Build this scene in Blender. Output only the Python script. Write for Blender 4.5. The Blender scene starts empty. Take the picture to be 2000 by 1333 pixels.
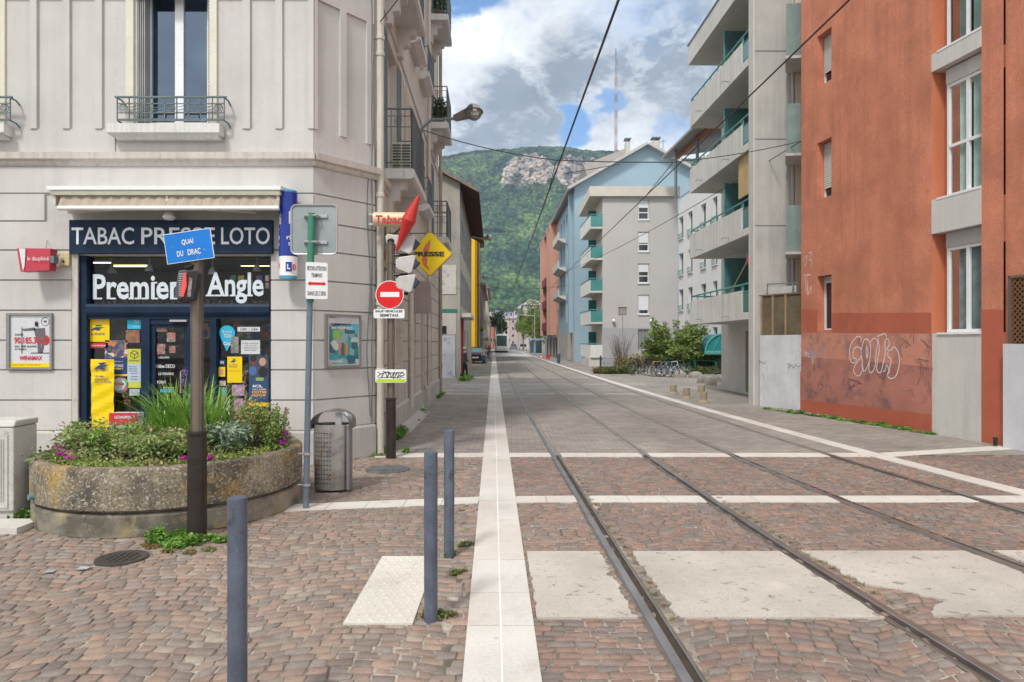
import bpy, bmesh, math, random
import numpy as np
from mathutils import Vector, Matrix, noise as mnoise
R = math.radians
sc = bpy.context.scene
random.seed(7)

# ---------------------------------------------------------------- camera
FPX, HY, CH = 1333.0, 670.0, 1.7      # focal length in photo pixels, horizon row, eye height
cam_d = bpy.data.cameras.new('camera'); cam = bpy.data.objects.new('camera', cam_d)
sc.collection.objects.link(cam); sc.camera = cam
cam.location = (0, 0, CH); cam.rotation_euler = (R(90), 0, 0)
cam_d.sensor_width = 36.0; cam_d.lens = 36.0*FPX/2000.0
cam_d.shift_y = 0.00175
cam_d.clip_start = 0.05; cam_d.clip_end = 20000
sc.render.resolution_x, sc.render.resolution_y = 1024, 682
sc.view_settings.view_transform = 'Standard'; sc.view_settings.look = 'None'
sc.view_settings.gamma = 1.0; sc.view_settings.exposure = 0.52

# ---------------------------------------------------------------- sun and sky
SUN_EL, SUN_AZ = R(52), R(205)        # azimuth clockwise from +Y: behind and left of the camera
sl = bpy.data.lights.new('sun', 'SUN'); so = bpy.data.objects.new('sun', sl)
sc.collection.objects.link(so)
sl.energy = 2.0; sl.angle = R(9); sl.color = (1.0, 0.95, 0.88)
sd = Vector((math.sin(SUN_AZ)*math.cos(SUN_EL), math.cos(SUN_AZ)*math.cos(SUN_EL), math.sin(SUN_EL)))
so.rotation_euler = sd.to_track_quat('Z', 'Y').to_euler()
so.location = (0, 0, 60)

class NT:
    def __init__(s, nt): s.nt = nt; nt.nodes.clear()
    def n(s, t, **kw):
        nd = s.nt.nodes.new(t)
        for k, v in kw.items():
            if k.startswith('i_'):
                key = k[2:]; key = int(key) if key.isdigit() else key.replace('_', ' ')
                s.put(nd.inputs[key], v)
            else: setattr(nd, k, v)
        return nd
    def put(s, inp, v):
        if isinstance(v, bpy.types.NodeSocket): s.nt.links.new(v, inp)
        else:
            if isinstance(v, (tuple, list)) and len(v) == 3 and inp.type == 'RGBA': v = (*v, 1)
            inp.default_value = v
    def math(s, op, a, b=0.0, c=None, clamp=False):
        nd = s.n('ShaderNodeMath', operation=op, use_clamp=clamp)
        s.put(nd.inputs[0], a); s.put(nd.inputs[1], b)
        if c is not None: s.put(nd.inputs[2], c)
        return nd.outputs[0]
    def vm(s, op, a, b=None, sc_=None):
        nd = s.n('ShaderNodeVectorMath', operation=op); s.put(nd.inputs[0], a)
        if b is not None: s.put(nd.inputs[1], b)
        if sc_ is not None: s.put(nd.inputs['Scale'], sc_)
        return nd.outputs['Value'] if op in ('LENGTH', 'DISTANCE', 'DOT_PRODUCT') else nd.outputs[0]
    def noise(s, vec, scale, detail=4, rough=.55, dist=0.0, col=False):
        nd = s.n('ShaderNodeTexNoise'); s.put(nd.inputs['Vector'], vec)
        nd.inputs['Scale'].default_value = scale; nd.inputs['Detail'].default_value = detail
        nd.inputs['Roughness'].default_value = rough; nd.inputs['Distortion'].default_value = dist
        return nd.outputs['Color'] if col else nd.outputs['Fac']
    def rng(s, v, a, b, c=0.0, d=1.0, smooth=False):
        nd = s.n('ShaderNodeMapRange'); nd.clamp = True
        if smooth: nd.interpolation_type = 'SMOOTHSTEP'
        for i, x in enumerate((v, a, b, c, d)): s.put(nd.inputs[i], x)
        return nd.outputs[0]
    def mix(s, f, a, b, mode='MIX'):
        nd = s.n('ShaderNodeMix', data_type='RGBA', blend_type=mode)
        s.put(nd.inputs[0], f); s.put(nd.inputs[6], a); s.put(nd.inputs[7], b)
        return nd.outputs[2]

world = bpy.data.worlds.new('World'); sc.world = world; world.use_nodes = True
W = NT(world.node_tree)
sky = W.n('ShaderNodeTexSky', sky_type='NISHITA'); sky.sun_disc = False
sky.sun_elevation = SUN_EL; sky.sun_rotation = SUN_AZ; sky.altitude = 200
sky.air_density = 1.0; sky.dust_density = 0.6; sky.ozone_density = 2.5
tc = W.n('ShaderNodeTexCoord').outputs['Generated']
dirn = W.vm('NORMALIZE', tc)
sep = W.n('ShaderNodeSeparateXYZ'); W.put(sep.inputs[0], dirn)
zz = W.math('ADD', W.math('MAXIMUM', sep.outputs[2], 0.0), 0.22)
flat = W.n('ShaderNodeCombineXYZ'); W.put(flat.inputs[0], W.math('DIVIDE', sep.outputs[0], zz))
W.put(flat.inputs[1], W.math('DIVIDE', sep.outputs[1], zz)); flat.inputs[2].default_value = 0.37
fl = flat.outputs[0]
warp = W.vm('SUBTRACT', W.noise(fl, 3.0, 7, .62, col=True), (.5, .5, .5))
dd = W.vm('ADD', dirn, W.vm('SCALE', warp, sc_=0.16))
def sky_blobs(lst):
    tot = None
    for (px, py, r, w) in lst:
        c = Vector(((px-1000)/FPX, 1, (HY-py)/FPX)).normalized()
        v = W.rng(W.vm('DISTANCE', dd, tuple(c)), r, r*.35, 0.0, w, True)
        tot = v if tot is None else W.math('ADD', tot, v)
    return tot
blue = sky_blobs([(905, 5, .060, .7), (985, -5, .045, .35), (1110, 250, .05, .62), (1190, 205, .035, .45),
                  (1310, 262, .05, .40), (560, -300, .35, .6), (1500, -500, .5, .5)])
gry = sky_blobs([(1110, 150, .13, .75), (960, 235, .10, .8), (1340, 110, .14, .8), (1240, 60, .10, .4), (1180, 130, .08, .4), (900, 250, .05, .5)])
cn = W.noise(fl, 1.6, 9, .6, .2)
cover = W.rng(W.math('SUBTRACT', W.math('ADD', cn, .40), blue), .16, .66, 0.0, 1.0, True)
shade = W.math('MULTIPLY', W.rng(W.noise(dd, 11.0, 8, .66), .36, .62, .35, 1.1, True), W.math('ADD', gry, .12))
puff = W.rng(W.noise(fl, 5.0, 8, .62), .35, .68, .80, 1.10)
ccol = W.mix(W.math('MINIMUM', shade, 1.0), (10.2, 10.3, 10.4), (2.8, 3.2, 3.7))
ccol = W.vm('SCALE', ccol, sc_=puff)
skyc = W.vm('ADD', W.vm('MULTIPLY', sky.outputs[0], (0.75, 1.05, 1.3)), (.2, .6, 1.15))
tot = W.mix(cover, skyc, ccol)
bg = W.n('ShaderNodeBackground'); W.put(bg.inputs[0], tot); bg.inputs[1].default_value = 0.095
wo = W.n('ShaderNodeOutputWorld'); W.nt.links.new(bg.outputs[0], wo.inputs[0])

# ---------------------------------------------------------------- materials
MATS = {}
def M(name, col=(.5, .5, .5), rough=.75, var=.10, vs=1.5, fine=.06, fs=30, streak=0.0, bump=0.0, bs=60, metal=0.0,
      spec=.4, stain=None, attr=False, emit=0.0, trans=0.0, sscale=(7, 7, .5)):
    if name in MATS: return MATS[name]
    m = bpy.data.materials.new(name); m.use_nodes = True; N = NT(m.node_tree)
    pos = N.n('ShaderNodeNewGeometry').outputs['Position']
    base = N.n('ShaderNodeAttribute', attribute_name='Col').outputs['Color'] if attr else N.n('ShaderNodeRGB').outputs[0]
    if not attr: base.default_value = (*col, 1)
    k = None
    if var: k = N.rng(N.noise(pos, vs, 5), .3, .7, 1-var, 1+var)
    if fine:
        f = N.rng(N.noise(pos, fs, 3, .7), .3, .7, 1-fine, 1+fine); k = f if k is None else N.math('MULTIPLY', k, f)
    if streak:
        sp = N.vm('MULTIPLY', pos, sscale)
        f = N.rng(N.noise(sp, 1.0, 5, .65), .45, .75, 1.0, 1-streak); k = f if k is None else N.math('MULTIPLY', k, f)
    c = N.vm('SCALE', base, sc_=k) if k is not None else base
    if stain:
        for (scol, ss, lo, hi, amt) in stain:
            f = N.rng(N.noise(pos, ss, 6, .65, .3), lo, hi, 0, amt); c = N.mix(f, c, scol)
    b = N.n('ShaderNodeBsdfPrincipled'); N.put(b.inputs['Base Color'], c)
    b.inputs['Roughness'].default_value = rough; b.inputs['Metallic'].default_value = metal
    b.inputs['Specular IOR Level'].default_value = spec
    if emit: N.put(b.inputs['Emission Color'], c); b.inputs['Emission Strength'].default_value = emit
    if bump:
        bn = N.n('ShaderNodeBump'); bn.inputs['Strength'].default_value = bump; bn.inputs['Distance'].default_value = .02
        N.put(bn.inputs['Height'], N.noise(pos, bs, 4, .65)); N.put(b.inputs['Normal'], bn.outputs[0])
    out = N.n('ShaderNodeOutputMaterial'); res = b.outputs[0]
    if trans:
        t = N.n('ShaderNodeBsdfTranslucent'); N.put(t.inputs[0], c)
        mx = N.n('ShaderNodeMixShader'); mx.inputs[0].default_value = trans
        N.nt.links.new(res, mx.inputs[1]); N.nt.links.new(t.outputs[0], mx.inputs[2]); res = mx.outputs[0]
    N.nt.links.new(res, out.inputs[0])
    MATS[name] = m; return m
def glass(name, tint=(.8, .9, .95), refl=.25, rough=.02, gl=(.95, .97, 1), ior=1.5):
    if name in MATS: return MATS[name]
    m = bpy.data.materials.new(name); m.use_nodes = True; N = NT(m.node_tree)
    t = N.n('ShaderNodeBsdfTransparent'); t.inputs[0].default_value = (*tint, 1)
    g = N.n('ShaderNodeBsdfGlossy'); g.inputs['Roughness'].default_value = rough; g.inputs[0].default_value = (*gl, 1)
    fr = N.n('ShaderNodeFresnel'); fr.inputs[0].default_value = ior
    mx = N.n('ShaderNodeMixShader'); N.put(mx.inputs[0], N.math('ADD', fr.outputs[0], refl, clamp=True))
    N.nt.links.new(t.outputs[0], mx.inputs[1]); N.nt.links.new(g.outputs[0], mx.inputs[2])
    o = N.n('ShaderNodeOutputMaterial'); N.nt.links.new(mx.outputs[0], o.inputs[0]); MATS[name] = m; return m
def darkglass(name='window glass dark', col=(.02, .03, .04), rough=.06, spec=1.0, metal=.25):
    return M(name, col, rough, var=.3, vs=1.2, fine=0, spec=spec, metal=metal)
def photo(name, cols, scale=12, seed=0.0, emit=0.0):
    """printed picture: blotches of ink in a few colours"""
    if name in MATS: return MATS[name]
    m = bpy.data.materials.new(name); m.use_nodes = True; N = NT(m.node_tree)
    pos = N.vm('ADD', N.n('ShaderNodeNewGeometry').outputs['Position'], (seed, seed*.7, seed*1.3))
    vo = N.n('ShaderNodeTexVoronoi'); vo.inputs['Scale'].default_value = scale
    N.put(vo.inputs['Vector'], N.vm('ADD', pos, N.vm('SCALE', N.noise(pos, scale*.7, 4, col=True), sc_=.12)))
    s2 = N.n('ShaderNodeSeparateColor'); N.put(s2.inputs[0], vo.outputs['Color'])
    rp = N.n('ShaderNodeValToRGB'); rp.color_ramp.interpolation = 'CONSTANT'
    while len(rp.color_ramp.elements) < len(cols): rp.color_ramp.elements.new(.5)
    for i, c in enumerate(cols):
        rp.color_ramp.elements[i].position = i/len(cols); rp.color_ramp.elements[i].color = (*c, 1)
    N.put(rp.inputs[0], s2.outputs[0])
    b = N.n('ShaderNodeBsdfPrincipled'); N.put(b.inputs['Base Color'], rp.outputs[0]); b.inputs['Roughness'].default_value = .5
    if emit: N.put(b.inputs['Emission Color'], rp.outputs[0]); b.inputs['Emission Strength'].default_value = emit
    o = N.n('ShaderNodeOutputMaterial'); N.nt.links.new(b.outputs[0], o.inputs[0]); MATS[name] = m; return m

# ---------------------------------------------------------------- geometry helpers
Z = Vector((0, 0, 1))
def at(px, py, Y):
    return Vector(((px-1000)/FPX*Y, Y, CH-(py-HY)/FPX*Y))
def gnd(px, py, z=0.0):
    Y = FPX*(CH-z)/(py-HY); return Vector(((px-1000)/FPX*Y, Y, z))
class F:
    """a vertical plane: a along, z up, d outward"""
    def __init__(s, x, y, ux, uy, flip=False):
        s.O = Vector((x, y, 0)); s.u = Vector((ux, uy, 0)).normalized()
        s.n = Vector((s.u.y, -s.u.x, 0)) * (-1 if flip else 1)
    def P(s, a, z=0.0, d=0.0): return s.O + s.u*a + Z*z + s.n*d
    def a(s, px, d=0.0):
        k = (px-1000)/FPX; O = s.O + s.n*d
        return (k*O.y - O.x)/(s.u.x - k*s.u.y)
    def z(s, py, a=0.0, d=0.0):
        return CH-(py-HY)/FPX*(s.O.y+s.u.y*a+s.n.y*d)
WM = {}
def wm(o): return WM.get(o.name, Matrix.Identity(4))
class MB:
    def __init__(s): s.v = []; s.f = []; s.mi = []; s.m = 0; s.c = []; s.cur = (1, 1, 1)
    def add(s, vs, fs):
        b = len(s.v); s.v += [Vector(v) for v in vs]
        for f in fs: s.f.append(tuple(b+i for i in f)); s.mi.append(s.m)
        s.c += [s.cur]*len(vs)
    def quad(s, *p): s.add(p, [tuple(range(len(p)))])
    def hexa(s, p):   # 8 points: bottom 4 ccw then top 4
        s.add(p, [(0, 3, 2, 1), (4, 5, 6, 7), (0, 1, 5, 4), (1, 2, 6, 5), (2, 3, 7, 6), (3, 0, 4, 7)])
    def box(s, x0, x1, y0, y1, z0, z1):
        s.hexa([(x0, y0, z0), (x1, y0, z0), (x1, y1, z0), (x0, y1, z0), (x0, y0, z1), (x1, y0, z1), (x1, y1, z1), (x0, y1, z1)])
    def fbox(s, fr, a0, a1, z0, z1, d0, d1, ch=0.0):
        P = fr.P
        s.hexa([P(a0, z0, d1), P(a1, z0, d1), P(a1, z0, d0), P(a0, z0, d0), P(a0, z1, d1-ch), P(a1, z1, d1-ch), P(a1, z1, d0), P(a0, z1, d0)])
    def prism(s, pts, vec):
        n = len(pts); vec = Vector(vec); pts = [Vector(p) for p in pts]
        s.add(pts+[p+vec for p in pts], [tuple(range(n))[::-1], tuple(range(n, 2*n))]+[(i, (i+1) % n, n+(i+1) % n, n+i) for i in range(n)])
    def fprism(s, fr, prof, a0, a1):   # prof: list of (d,z) swept along a
        s.prism([fr.P(a0, z, d) for d, z in prof], fr.u*(a1-a0))
    def tube(s, pts, r, n=8, caps=True, r2=None):
        pts = [Vector(p) for p in pts]; rings = []; m = len(pts)
        prev = None
        for i, p in enumerate(pts):
            d = (pts[min(i+1, m-1)]-pts[max(i-1, 0)]).normalized()
            ref = prev if prev is not None else (Z if abs(d.z) < .9 else Vector((1, 0, 0)))
            x = (ref - d*ref.dot(d)).normalized(); y = d.cross(x); prev = x
            rr = r if r2 is None else r+(r2-r)*i/(m-1)
            if isinstance(r, (list, tuple)): rr = r[i]
            rings.append([p+x*(rr*math.cos(2*math.pi*k/n))+y*(rr*math.sin(2*math.pi*k/n)) for k in range(n)])
        vs = [v for g in rings for v in g]; fs = []
        for i in range(m-1):
            for k in range(n): fs.append((i*n+k, i*n+(k+1) % n, (i+1)*n+(k+1) % n, (i+1)*n+k))
        if caps: fs += [tuple(range(n))[::-1], tuple(range((m-1)*n, m*n))]
        s.add(vs, fs)
    def lathe(s, c, prof, n=24, cap=True):   # prof [(r,z)] about vertical axis at c
        c = Vector(c); vs = []; fs = []; m = len(prof)
        for r, z in prof:
            vs += [c+Vector((r*math.cos(2*math.pi*k/n), r*math.sin(2*math.pi*k/n), z)) for k in range(n)]
        for i in range(m-1):
            for k in range(n): fs.append((i*n+k, i*n+(k+1) % n, (i+1)*n+(k+1) % n, (i+1)*n+k))
        if cap: fs += [tuple(range(n))[::-1], tuple(range((m-1)*n, m*n))]
        s.add(vs, fs)
    def sphere(s, c, rx, ry=None, rz=None, n=14, m=8):
        ry = ry or rx; rz = rz or rx; c = Vector(c); vs = []; fs = []
        for i in range(m+1):
            t = math.pi*i/m
            vs += [c+Vector((rx*math.sin(t)*math.cos(2*math.pi*k/n), ry*math.sin(t)*math.sin(2*math.pi*k/n), -rz*math.cos(t))) for k in range(n)]
        for i in range(m):
            for k in range(n): fs.append((i*n+k, i*n+(k+1) % n, (i+1)*n+(k+1) % n, (i+1)*n+k))
        s.add(vs, fs)
    def disc(s, fr, a, z, r, d0, d1, n=28):
        s.prism([fr.P(a+r*math.cos(2*math.pi*k/n), z+r*math.sin(2*math.pi*k/n), d0) for k in range(n)], fr.n*(d1-d0))
    def torus(s, c, ax, r, rr, n=24, m=6):
        c = Vector(c); ax = Vector(ax).normalized(); x = ax.orthogonal().normalized(); y = ax.cross(x)
        s.tube([c+x*(r*math.cos(2*math.pi*k/n))+y*(r*math.sin(2*math.pi*k/n)) for k in range(n+1)], rr, m, False)
    def ribbon(s, fr, pts, w, d):    # flat line drawn on a plane, pts (a,z)
        for (a0, z0), (a1, z1) in zip(pts[:-1], pts[1:]):
            t = Vector((a1-a0, z1-z0)); L = t.length
            if L < 1e-6: continue
            t /= L; q = Vector((-t.y, t.x))*(w/2); e = t*(w*.3)
            s.quad(fr.P(a0-e.x+q.x, z0-e.y+q.y, d), fr.P(a0-e.x-q.x, z0-e.y-q.y, d), fr.P(a1+e.x-q.x, z1+e.y-q.y, d), fr.P(a1+e.x+q.x, z1+e.y+q.y, d))
    def build(s, name, mats=None, parent=None, smooth=False, bevel=0.0):
        me = bpy.data.meshes.new(name)
        if parent is not None: inv = wm(parent).inverted(); org = None
        else:
            xs = [v.x for v in s.v]; ys = [v.y for v in s.v]; zs = [v.z for v in s.v]
            org = Vector(((min(xs)+max(xs))/2, (min(ys)+max(ys))/2, min(zs))); inv = Matrix.Translation(-org)
        me.from_pydata([inv @ v for v in s.v], [], s.f); me.update()
        if not isinstance(mats, (list, tuple)): mats = [mats]
        for m in mats: me.materials.append(m)
        if len(mats) > 1: me.polygons.foreach_set('material_index', s.mi)
        if any(c != (1, 1, 1) for c in s.c[:50]) or s.cur != (1, 1, 1):
            ca = me.color_attributes.new('Col', 'FLOAT_COLOR', 'POINT')
            ca.data.foreach_set('color', [x for c in s.c for x in (*c, 1)])
        bm = bmesh.new(); bm.from_mesh(me); bmesh.ops.recalc_face_normals(bm, faces=bm.faces); bm.to_mesh(me); bm.free()
        if smooth:
            me.polygons.foreach_set('use_smooth', [True]*len(me.polygons))
            try: me.set_sharp_from_angle(angle=R(42))
            except Exception: pass
        o = bpy.data.objects.new(name, me); sc.collection.objects.link(o)
        if parent is not None: o.parent = parent; WM[o.name] = wm(parent).copy()
        else: o.location = org; WM[o.name] = Matrix.Translation(org)
        if bevel:
            b = o.modifiers.new('bevel', 'BEVEL'); b.width = bevel; b.segments = 2; b.limit_method = 'ANGLE'
        return o
def tag(o, label=None, cat=None, group=None, kind=None):
    if label: o['label'] = label
    if cat: o['category'] = cat
    if group: o['group'] = group
    if kind: o['kind'] = kind
    return o
def struct(o): o['kind'] = 'structure'; return o
def thing(name, label, cat, loc, group=None, rz=0.0):
    o = bpy.data.objects.new(name, None); sc.collection.objects.link(o)
    o.location = loc; o.rotation_euler = (0, 0, rz); o.empty_display_size = .1
    WM[o.name] = Matrix.Translation(Vector(loc)) @ Matrix.Rotation(rz, 4, 'Z')
    return tag(o, label, cat, group)
def copy_tree(o, parent=None):
    c = o.copy(); sc.collection.objects.link(c); c.parent = parent
    if parent is None: WM[c.name] = wm(o).copy()
    for ch in [x for x in sc.objects if x.parent == o]: copy_tree(ch, c)
    return c
def lettering(parent, body, fr, a0, a1, z0, z1, d, mat, bold=0.0, ext=.002, name='lettering', slant=0.0, rot=0.0, spacing=1.0, flipu=False):
    cu = bpy.data.curves.new('t', 'FONT'); cu.body = body; cu.size = 1; cu.offset = bold; cu.space_character = spacing; cu.shear = slant
    cu.resolution_u = 3; cu.align_x = 'CENTER'
    tmp = bpy.data.objects.new('t', cu); me = bpy.data.meshes.new_from_object(tmp)
    vs = [v.co.copy() for v in me.vertices]; fs = [tuple(p.vertices) for p in me.polygons]
    bpy.data.objects.remove(tmp); bpy.data.meshes.remove(me); bpy.data.curves.remove(cu)
    x0 = min(v.x for v in vs); x1 = max(v.x for v in vs); y0 = min(v.y for v in vs); y1 = max(v.y for v in vs)
    ca, cz = (a0+a1)/2, (z0+z1)/2; cr, sr = math.cos(rot), math.sin(rot)
    out = []
    for v in vs:
        a = (v.x-x0)/(x1-x0)*(a1-a0)+a0-ca; z = (v.y-y0)/(y1-y0)*(z1-z0)+z0-cz
        if flipu: a = -a
        out.append(fr.P(ca+a*cr-z*sr, cz+a*sr+z*cr, d+ext))
    mb = MB(); mb.add(out, fs)
    me2 = mb.build(name, mat, parent)
    return me2
def wall(mb, fr, a0, a1, z0, z1, ops=(), depth=.2, d=0.0):
    A = sorted({a0, a1, *[min(max(x, a0), a1) for o in ops for x in o[:2]]}); ZZ = sorted({z0, z1, *[min(max(x, z0), z1) for o in ops for x in o[2:4]]})
    for i in range(len(A)-1):
        for j in range(len(ZZ)-1):
            ac, zc = (A[i]+A[i+1])/2, (ZZ[j]+ZZ[j+1])/2
            if any(o[0] < ac < o[1] and o[2] < zc < o[3] for o in ops): continue
            mb.quad(fr.P(A[i], ZZ[j], d), fr.P(A[i+1], ZZ[j], d), fr.P(A[i+1], ZZ[j+1], d), fr.P(A[i], ZZ[j+1], d))
    for o in ops:
        b0, b1, y0, y1 = max(o[0], a0), min(o[1], a1), max(o[2], z0), min(o[3], z1); P = fr.P; e = d-depth
        mb.quad(P(b0, y0, d), P(b0, y1, d), P(b0, y1, e), P(b0, y0, e)); mb.quad(P(b1, y0, d), P(b1, y0, e), P(b1, y1, e), P(b1, y1, d))
        mb.quad(P(b0, y0, d), P(b0, y0, e), P(b1, y0, e), P(b1, y0, d)); mb.quad(P(b0, y1, d), P(b1, y1, d), P(b1, y1, e), P(b0, y1, e))
def window(parent, fr, a0, a1, z0, z1, d, fm, gm, nm=1, trans=(), fw=.06, shutter=0.0, sm=None, sill=None, back=True, sillm=None, name='window'):
    mb = MB()
    for x0, x1, y0, y1 in ((a0, a0+fw, z0, z1), (a1-fw, a1, z0, z1), (a0+fw, a1-fw, z1-fw, z1), (a0+fw, a1-fw, z0, z0+fw)):
        mb.fbox(fr, x0, x1, y0, y1, d-.05, d+.01)
    for k in range(nm):
        c = a0+(a1-a0)*(k+1)/(nm+1); mb.fbox(fr, c-fw*.6, c+fw*.6, z0+fw, z1-fw, d-.045, d+.008)
    for t in trans: mb.fbox(fr, a0+fw, a1-fw, t-fw*.5, t+fw*.5, d-.044, d+.012)
    w = mb.build(name, fm, parent)
    p = MB(); p.quad(*[fr.P(a, z, d-.02) for a, z in ((a0+fw/2, z0+fw/2), (a1-fw/2, z0+fw/2), (a1-fw/2, z1-fw/2), (a0+fw/2, z1-fw/2))])
    p.build('pane', gm, w)
    if shutter:
        zs = z1-(z1-z0)*shutter; q = MB(); n = max(2, int((z1-zs)/.055))
        for k in range(n):
            y0 = zs+(z1-zs)*k/n; q.fbox(fr, a0+.02, a1-.02, y0, y0+(z1-zs)/n*.92, d+.012, d+.035, .012)
        q.build('roller_shutter', sm, w)
    if sill: s = MB(); s.fbox(fr, a0-.04, a1+.04, z0-.07, z0, d, sill); s.build('sill', sillm or fm, w)
    return w

def np_mesh(name, V, faces4, mat, cols=None, parent=None, org=None, smooth=False):
    """fast quads mesh from numpy arrays"""
    me = bpy.data.meshes.new(name); inv = np.array(wm(parent).inverted()) if parent is not None else None
    if inv is not None: V = V @ inv[:3, :3].T + inv[:3, 3]
    elif org is not None: V = V - np.array(org)
    n = len(V); nf = len(faces4)
    me.vertices.add(n); me.vertices.foreach_set('co', V.astype(np.float32).ravel())
    me.loops.add(nf*4); me.loops.foreach_set('vertex_index', faces4.astype(np.int32).ravel())
    me.polygons.add(nf); me.polygons.foreach_set('loop_start', np.arange(nf, dtype=np.int32)*4)
    me.update(calc_edges=True); me.validate()
    if cols is not None:
        ca = me.color_attributes.new('Col', 'FLOAT_COLOR', 'POINT')
        ca.data.foreach_set('color', np.c_[cols, np.ones(n)].astype(np.float32).ravel())
    me.materials.append(mat)
    if smooth: me.polygons.foreach_set('use_smooth', [True]*nf)
    o = bpy.data.objects.new(name, me); sc.collection.objects.link(o)
    if parent is not None: o.parent = parent; WM[o.name] = wm(parent).copy()
    elif org is not None: o.location = org; WM[o.name] = Matrix.Translation(Vector(org))
    return o
def leaf_cloud(name, blobs, n, size, pal, mat, parent=None, org=None, seed=1, aspect=.5, shell=.55, up=.3, droop=0.0, dmix=.25):
    """many small leaf faces in ellipsoid clumps; blobs (x,y,z,rx,ry,rz)"""
    rg = np.random.default_rng(seed); B = np.array(blobs, float)
    vol = (B[:, 3]*B[:, 4]*B[:, 5])**(2/3); idx = rg.choice(len(B), n, p=vol/vol.sum())
    d = rg.normal(size=(n, 3)); d /= np.linalg.norm(d, axis=1)[:, None]
    r = shell+(1-shell)*rg.random(n)**.6; r *= 1+.18*rg.normal(size=n)
    c = B[idx, :3]+d*r[:, None]*B[idx, 3:6]
    t = rg.normal(size=(n, 3)); t[:, 2] = t[:, 2]*.6+up; t -= droop*np.array([0, 0, 1.]); t /= np.linalg.norm(t, axis=1)[:, None]
    w = np.cross(t, rg.normal(size=(n, 3))); w /= np.linalg.norm(w, axis=1)[:, None]
    s = size*(.6+.8*rg.random(n))[:, None]
    V = np.stack([c-t*s, c+w*s*aspect, c+t*s, c-w*s*aspect], 1).reshape(-1, 3)
    pal = np.array(pal, float); bc = pal[rg.integers(0, len(pal), len(B))][idx]; lc = pal[rg.integers(0, len(pal), n)]
    col = (bc*(1-dmix)+lc*dmix)*(.75+.5*rg.random((n, 1)))
    fc = np.arange(n*4).reshape(-1, 4)
    return np_mesh(name, V, fc, mat, np.repeat(col, 4, 0), parent, org)
def blades(name, c, n, h, spread, pal, mat, parent=None, org=None, seed=1, w=.012, lean=.5, rad=.1):
    """curved tapering grass blades"""
    rg = np.random.default_rng(seed); V = []; C = []; S = 5; pal = np.array(pal, float)
    for i in range(n):
        a = rg.random()*2*math.pi; rr = rad*math.sqrt(rg.random()); p = np.array(c)+[rr*math.cos(a), rr*math.sin(a), 0]
        b = a+rg.normal()*.6; dr = np.array([math.cos(b), math.sin(b), 0]); L = h*(.6+.5*rg.random()); le = lean*(.3+rg.random())
        sd_ = np.array([-dr[1], dr[0], 0])*w*(.7+.6*rg.random()); col = pal[rg.integers(len(pal))]*(.8+.4*rg.random())
        prev = None
        for k in range(S+1):
            t = k/S; q = p+dr*(spread*le*t*t*L*1.6)+np.array([0, 0, L*(t-.35*le*t*t*t)]); ww = sd_*(1-t**1.6*.95)
            if prev is not None: V += [prev[0], prev[1], q+ww, q-ww]; C += [col]*4
            prev = (q-ww, q+ww)
    V = np.array(V); return np_mesh(name, V, np.arange(len(V)).reshape(-1, 4), mat, np.array(C), parent, org)
# ================================================================ materials used widely
m_leaf = M('leaf green', attr=True, rough=.55, var=.15, fine=0, trans=.25)
m_bark = M('tree bark', (.16, .12, .09), .9, bump=.5, bs=30)
m_plaster = M('grey beige plaster', (.53, .517, .502), .85, var=.08, vs=1.1, fine=.04, fs=50, streak=.10, bump=.25, bs=120,
              stain=[((.33, .30, .27), 2.3, .62, .80, .45)])
m_plaster2 = M('beige plaster side', (.56, .52, .46), .85, var=.07, vs=.8, fine=.04, streak=.16, bump=.2, bs=100,
               stain=[((.28, .25, .21), 1.7, .58, .78, .5)])
m_cornice = M('weathered stone cornice', (.54, .50, .46), .85, var=.10, vs=3, streak=.25, bump=.3, bs=80,
              stain=[((.22, .20, .18), 6, .58, .72, .6)], sscale=(12, 12, 1.2))
m_sill = M('pale painted sill', (.62, .62, .61), .8, var=.06, streak=.25, sscale=(25, 25, 1.5), stain=[((.25, .23, .2), 9, .62, .75, .5)])
m_cream = M('cream paint', (.62, .60, .50), .6, var=.06, streak=.1)
m_white = M('white frame paint', (.72, .73, .74), .45, var=.03)
m_navy = M('navy shopfront paint', (.012, .026, .055), .5, var=.25, vs=4, spec=.15)
m_navyd = M('dark recess paint', (.006, .008, .012), .5)
m_iron = M('blue grey iron', (.13, .165, .175), .5, var=.2)
m_bollard = M('slate blue bollard paint', (.082, .098, .132), .42, var=.22, vs=6, fine=.12, fs=60, streak=.25, sscale=(20, 20, 2.0),
              stain=[((.03, .035, .05), 9, .60, .66, .8), ((.26, .27, .30), 22, .66, .70, .5)])
m_brown = M('dark brown coated metal', (.040, .034, .030), .38, var=.3, vs=5, streak=.3, metal=.3, stain=[((.35, .33, .3), 25, .70, .72, .8)])
m_brown2 = M('brown anodised metal', (.18, .14, .11), .38, var=.15, metal=.4)
m_galv = M('galvanised steel', (.42, .43, .44), .42, var=.12, metal=.55)
m_galvr = M('scratched steel with rust', (.40, .39, .38), .38, var=.18, vs=5, metal=.55, streak=.15,
            stain=[((.34, .15, .05), 4.5, .55, .64, .8), ((.12, .12, .13), 7, .56, .68, .5)])
m_grey = M('grey painted steel', (.24, .28, .31), .5, var=.08)
m_black = M('black plastic', (.015, .016, .018), .4, var=.2)
m_rubber = M('black rubber', (.02, .02, .02), .8)
m_wht = M('white enamel', (.74, .75, .77), .35, var=.03)
m_red = M('red enamel', (.62, .010, .012), .4, var=.04)
m_teal = M('teal painted metal', (.075, .27, .25), .45, var=.12)
m_tealg = M('teal panel', (.06, .25, .24), .25, var=.12, spec=.6)
m_conc = M('pale concrete', (.56, .55, .52), .85, var=.08, vs=.7, streak=.14, bump=.2, bs=60, stain=[((.32, .30, .28), 1.2, .58, .75, .35)])
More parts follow.
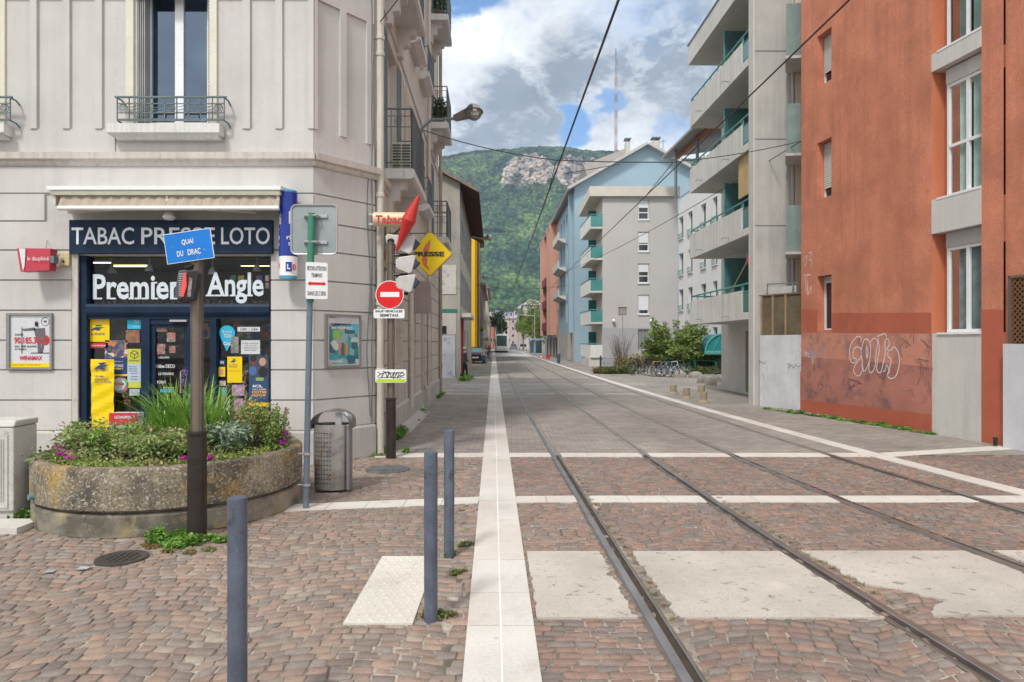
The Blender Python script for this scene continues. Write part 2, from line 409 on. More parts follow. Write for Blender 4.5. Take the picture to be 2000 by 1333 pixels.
m_conc2 = M('board marked concrete', (.46, .45, .425), .88, var=.10, vs=1.5, streak=.18, bump=.25, bs=50)

# ================================================================ ground
m_far = M('far ground', (.20, .20, .17), .95, var=.2, vs=.05, fine=.1)
g = MB(); g.quad((-4000, -60, -.05), (4000, -60, -.05), (4000, 6000, -.05), (-4000, 6000, -.05)); struct(g.build('ground', m_far))
DX = -.027      # the street leans slightly left of the view axis
def tab(T):
    ys = np.array([t[0] for t in T], float); ks = np.array([t[1] for t in T], float)
    def f(Y):
        acc = 0; w = 0
        for o_ in (-.35, -.2, 0, .2, .35):
            acc += np.interp(Y*(1+o_), ys, ks)
        return acc/5*1.7 + DX*Y
    return f
rail1 = tab([(0, .592), (3, .590), (4.2, .583), (5.55, .572), (7.4, .555), (10.5, .545), (16, .50), (25, .478), (60, .45), (150, .45)])
rail2 = tab([(0, 1.56), (3, 1.53), (3.4, 1.50), (4.2, 1.455), (5.55, 1.40), (7.4, 1.367), (10.5, 1.345), (25, 1.26), (150, 1.25)])
rail3 = tab([(0, 2.6), (3, 2.5), (5.55, 2.32), (7.4, 2.17), (10.5, 2.09), (25, 2.0), (150, 1.95)])
rail4 = tab([(0, 3.5), (3.5, 3.32), (6.8, 3.12), (7.4, 3.06), (10.5, 2.95), (25, 2.82), (150, 2.77)])
rstrip = tab([(0, 3.9), (5, 3.72), (7.8, 3.53), (10.5, 3.34), (25, 3.02), (45, 2.95), (150, 2.95)])
cstrip = tab([(0, .025), (150, .025)])

def pave_mat(name, col, w, h, mortar, var=.16):
    m = bpy.data.materials.new(name); m.use_nodes = True; N = NT(m.node_tree)
    pos = N.n('ShaderNodeNewGeometry').outputs['Position']
    br = N.n('ShaderNodeTexBrick'); N.put(br.inputs['Vector'], N.vm('ADD', pos, N.vm('SCALE', N.noise(pos, 2.0, 2, col=True), sc_=.02)))
    br.inputs['Scale'].default_value = 1; br.inputs['Brick Width'].default_value = w; br.inputs['Row Height'].default_value = h
    br.inputs['Mortar Size'].default_value = .006; br.inputs['Mortar Smooth'].default_value = .3
    br.inputs['Color1'].default_value = (*[c*(1-var) for c in col], 1); br.inputs['Color2'].default_value = (*[c*(1+var) for c in col], 1)
    br.inputs['Mortar'].default_value = (*mortar, 1)
    k = N.math('MULTIPLY', N.rng(N.noise(pos, .5, 6, .6), .3, .7, .78, 1.16), N.rng(N.noise(pos, 45, 3), .3, .7, .92, 1.08))
    dirt = N.rng(N.noise(pos, .9, 7, .7), .58, .75, 0, .45)
    c = N.mix(dirt, N.vm('SCALE', br.outputs[0], sc_=k), (.12, .105, .09))
    b = N.n('ShaderNodeBsdfPrincipled'); N.put(b.inputs['Base Color'], c); b.inputs['Roughness'].default_value = .85
    b.inputs['Specular IOR Level'].default_value = .3
    bn = N.n('ShaderNodeBump'); bn.inputs['Strength'].default_value = .5; bn.inputs['Distance'].default_value = .01
    N.put(bn.inputs['Height'], N.math('SUBTRACT', N.noise(pos, 30, 3), N.math('MULTIPLY', br.outputs[1], 2.0)))
    N.put(b.inputs['Normal'], bn.outputs[0])
    o = N.n('ShaderNodeOutputMaterial'); N.nt.links.new(b.outputs[0], o.inputs[0]); return m
m_pave = pave_mat('grey brown concrete pavers', (.285, .26, .235), .20, .10, (.17, .15, .13))
g = MB(); Ys = [10.3, 16, 24, 34, 50, 70, 100, 160, 260]
g.quad((-14, 10.3, 0), (16, 10.3, 0), (14, 60, 0), (-10, 60, 0)); struct(g.build('street_paving', m_pave))
m_road = M('far road asphalt', (.24, .23, .22), .9, var=.12, vs=.3)
g = MB(); g.quad((-9, 60.02, -.004), (12, 60.02, -.004), (12, 420, -.004), (-22, 420, -.004)); struct(g.build('road', m_road))
g = MB(); g.quad((-16, -6, -.0105), (18, -6, -.0105), (18, 10.32, -.0105), (-16, 10.32, -.0105))
m_mortar = M('sandy joint fill', (.36, .315, .265), .95, var=.3, vs=1.6, fine=.3, fs=40, bump=.4, bs=90, stain=[((.07, .06, .045), 1.9, .44, .60, .85), ((.12, .10, .08), 9, .5, .6, .5)])
struct(g.build('mortar_bed', m_mortar))

def setts(name, regions, seed, palette, A=.24, P=1.25, rot=0.0, cw=.114, ch=.084):
    rg = np.random.default_rng(seed); V = []; C = []; x0 = min(r[0] for r in regions)-.5; x1 = max(r[1] for r in regions)+.5
    y0 = min(r[2] for r in regions)-.6; y1 = max(r[3] for r in regions)+.6
    cr, sr = math.cos(rot), math.sin(rot)
    cx, cy = (x0+x1)/2, (y0+y1)/2; L = math.hypot(x1-x0, y1-y0)/2 if rot else None
    ua, ub, va, vb = (x0-cx, x1-cx, y0-cy-A, y1-cy+A) if not rot else (-L, L, -L, L)
    nv = int((vb-va)/ch); nu = int((ub-ua)/cw)
    j, i = np.meshgrid(np.arange(nv), np.arange(nu), indexing='ij'); j = j.ravel(); i = i.ravel()
    rowoff = rg.random(nv)[j]; rw = rg.normal(size=nv)*.004
    N_ = len(i)
    e_ = rg.normal(size=(nv, nu+1))*.011; u0 = ua+(i+rowoff)*cw+e_[j, i]; u1 = ua+(i+1+rowoff)*cw+e_[j, i+1]
    v0 = va+j*ch; v1 = v0+ch
    gap = .0034+.0024*np.abs(rg.normal(size=N_))
    def warpf(u, v):
        if A:
            ph = (u/P) % 1.0; yy = v+A*(1-(2*ph-1)**2)*(1+0*u); xx = u+.03*np.sin(v*2.1)
            yy = yy+.03*np.sin(u*1.7+v*.9)
        else: xx = u+.012*np.sin(v*3.1); yy = v+.012*np.sin(u*2.3+v)
        return cx+xx*cr-yy*sr, cy+xx*sr+yy*cr
    def corner(uu, vv, su, sv, ins):
        jit = .0095
        return warpf(uu+su*(gap+ins)+rg.normal(size=N_)*jit*.5*(ins == 0), vv+sv*(gap+ins)+rg.normal(size=N_)*jit*.5*(ins == 0))
    outer = [corner(u0, v0, 1, 1, 0), corner(u1, v0, -1, 1, 0), corner(u1, v1, -1, -1, 0), corner(u0, v1, 1, -1, 0)]
    c_ = sum(np.stack(o, 1) for o in outer)/4
    ok = np.zeros(N_, bool)
    for (a, b, c, d, fn) in regions:
        k = (c_[:, 0] > a) & (c_[:, 0] < b) & (c_[:, 1] > c) & (c_[:, 1] < d)
        if fn is not None: k &= fn(c_[:, 0], c_[:, 1])
        ok |= k
    zt = rg.normal(size=N_)*.0020-.0035; tx = rg.normal(size=N_)*.018; ty = rg.normal(size=N_)*.018
    q = np.zeros((N_, 12, 3))
    for k, o in enumerate(outer):
        o = np.stack(o, 1); dv = c_-o; ln = np.linalg.norm(dv, axis=1)[:, None]+1e-6; m1 = o+dv/ln*.0015; m2 = o+dv/ln*.0065
        q[:, k, :2] = o; q[:, k, 2] = -.020
        q[:, 4+k, :2] = m1; q[:, 4+k, 2] = zt-.0030+(m1[:, 0]-c_[:, 0])*tx+(m1[:, 1]-c_[:, 1])*ty
        q[:, 8+k, :2] = m2; q[:, 8+k, 2] = zt+(m2[:, 0]-c_[:, 0])*tx+(m2[:, 1]-c_[:, 1])*ty
    q = q[ok]; n = len(q); V = q.reshape(-1, 3)
    pal = np.array(palette); pal = pal*.85+pal.mean(0)*.15; big = np.array([mnoise.noise(Vector((x*.5, y*.5, seed))) for x, y in c_[ok]])
    pi = np.clip((rg.random(n)*len(pal)*.9+big*1.6), 0, len(pal)-1).astype(int)
    col = pal[pi]*(.90+.2*rg.random((n, 1)))*(1+.16*big[:, None])
    fc = []
    for k in range(4): fc.append([k, (k+1) % 4, 4+(k+1) % 4, 4+k]); fc.append([4+k, 4+(k+1) % 4, 8+(k+1) % 4, 8+k])
    fc.append([8, 9, 10, 11]); fc = (np.array(fc)[None]+12*np.arange(n)[:, None, None]).reshape(-1, 4)
    o = np_mesh(name, V, fc, m_sett, np.repeat(col, 12, 0)); return struct(o)
m_sett = M('porphyry sett stone', attr=True, rough=.68, var=.16, vs=9, fine=.16, fs=60, bump=.55, bs=90, spec=.45,
           stain=[((.44, .38, .32), 1.3, .56, .78, .40), ((.10, .085, .075), 3.1, .62, .78, .35)])
palL = [(0.209, 0.172, 0.150), (0.239, 0.185, 0.154), (0.265, 0.189, 0.154), (0.283, 0.207, 0.163), (0.244, 0.211, 0.185), (0.313, 0.220, 0.172), (0.313, 0.264, 0.216)]
palR = [(0.178, 0.150, 0.132), (0.209, 0.158, 0.136), (0.239, 0.158, 0.128), (0.257, 0.167, 0.132), (0.196, 0.172, 0.154), (0.274, 0.185, 0.145), (0.244, 0.202, 0.172)]
inL = lambda x, y: (x < cstrip(y)-.33) | (y > 30)
def between(fa, fb, ea, eb): return lambda x, y: (x > fa(y)+ea) & (x < fb(y)-eb)
setts('plaza_paving', [(-9.5, 0, 2.4, 10.3, inL)], 3, palL, A=.155, P=1.35, rot=R(8))
setts('edge_course_paving', [(-1, 0, 2.4, 10.3, lambda x, y: (x > cstrip(y)-.33) & (x < cstrip(y)-.16))], 4, palL, A=0, cw=.12, ch=.09)
setts('kerbside_paving', [(0, 2, 2.4, 10.3, between(cstrip, rail1, .16, .02))], 5, palR, A=0, cw=.125, ch=.072)
setts('track_paving', [(.3, 9, 2.4, 10.3, lambda x, y: between(rail1, rail2, .10, .05)(x, y) | between(rail2, rail3, .05, .05)(x, y) | between(rail3, rail4, .05, .05)(x, y) | between(rail4, rstrip, .05, .12)(x, y))], 6, palR, A=.2, P=1.15, rot=R(-6))
setts('right_side_paving', [(4, 14, 2.4, 10.3, lambda x, y: x > rstrip(y)+.12)], 8, palR, A=.2, P=1.3, rot=R(5))

# white limestone strips
m_lime = M('white limestone slab', (.56, .54, .50), .8, var=.10, vs=1.2, fine=.08, fs=50, streak=0, bump=.25, bs=90,
           stain=[((.36, .31, .26), 2.2, .55, .75, .5), ((.28, .26, .24), 8, .66, .72, .5)])
m_lime2 = M('pinkish limestone slab', (.55, .51, .465), .8, var=.10, vs=1.2, fine=.08, fs=50, bump=.25, bs=90, stain=[((.36, .31, .26), 3.2, .55, .75, .5)])
def strip_along(name, f, w, y0, y1, step, z=.004, split=True):
    mb = MB(); rg = random.Random(3); y = y0
    while y < y1:
        L = step*(.8+.5*rg.random())*(1 if y < 30 else 6); e = min(y+L, y1); gp = .004 if y < 20 else 0
        for (o0, o1) in (((-w/2, -.006), (.006, w/2)) if split and y < 40 else ((-w/2, w/2),)):
            mb.m = 0 if rg.random() < .6 else 1
            jz = rg.uniform(-.0012, .0012)
            p = [(f(y+gp)+o0, y+gp), (f(y+gp)+o1, y+gp), (f(e-gp)+o1, e-gp), (f(e-gp)+o0, e-gp)]
            mb.hexa([(a, b, -.03) for a, b in p]+[(a, b, z+jz) for a, b in p])
        y = e
    mb.build(name, [m_lime, m_lime2]); return struct(sc.objects[name])
strip_along('kerb_strip_centre', cstrip, .40, 2.2, 130, .62)
strip_along('kerb_strip_right', rstrip, .28, 4.0, 130, .6, split=False)
mb = MB(); mb.quad((cstrip(2.2)-.006, 2.2, .0015), (cstrip(2.2)+.006, 2.2, .0015), (cstrip(40)+.006, 40, .0015), (cstrip(40)-.006, 40, .0015)); struct(mb.build('strip_joint', M('chalky joint', (.70, .69, .67), .9)))
def cross_strip(name, y, w, x0, x1, skips, bow=0.0, tilt=0.0, step=.5, y2=None):
    mb = MB(); rg = random.Random(int(y*10)); x = x0
    while x < x1:
        e = min(x+step*(.85+.3*rg.random()), x1); mb.m = 0 if rg.random() < .6 else 1
        if not any(s(y)-a < (x+e)/2 < s(y)+b for s, a, b in skips):
            yy = y+tilt*x; p = [(x+.004, yy-w/2), (e-.004, yy-w/2), (e-.004, yy+w/2), (x+.004, yy+w/2)]
            mb.hexa([(a, b, -.03) for a, b in p]+[(a, b, .002) for a, b in p])
        x = e
    struct(mb.build(name, [m_lime, m_lime2]))
def seg_strip(name, y, w, segs):
    mb = MB(); rg = random.Random(int(y*10))
    for (x0, x1, dy0, dy1) in segs:
        n = max(1, round((x1-x0)/.42))
        for k in range(n):
            a = x0+(x1-x0)*k/n; b = x0+(x1-x0)*(k+1)/n; ya = y+dy0+(dy1-dy0)*k/n; yb = y+dy0+(dy1-dy0)*(k+1)/n; mb.m = rg.random() > .6
            p = [(a+.003, ya-w/2), (b-.003, yb-w/2), (b-.003, yb+w/2), (a+.003, ya+w/2)]
            mb.m = int(mb.m); mb.hexa([(u, v, -.03) for u, v in p]+[(u, v, .003) for u, v in p])
    struct(mb.build(name, [m_lime, m_lime2]))
c0 = cstrip(7.4)
seg_strip('cross_strip', 7.43, .30, [(-2.3, c0-.2, -.40, -.05), (c0+.2, rail1(7.4)-.05, -.02, .0), (rail1(7.4)+.10, rail2(7.4)-.06, 0, 0), (rail2(7.4)+.06, rail3(7.4)-.06, 0, 0), (rail3(7.4)+.06, rail4(7.4)-.06, 0, 0), (rail4(7.4)+.06, rstrip(7.4)-.15, 0, 0)])
seg_strip('cross_strip_far', 10.35, .34, [(-2.05, cstrip(10.3)-.2, -.05, .0), (cstrip(10.3)+.2, rail1(10.3)-.05, 0, 0), (rail1(10.3)+.10, rail2(10.3)-.06, 0, 0), (rail2(10.3)+.06, rail3(10.3)-.06, 0, 0), (rail3(10.3)+.06, rail4(10.3)-.06, 0, 0), (rail4(10.3)+.06, rstrip(10.3)-.15, 0, 0), (rstrip(10.3)+.15, 8.1, 0, .75)])
seg_strip('cross_strip_left', 6.5, .3, [(-8, -4.6, 0, 0)])
mb = MB()
for y in (22.7, 28, 33.2, 40, 48, 60, 75, 92):
    for fa, fb in ((lambda y: DX*y-2.0, cstrip), (cstrip, rail1), (rail1, rail2), (rail2, rail3), (rail3, rail4), (rail4, rstrip), (rstrip, lambda y: DX*y+6.4)):
        x0, x1 = fa(y)+.25, fb(y)-.15; mb.box(x0, x1, y-.12, y+.12, -.02, .004)
struct(mb.build('street_cross_bands', M('worn pale band', (.42, .40, .37), .85, var=.15)))
mb = MB(); mb.box(-5.0, 2.6, 83, 95, -.02, .006); mb.box(-2.8, 2.2, 96, 104, -.02, .006); struct(mb.build('far_pedestrian_paving', M('pale far paving', (.50, .47, .46), .85)))

# crosswalk bands with ragged edges
m_cross = M('cream painted aggregate', (.55, .51, .45), .9, var=.12, vs=1.5, fine=.22, fs=110, bump=.7, bs=160,
            stain=[((.40, .36, .31), 1.1, .46, .70, .6), ((.24, .19, .165), 9, .60, .66, .8), ((.33, .30, .27), 22, .58, .66, .5), ((.30, .28, .27), 5, .66, .72, .6)])
def ragged(name, fa, fb, y0, y1, ea, eb, jl, jr):
    rg = random.Random(len(name)); n = 46; L = []; Rr = []
    for k in range(n+1):
        y = y0+(y1-y0)*k/n
        st = math.floor(y/.08); L.append((fa(y)+ea+jl*2.2*abs(mnoise.noise(Vector((st*1.7, ea*9, 1))))+abs(rg.gauss(0, jl*.3)), y)); Rr.append((fb(y)-eb-jr*2.2*abs(mnoise.noise(Vector((st*1.3, eb*7, 5))))-abs(rg.gauss(0, jr*.3)), y))
    mb = MB()
    for k in range(n):
        a, b, c, d = L[k], Rr[k], Rr[k+1], L[k+1]
        mb.quad((*a, .0075), (*b, .0075), (*c, .0075), (*d, .0075))
        mb.quad((*a, -.01), (*a, .0075), (*d, .0075), (*d, -.01)); mb.quad((*b, -.01), (*c, -.01), (*c, .0075), (*b, .0075))
    a, b = L[0], Rr[0]; mb.quad((*a, -.01), (*b, -.01), (*b, .0075), (*a, .0075))
    struct(mb.build(name, m_cross))
ragged('crosswalk_marking', cstrip, rail1, 4.21, 5.55, .22, .09, .012, .03)
ragged('crosswalk_marking', rail1, rail2, 4.21, 5.55, .13, .07, .03, .012)
def worn(y):   # paint worn away beside the second rail
    return rail2(y)+.05+.10*math.exp(-((y-5.2)/.12)**2)+.34*math.exp(-((y-4.5)/.26)**2)+.07*mnoise.noise(Vector((y*7, 0, 0)))+.04*mnoise.noise(Vector((y*23, 3, 0)))
ragged('crosswalk_marking', worn, rail3, 4.24, 5.56, .03, .08, .035, .02)
ragged('crosswalk_marking', rail3, rail4, 4.3, 5.57, .12, .1, .03, .02)

# tactile slab with domes and crescents
m_tact = M('cream tactile slab', (.55, .525, .465), .8, var=.12, fine=.08, bump=.2, stain=[((.28, .23, .19), 7, .60, .70, .55)])
mb = MB(); p = [(-1.02, 4.12), (-.60, 4.12), (-.60, 5.42), (-1.03, 5.42)]
mb.hexa([(a, b, -.02) for a, b in p]+[(a, b, .007) for a, b in p])
for i in range(6):
    for j in range(18):
        x = -1.0+.07*i+(.035 if j % 2 else .0); y = 4.17+j*.0715
        if x < -.62: mb.lathe((x, y, .006), [(.016, 0), (.013, .0045), (.006, .006)], 8, True)
struct(mb.build('tactile_paving', m_tact, smooth=True))

# rails: grooved tram rail, one thing per rail
m_rail = M('polished rail steel', (.30, .28, .265), .33, var=.25, vs=3, metal=.75, streak=0)
m_railg = M('rusty rail groove', (.05, .037, .027), .75, var=.3, vs=6)
m_seal = M('bitumen joint seal', (.13, .108, .088), .85, var=.3, vs=5)
def mkrail(f, side, label):
    ys = [2.2+.35*k for k in range(30)]+[13, 14, 16, 18, 21, 25, 30, 38, 50, 70, 100, 150]
    def sweep(mb, o0, o1, z0, z1):
        for a, b in zip(ys[:-1], ys[1:]):
            mb.quad((f(a)+o0, a, z0), (f(a)+o1, a, z1), (f(b)+o1, b, z1), (f(b)+o0, b, z0))
    s = 1 if side else -1
    root = thing('tram_rail', label, 'rail', (f(6), 6, 0), 'grooved tram rails in the paving')
    mb = MB()
    h = [(-.060, .000), (-.052, .009), (-.045, .011), (-.002, .0115), (.004, .008), (.006, -.022)]
    for (a, za), (b, zb) in zip(h[:-1], h[1:]): sweep(mb, a*s, b*s, za, zb)
    mb.build('running_head', m_rail, root, smooth=True)
    mb = MB(); sweep(mb, .005*s, .051*s, -.0085, -.0085); mb.build('groove', m_railg, root)
    mb = MB(); sweep(mb, .050*s, .051*s, -.022, .004); sweep(mb, .051*s, .060*s, .004, .004); sweep(mb, .060*s, .061*s, .004, -.01); mb.build('guard_lip', m_rail, root)
    mb = MB(); sweep(mb, -.078*s, -.060*s, -.004, 0.000); sweep(mb, .061*s, .080*s, 0, -.004); mb.build('joint_seal', m_seal, root)
mkrail(rail1, 1, 'leftmost grooved tram rail just right of the white stone strip')
mkrail(rail2, 0, 'second tram rail from the left, right rail of the near track')
mkrail(rail3, 1, 'third tram rail from the left, brownish, left rail of the far track')
mkrail(rail4, 0, 'rightmost tram rail nearest the orange building')

# manhole covers
def manhole(x, y, r, label, mat):
    t = thing('manhole_cover', label, 'manhole cover', (x, y, 0), None)
    mb = MB(); mb.lathe((x, y, 0), [(r, -.02), (r, .010), (r-.02, .012), (r-.03, .006)], 30)
    t2 = mb.build('frame', mat, t, smooth=True)
    mb = MB(); n = int(r*2/.05)
    for i in range(-n//2, n//2+1):
        for j in range(-n//2, n//2+1):
            a, b = i*.05, j*.05
            if math.hypot(a, b) < r-.05: mb.box(x+a-.016, x+a+.016, y+b-.016, y+b+.016, .004, .012)
    mb.build('tread_plate', mat, t)
m_cast = M('dark cast iron', (.055, .048, .043), .6, var=.3, metal=.2, fine=.2)
p = gnd(238, 1091); manhole(p.x, p.y, .19, 'round dark iron manhole cover in the setts in front of the planter', m_cast)
p = gnd(757, 917); manhole(p.x, p.y, .30, 'grey manhole cover in the setts right of the metal litter bin', M('worn grey iron', (.16, .16, .165), .55, var=.35, vs=8, metal=.3))
# ================================================================ corner building on the left
YA = 9.55; ax, ay = -2.78, YA; bx, by = -2.11, 10.36
FA = F(0, YA, 1, 0); XA = lambda px, d=0: FA.a(px, d); zA = lambda py, d=0: FA.z(py, 0, d)
FC = F(ax, ay, bx-ax, by-ay); LC = math.hypot(bx-ax, by-ay)
FS = F(bx, by, DX, 1); LS = 12.3
HB = 15.0
corner = thing('corner_building', 'grey beige corner apartment building with a tobacco and press shop on its ground floor', 'apartment building', (-6, YA+3, 0))
mb = MB(); wl, wr, wb, wt = XA(268), XA(412), zA(247), 9.2
sh0, sh1, shT = XA(157), XA(531), zA(500)
s0 = XA(-120)
wall(mb, FA, -15, ax, 0, HB, [(sh0, sh1, .12, shT), (wl, wr, wb, wt), (XA(-170), XA(-12), wb, wt)], .22)
wall(mb, FC, 0, LC, 0, HB)
# street side: openings a0,a1,z0,z1
SO = [(.10, .95, .35, 2.9), (2.3, 3.3, 1.25, 3.1), (4.3, 5.3, 1.25, 3.1), (6.6, 7.5, .1, 2.6), (8.6, 9.4, 1.25, 3.0)]
for zf in (4.62, 7.85, 11.1):
    SO += [(1.25, 2.55, zf, zf+2.35), (4.5, 5.3, zf+.5, zf+2.3), (6.5, 7.4, zf+.5, zf+2.3), (9.1, 9.9, zf, zf+2.35)]
mbS = MB(); wall(mbS, FS, 0, LS, 0, HB, SO, .22); mbS.build('street_wall', m_plaster2, corner); mbS = MB()
e = FS.P(LS, 0); mb.quad(e, e+Vector((-6, 0, 0)), e+Vector((-6, 0, HB)), e+Vector((0, 0, HB)))
mb.quad((-15, YA, HB), (ax, ay, HB), (bx, by, HB), (e.x, e.y, HB), (-15, e.y, HB))
mb.build('wall', m_plaster, corner)
# rustication courses of the ground floor
zc = [zA(y) for y in (841, 781.5, 722.5, 665, 606.8, 548, 489.5, 433, 379)]
mb = MB(); G = .011
posterA = (XA(14), XA(103))
for i in range(8):
    z0, z1 = zc[i]+G, zc[i+1]-G
    segs = [(-14, sh0-.10), (sh1, ax+.012)] if z0 < zA(440) else [(-14, XA(90)), (XA(548), ax+.012)]
    for a, b in segs: mb.fbox(FA, a, b, z0, z1, 0, .036)
    mb.fbox(FC, .0, LC, z0, z1, 0, .036)
    ss = [(0, .02), (.98, 2.2), (3.4, 4.2), (5.4, 6.5), (7.6, 8.5), (9.5, LS)] if z1 < 3.2 else [(0, LS)]
    for a, b in ss: mbS.fbox(FS, a, b, z0, z1, 0, .036)
z0 = zA(379)+G; z1 = zA(326)
mb.fbox(FA, -14, ax+.012, z0, z1, 0, .030); mb.fbox(FC, 0, LC, z0, z1, 0, .030); mbS.fbox(FS, 0, LS, z0, z1, 0, .030)
zt = zA(253); ztop = 6.52
# flat band under the panels, the vertical strips and top band
for fr, a, b in ((FA, -14, ax+.006), (FC, 0, LC), (FS, 0, LS)):
    if fr is FA:
        for u, v in ((a, XA(-180)), (XA(-3), XA(226)), (XA(441), b)): mb.fbox(fr, u, v, zA(301), zt, 0, .022)
    else: mb.fbox(fr, a, b if fr is not FS else 1.1, zA(301), zt, 0, .022)
    mb.fbox(fr, a, b if fr is not FS else LS, 7.2 if fr is FS else ztop, 7.4 if fr is FS else 6.95, 0, .03)
def vstrip(fr, a0, a1):
    mb.fbox(fr, a0, a1, zt, ztop, 0, .040)
for a, b in ((62, 75), (125, 139), (188, 202), (475, 490), (539.5, 553), (603, 614)): vstrip(FA, XA(a), XA(b))
mb.fbox(FA, XA(614), ax+.006, zt, ztop, 0, .012)
for a, b in ((662, 674), (714, 724)): vstrip(FC, FC.a(a), FC.a(b))
mb.fbox(FC, 0, .05, zt, ztop, 0, .040)
for k in range(6): mbS.fbox(FS, 2.85+.28*k, 2.93+.28*k, 4.62, 7.0, 0, .024)
for k in range(6): mbS.fbox(FS, 7.6+.25*k, 7.67+.25*k, 4.62, 7.0, 0, .024)
mb.build('render_courses', m_plaster, corner); mbS.build('street_courses', m_plaster2, corner)
# plinth and cornices
mb = MB()
for fr, a, b in ((FA, -14, sh0-.10), (FA, sh1, ax+.02), (FC, 0, LC)):
    mb.fprism(fr, [(0, 0), (.065, 0), (.065, .44), (.05, .475), (0, .475)], a, b)
for a, b in ((.98, 2.3), (2.3, 4.2), (4.2, 6.5), (7.6, LS)): mb.fprism(FS, [(0, 0), (.075, 0), (.075, .50), (.03, .56), (0, .56)], a, b)
for a, b in ((1.0, 2.2), (2.2, 3.5), (3.9, 5.5)): mb.fbox(FS, a, b, .55, 1.22, 0, .045)
mb.fprism(FS, [(.075, 0), (.26, 0), (.20, .10), (.075, .13)], 2.6, 6.4)
mb.build('plinth', m_conc2, corner)
mb = MB(); zq = zA(326); zp = zA(301)
prof = [(0, zq), (.05, zq), (.07, zq+.03), (.075, zq+.06), (.115, zq+.085), (.12, zp-.005), (.022, zp+.012), (0, zp+.012)]
mb.fprism(FA, prof, -14, ax+.05); mb.fprism(FC, prof, -.02, LC+.06); mb.fprism(FS, prof, -.04, 1.1)
mb.build('cornice', m_cornice, corner)
# cable draped along the corner
mb = MB(); mb.tube([FC.P(LC-.06, z, .05+.01*math.sin(z*7)) for z in np.linspace(.5, 9, 30)], .008, 5)
mb.tube([FC.P(LC-.12+.03*math.sin(z*3), z, .045) for z in np.linspace(.6, 4.2, 16)], .006, 5)
mb.build('cable', m_iron, corner)

# first floor front window
win = window(corner, FA, wl+.015, wr-.02, wb, wt, -.16, m_wht, glass('first floor glass', (.50, .64, .76), .20, .01, (.55, .72, .95)), nm=1, fw=.10, name='window')  # blue of the reflected sky is put into the glass tints
mb = MB(); mb.fbox(FA, wl-.3, wr+.3, wb-.2, wt, -2.2, -1.6); mb.fbox(FA, wl-.32, wl-.28, wb-.2, wt, -1.6, -.23); mb.fbox(FA, wr+.28, wr+.32, wb-.2, wt, -1.6, -.23); mb.fbox(FA, wl-.3, wr+.3, wb-.2, wb-.15, -1.6, -.23); mb.build('dim_room', M('dim room tinted for sky reflection', (.03, .05, .075), .9, var=.2), win)  # room colour made dark blue to imitate the sky reflected in the pane
mb = MB()
for k in range(12): u0, u1 = .80+k*.016, .80+(k+1)*.016; zc0 = wb+1.0+1.6*max(0, .95-u0)*0; mb.quad(FA.P(wl+(wr-wl)*u0, wb+.15+3.2*(.98-u0), -.30+.02*math.sin(k*1.7)), FA.P(wl+(wr-wl)*u1, wb+.15+3.2*(.98-u1), -.30+.02*math.sin(k*1.7+1.7)), FA.P(wl+(wr-wl)*u1, wt, -.30+.02*math.sin(k*1.7+1.7)), FA.P(wl+(wr-wl)*u0, wt, -.30+.02*math.sin(k*1.7)))
mb.build('curtain', M('white net curtain', (.30, .36, .42), .9, var=.1), win, smooth=True)
m_shut = M('grey slatted shutter', (.30, .31, .31), .7, var=.15, streak=.2)
mb = MB()   # cream surround and folded shutters
mb.fbox(FA, XA(248), XA(263), zA(247), 7.2, 0, .035); mb.fbox(FA, XA(411), XA(425), zA(247), 7.2, 0, .035)
mb.build('window_surround', m_cream, corner)
mb = MB()
for k in range(4): mb.fbox(FA, wl+.005+.028*k, wl+.020+.028*k, wb, 7.2, -.14, -.005)
mb.fbox(FA, wr-.035, wr-.02, wb, 7.2, -.14, -.005)
for k in range(60): mb.fbox(FA, wr-.034, wr-.004, wb+.05*k, wb+.05*k+.028, -.01, .012)
mb.build('folded_shutter', m_shut, corner)
mb = MB(); zs0, zs1 = zA(277), zA(250)
for a, b in ((XA(225), XA(440)), (XA(-180), XA(28))):
    mb.fprism(FA, [(0, zs0+.05), (.16, zs0+.05), (.20, zs0+.07), (.20, zs1), (0, zs1+.01)], a, b)
    mb.fprism(FA, [(0, zs0), (.09, zs0), (.15, zs0+.05), (0, zs0+.05)], a+.07, b-.04)
mb.build('sill', m_sill, corner)
def spiral(mb, fr, a, z, r, d, tr=.006, turns=2.2):
    mb.tube([fr.P(a+r*(1-t*.85)*math.cos(t*turns*6.28), z+r*(1-t*.85)*math.sin(t*turns*6.28), d) for t in np.linspace(0, 1, 36)], tr, 4)
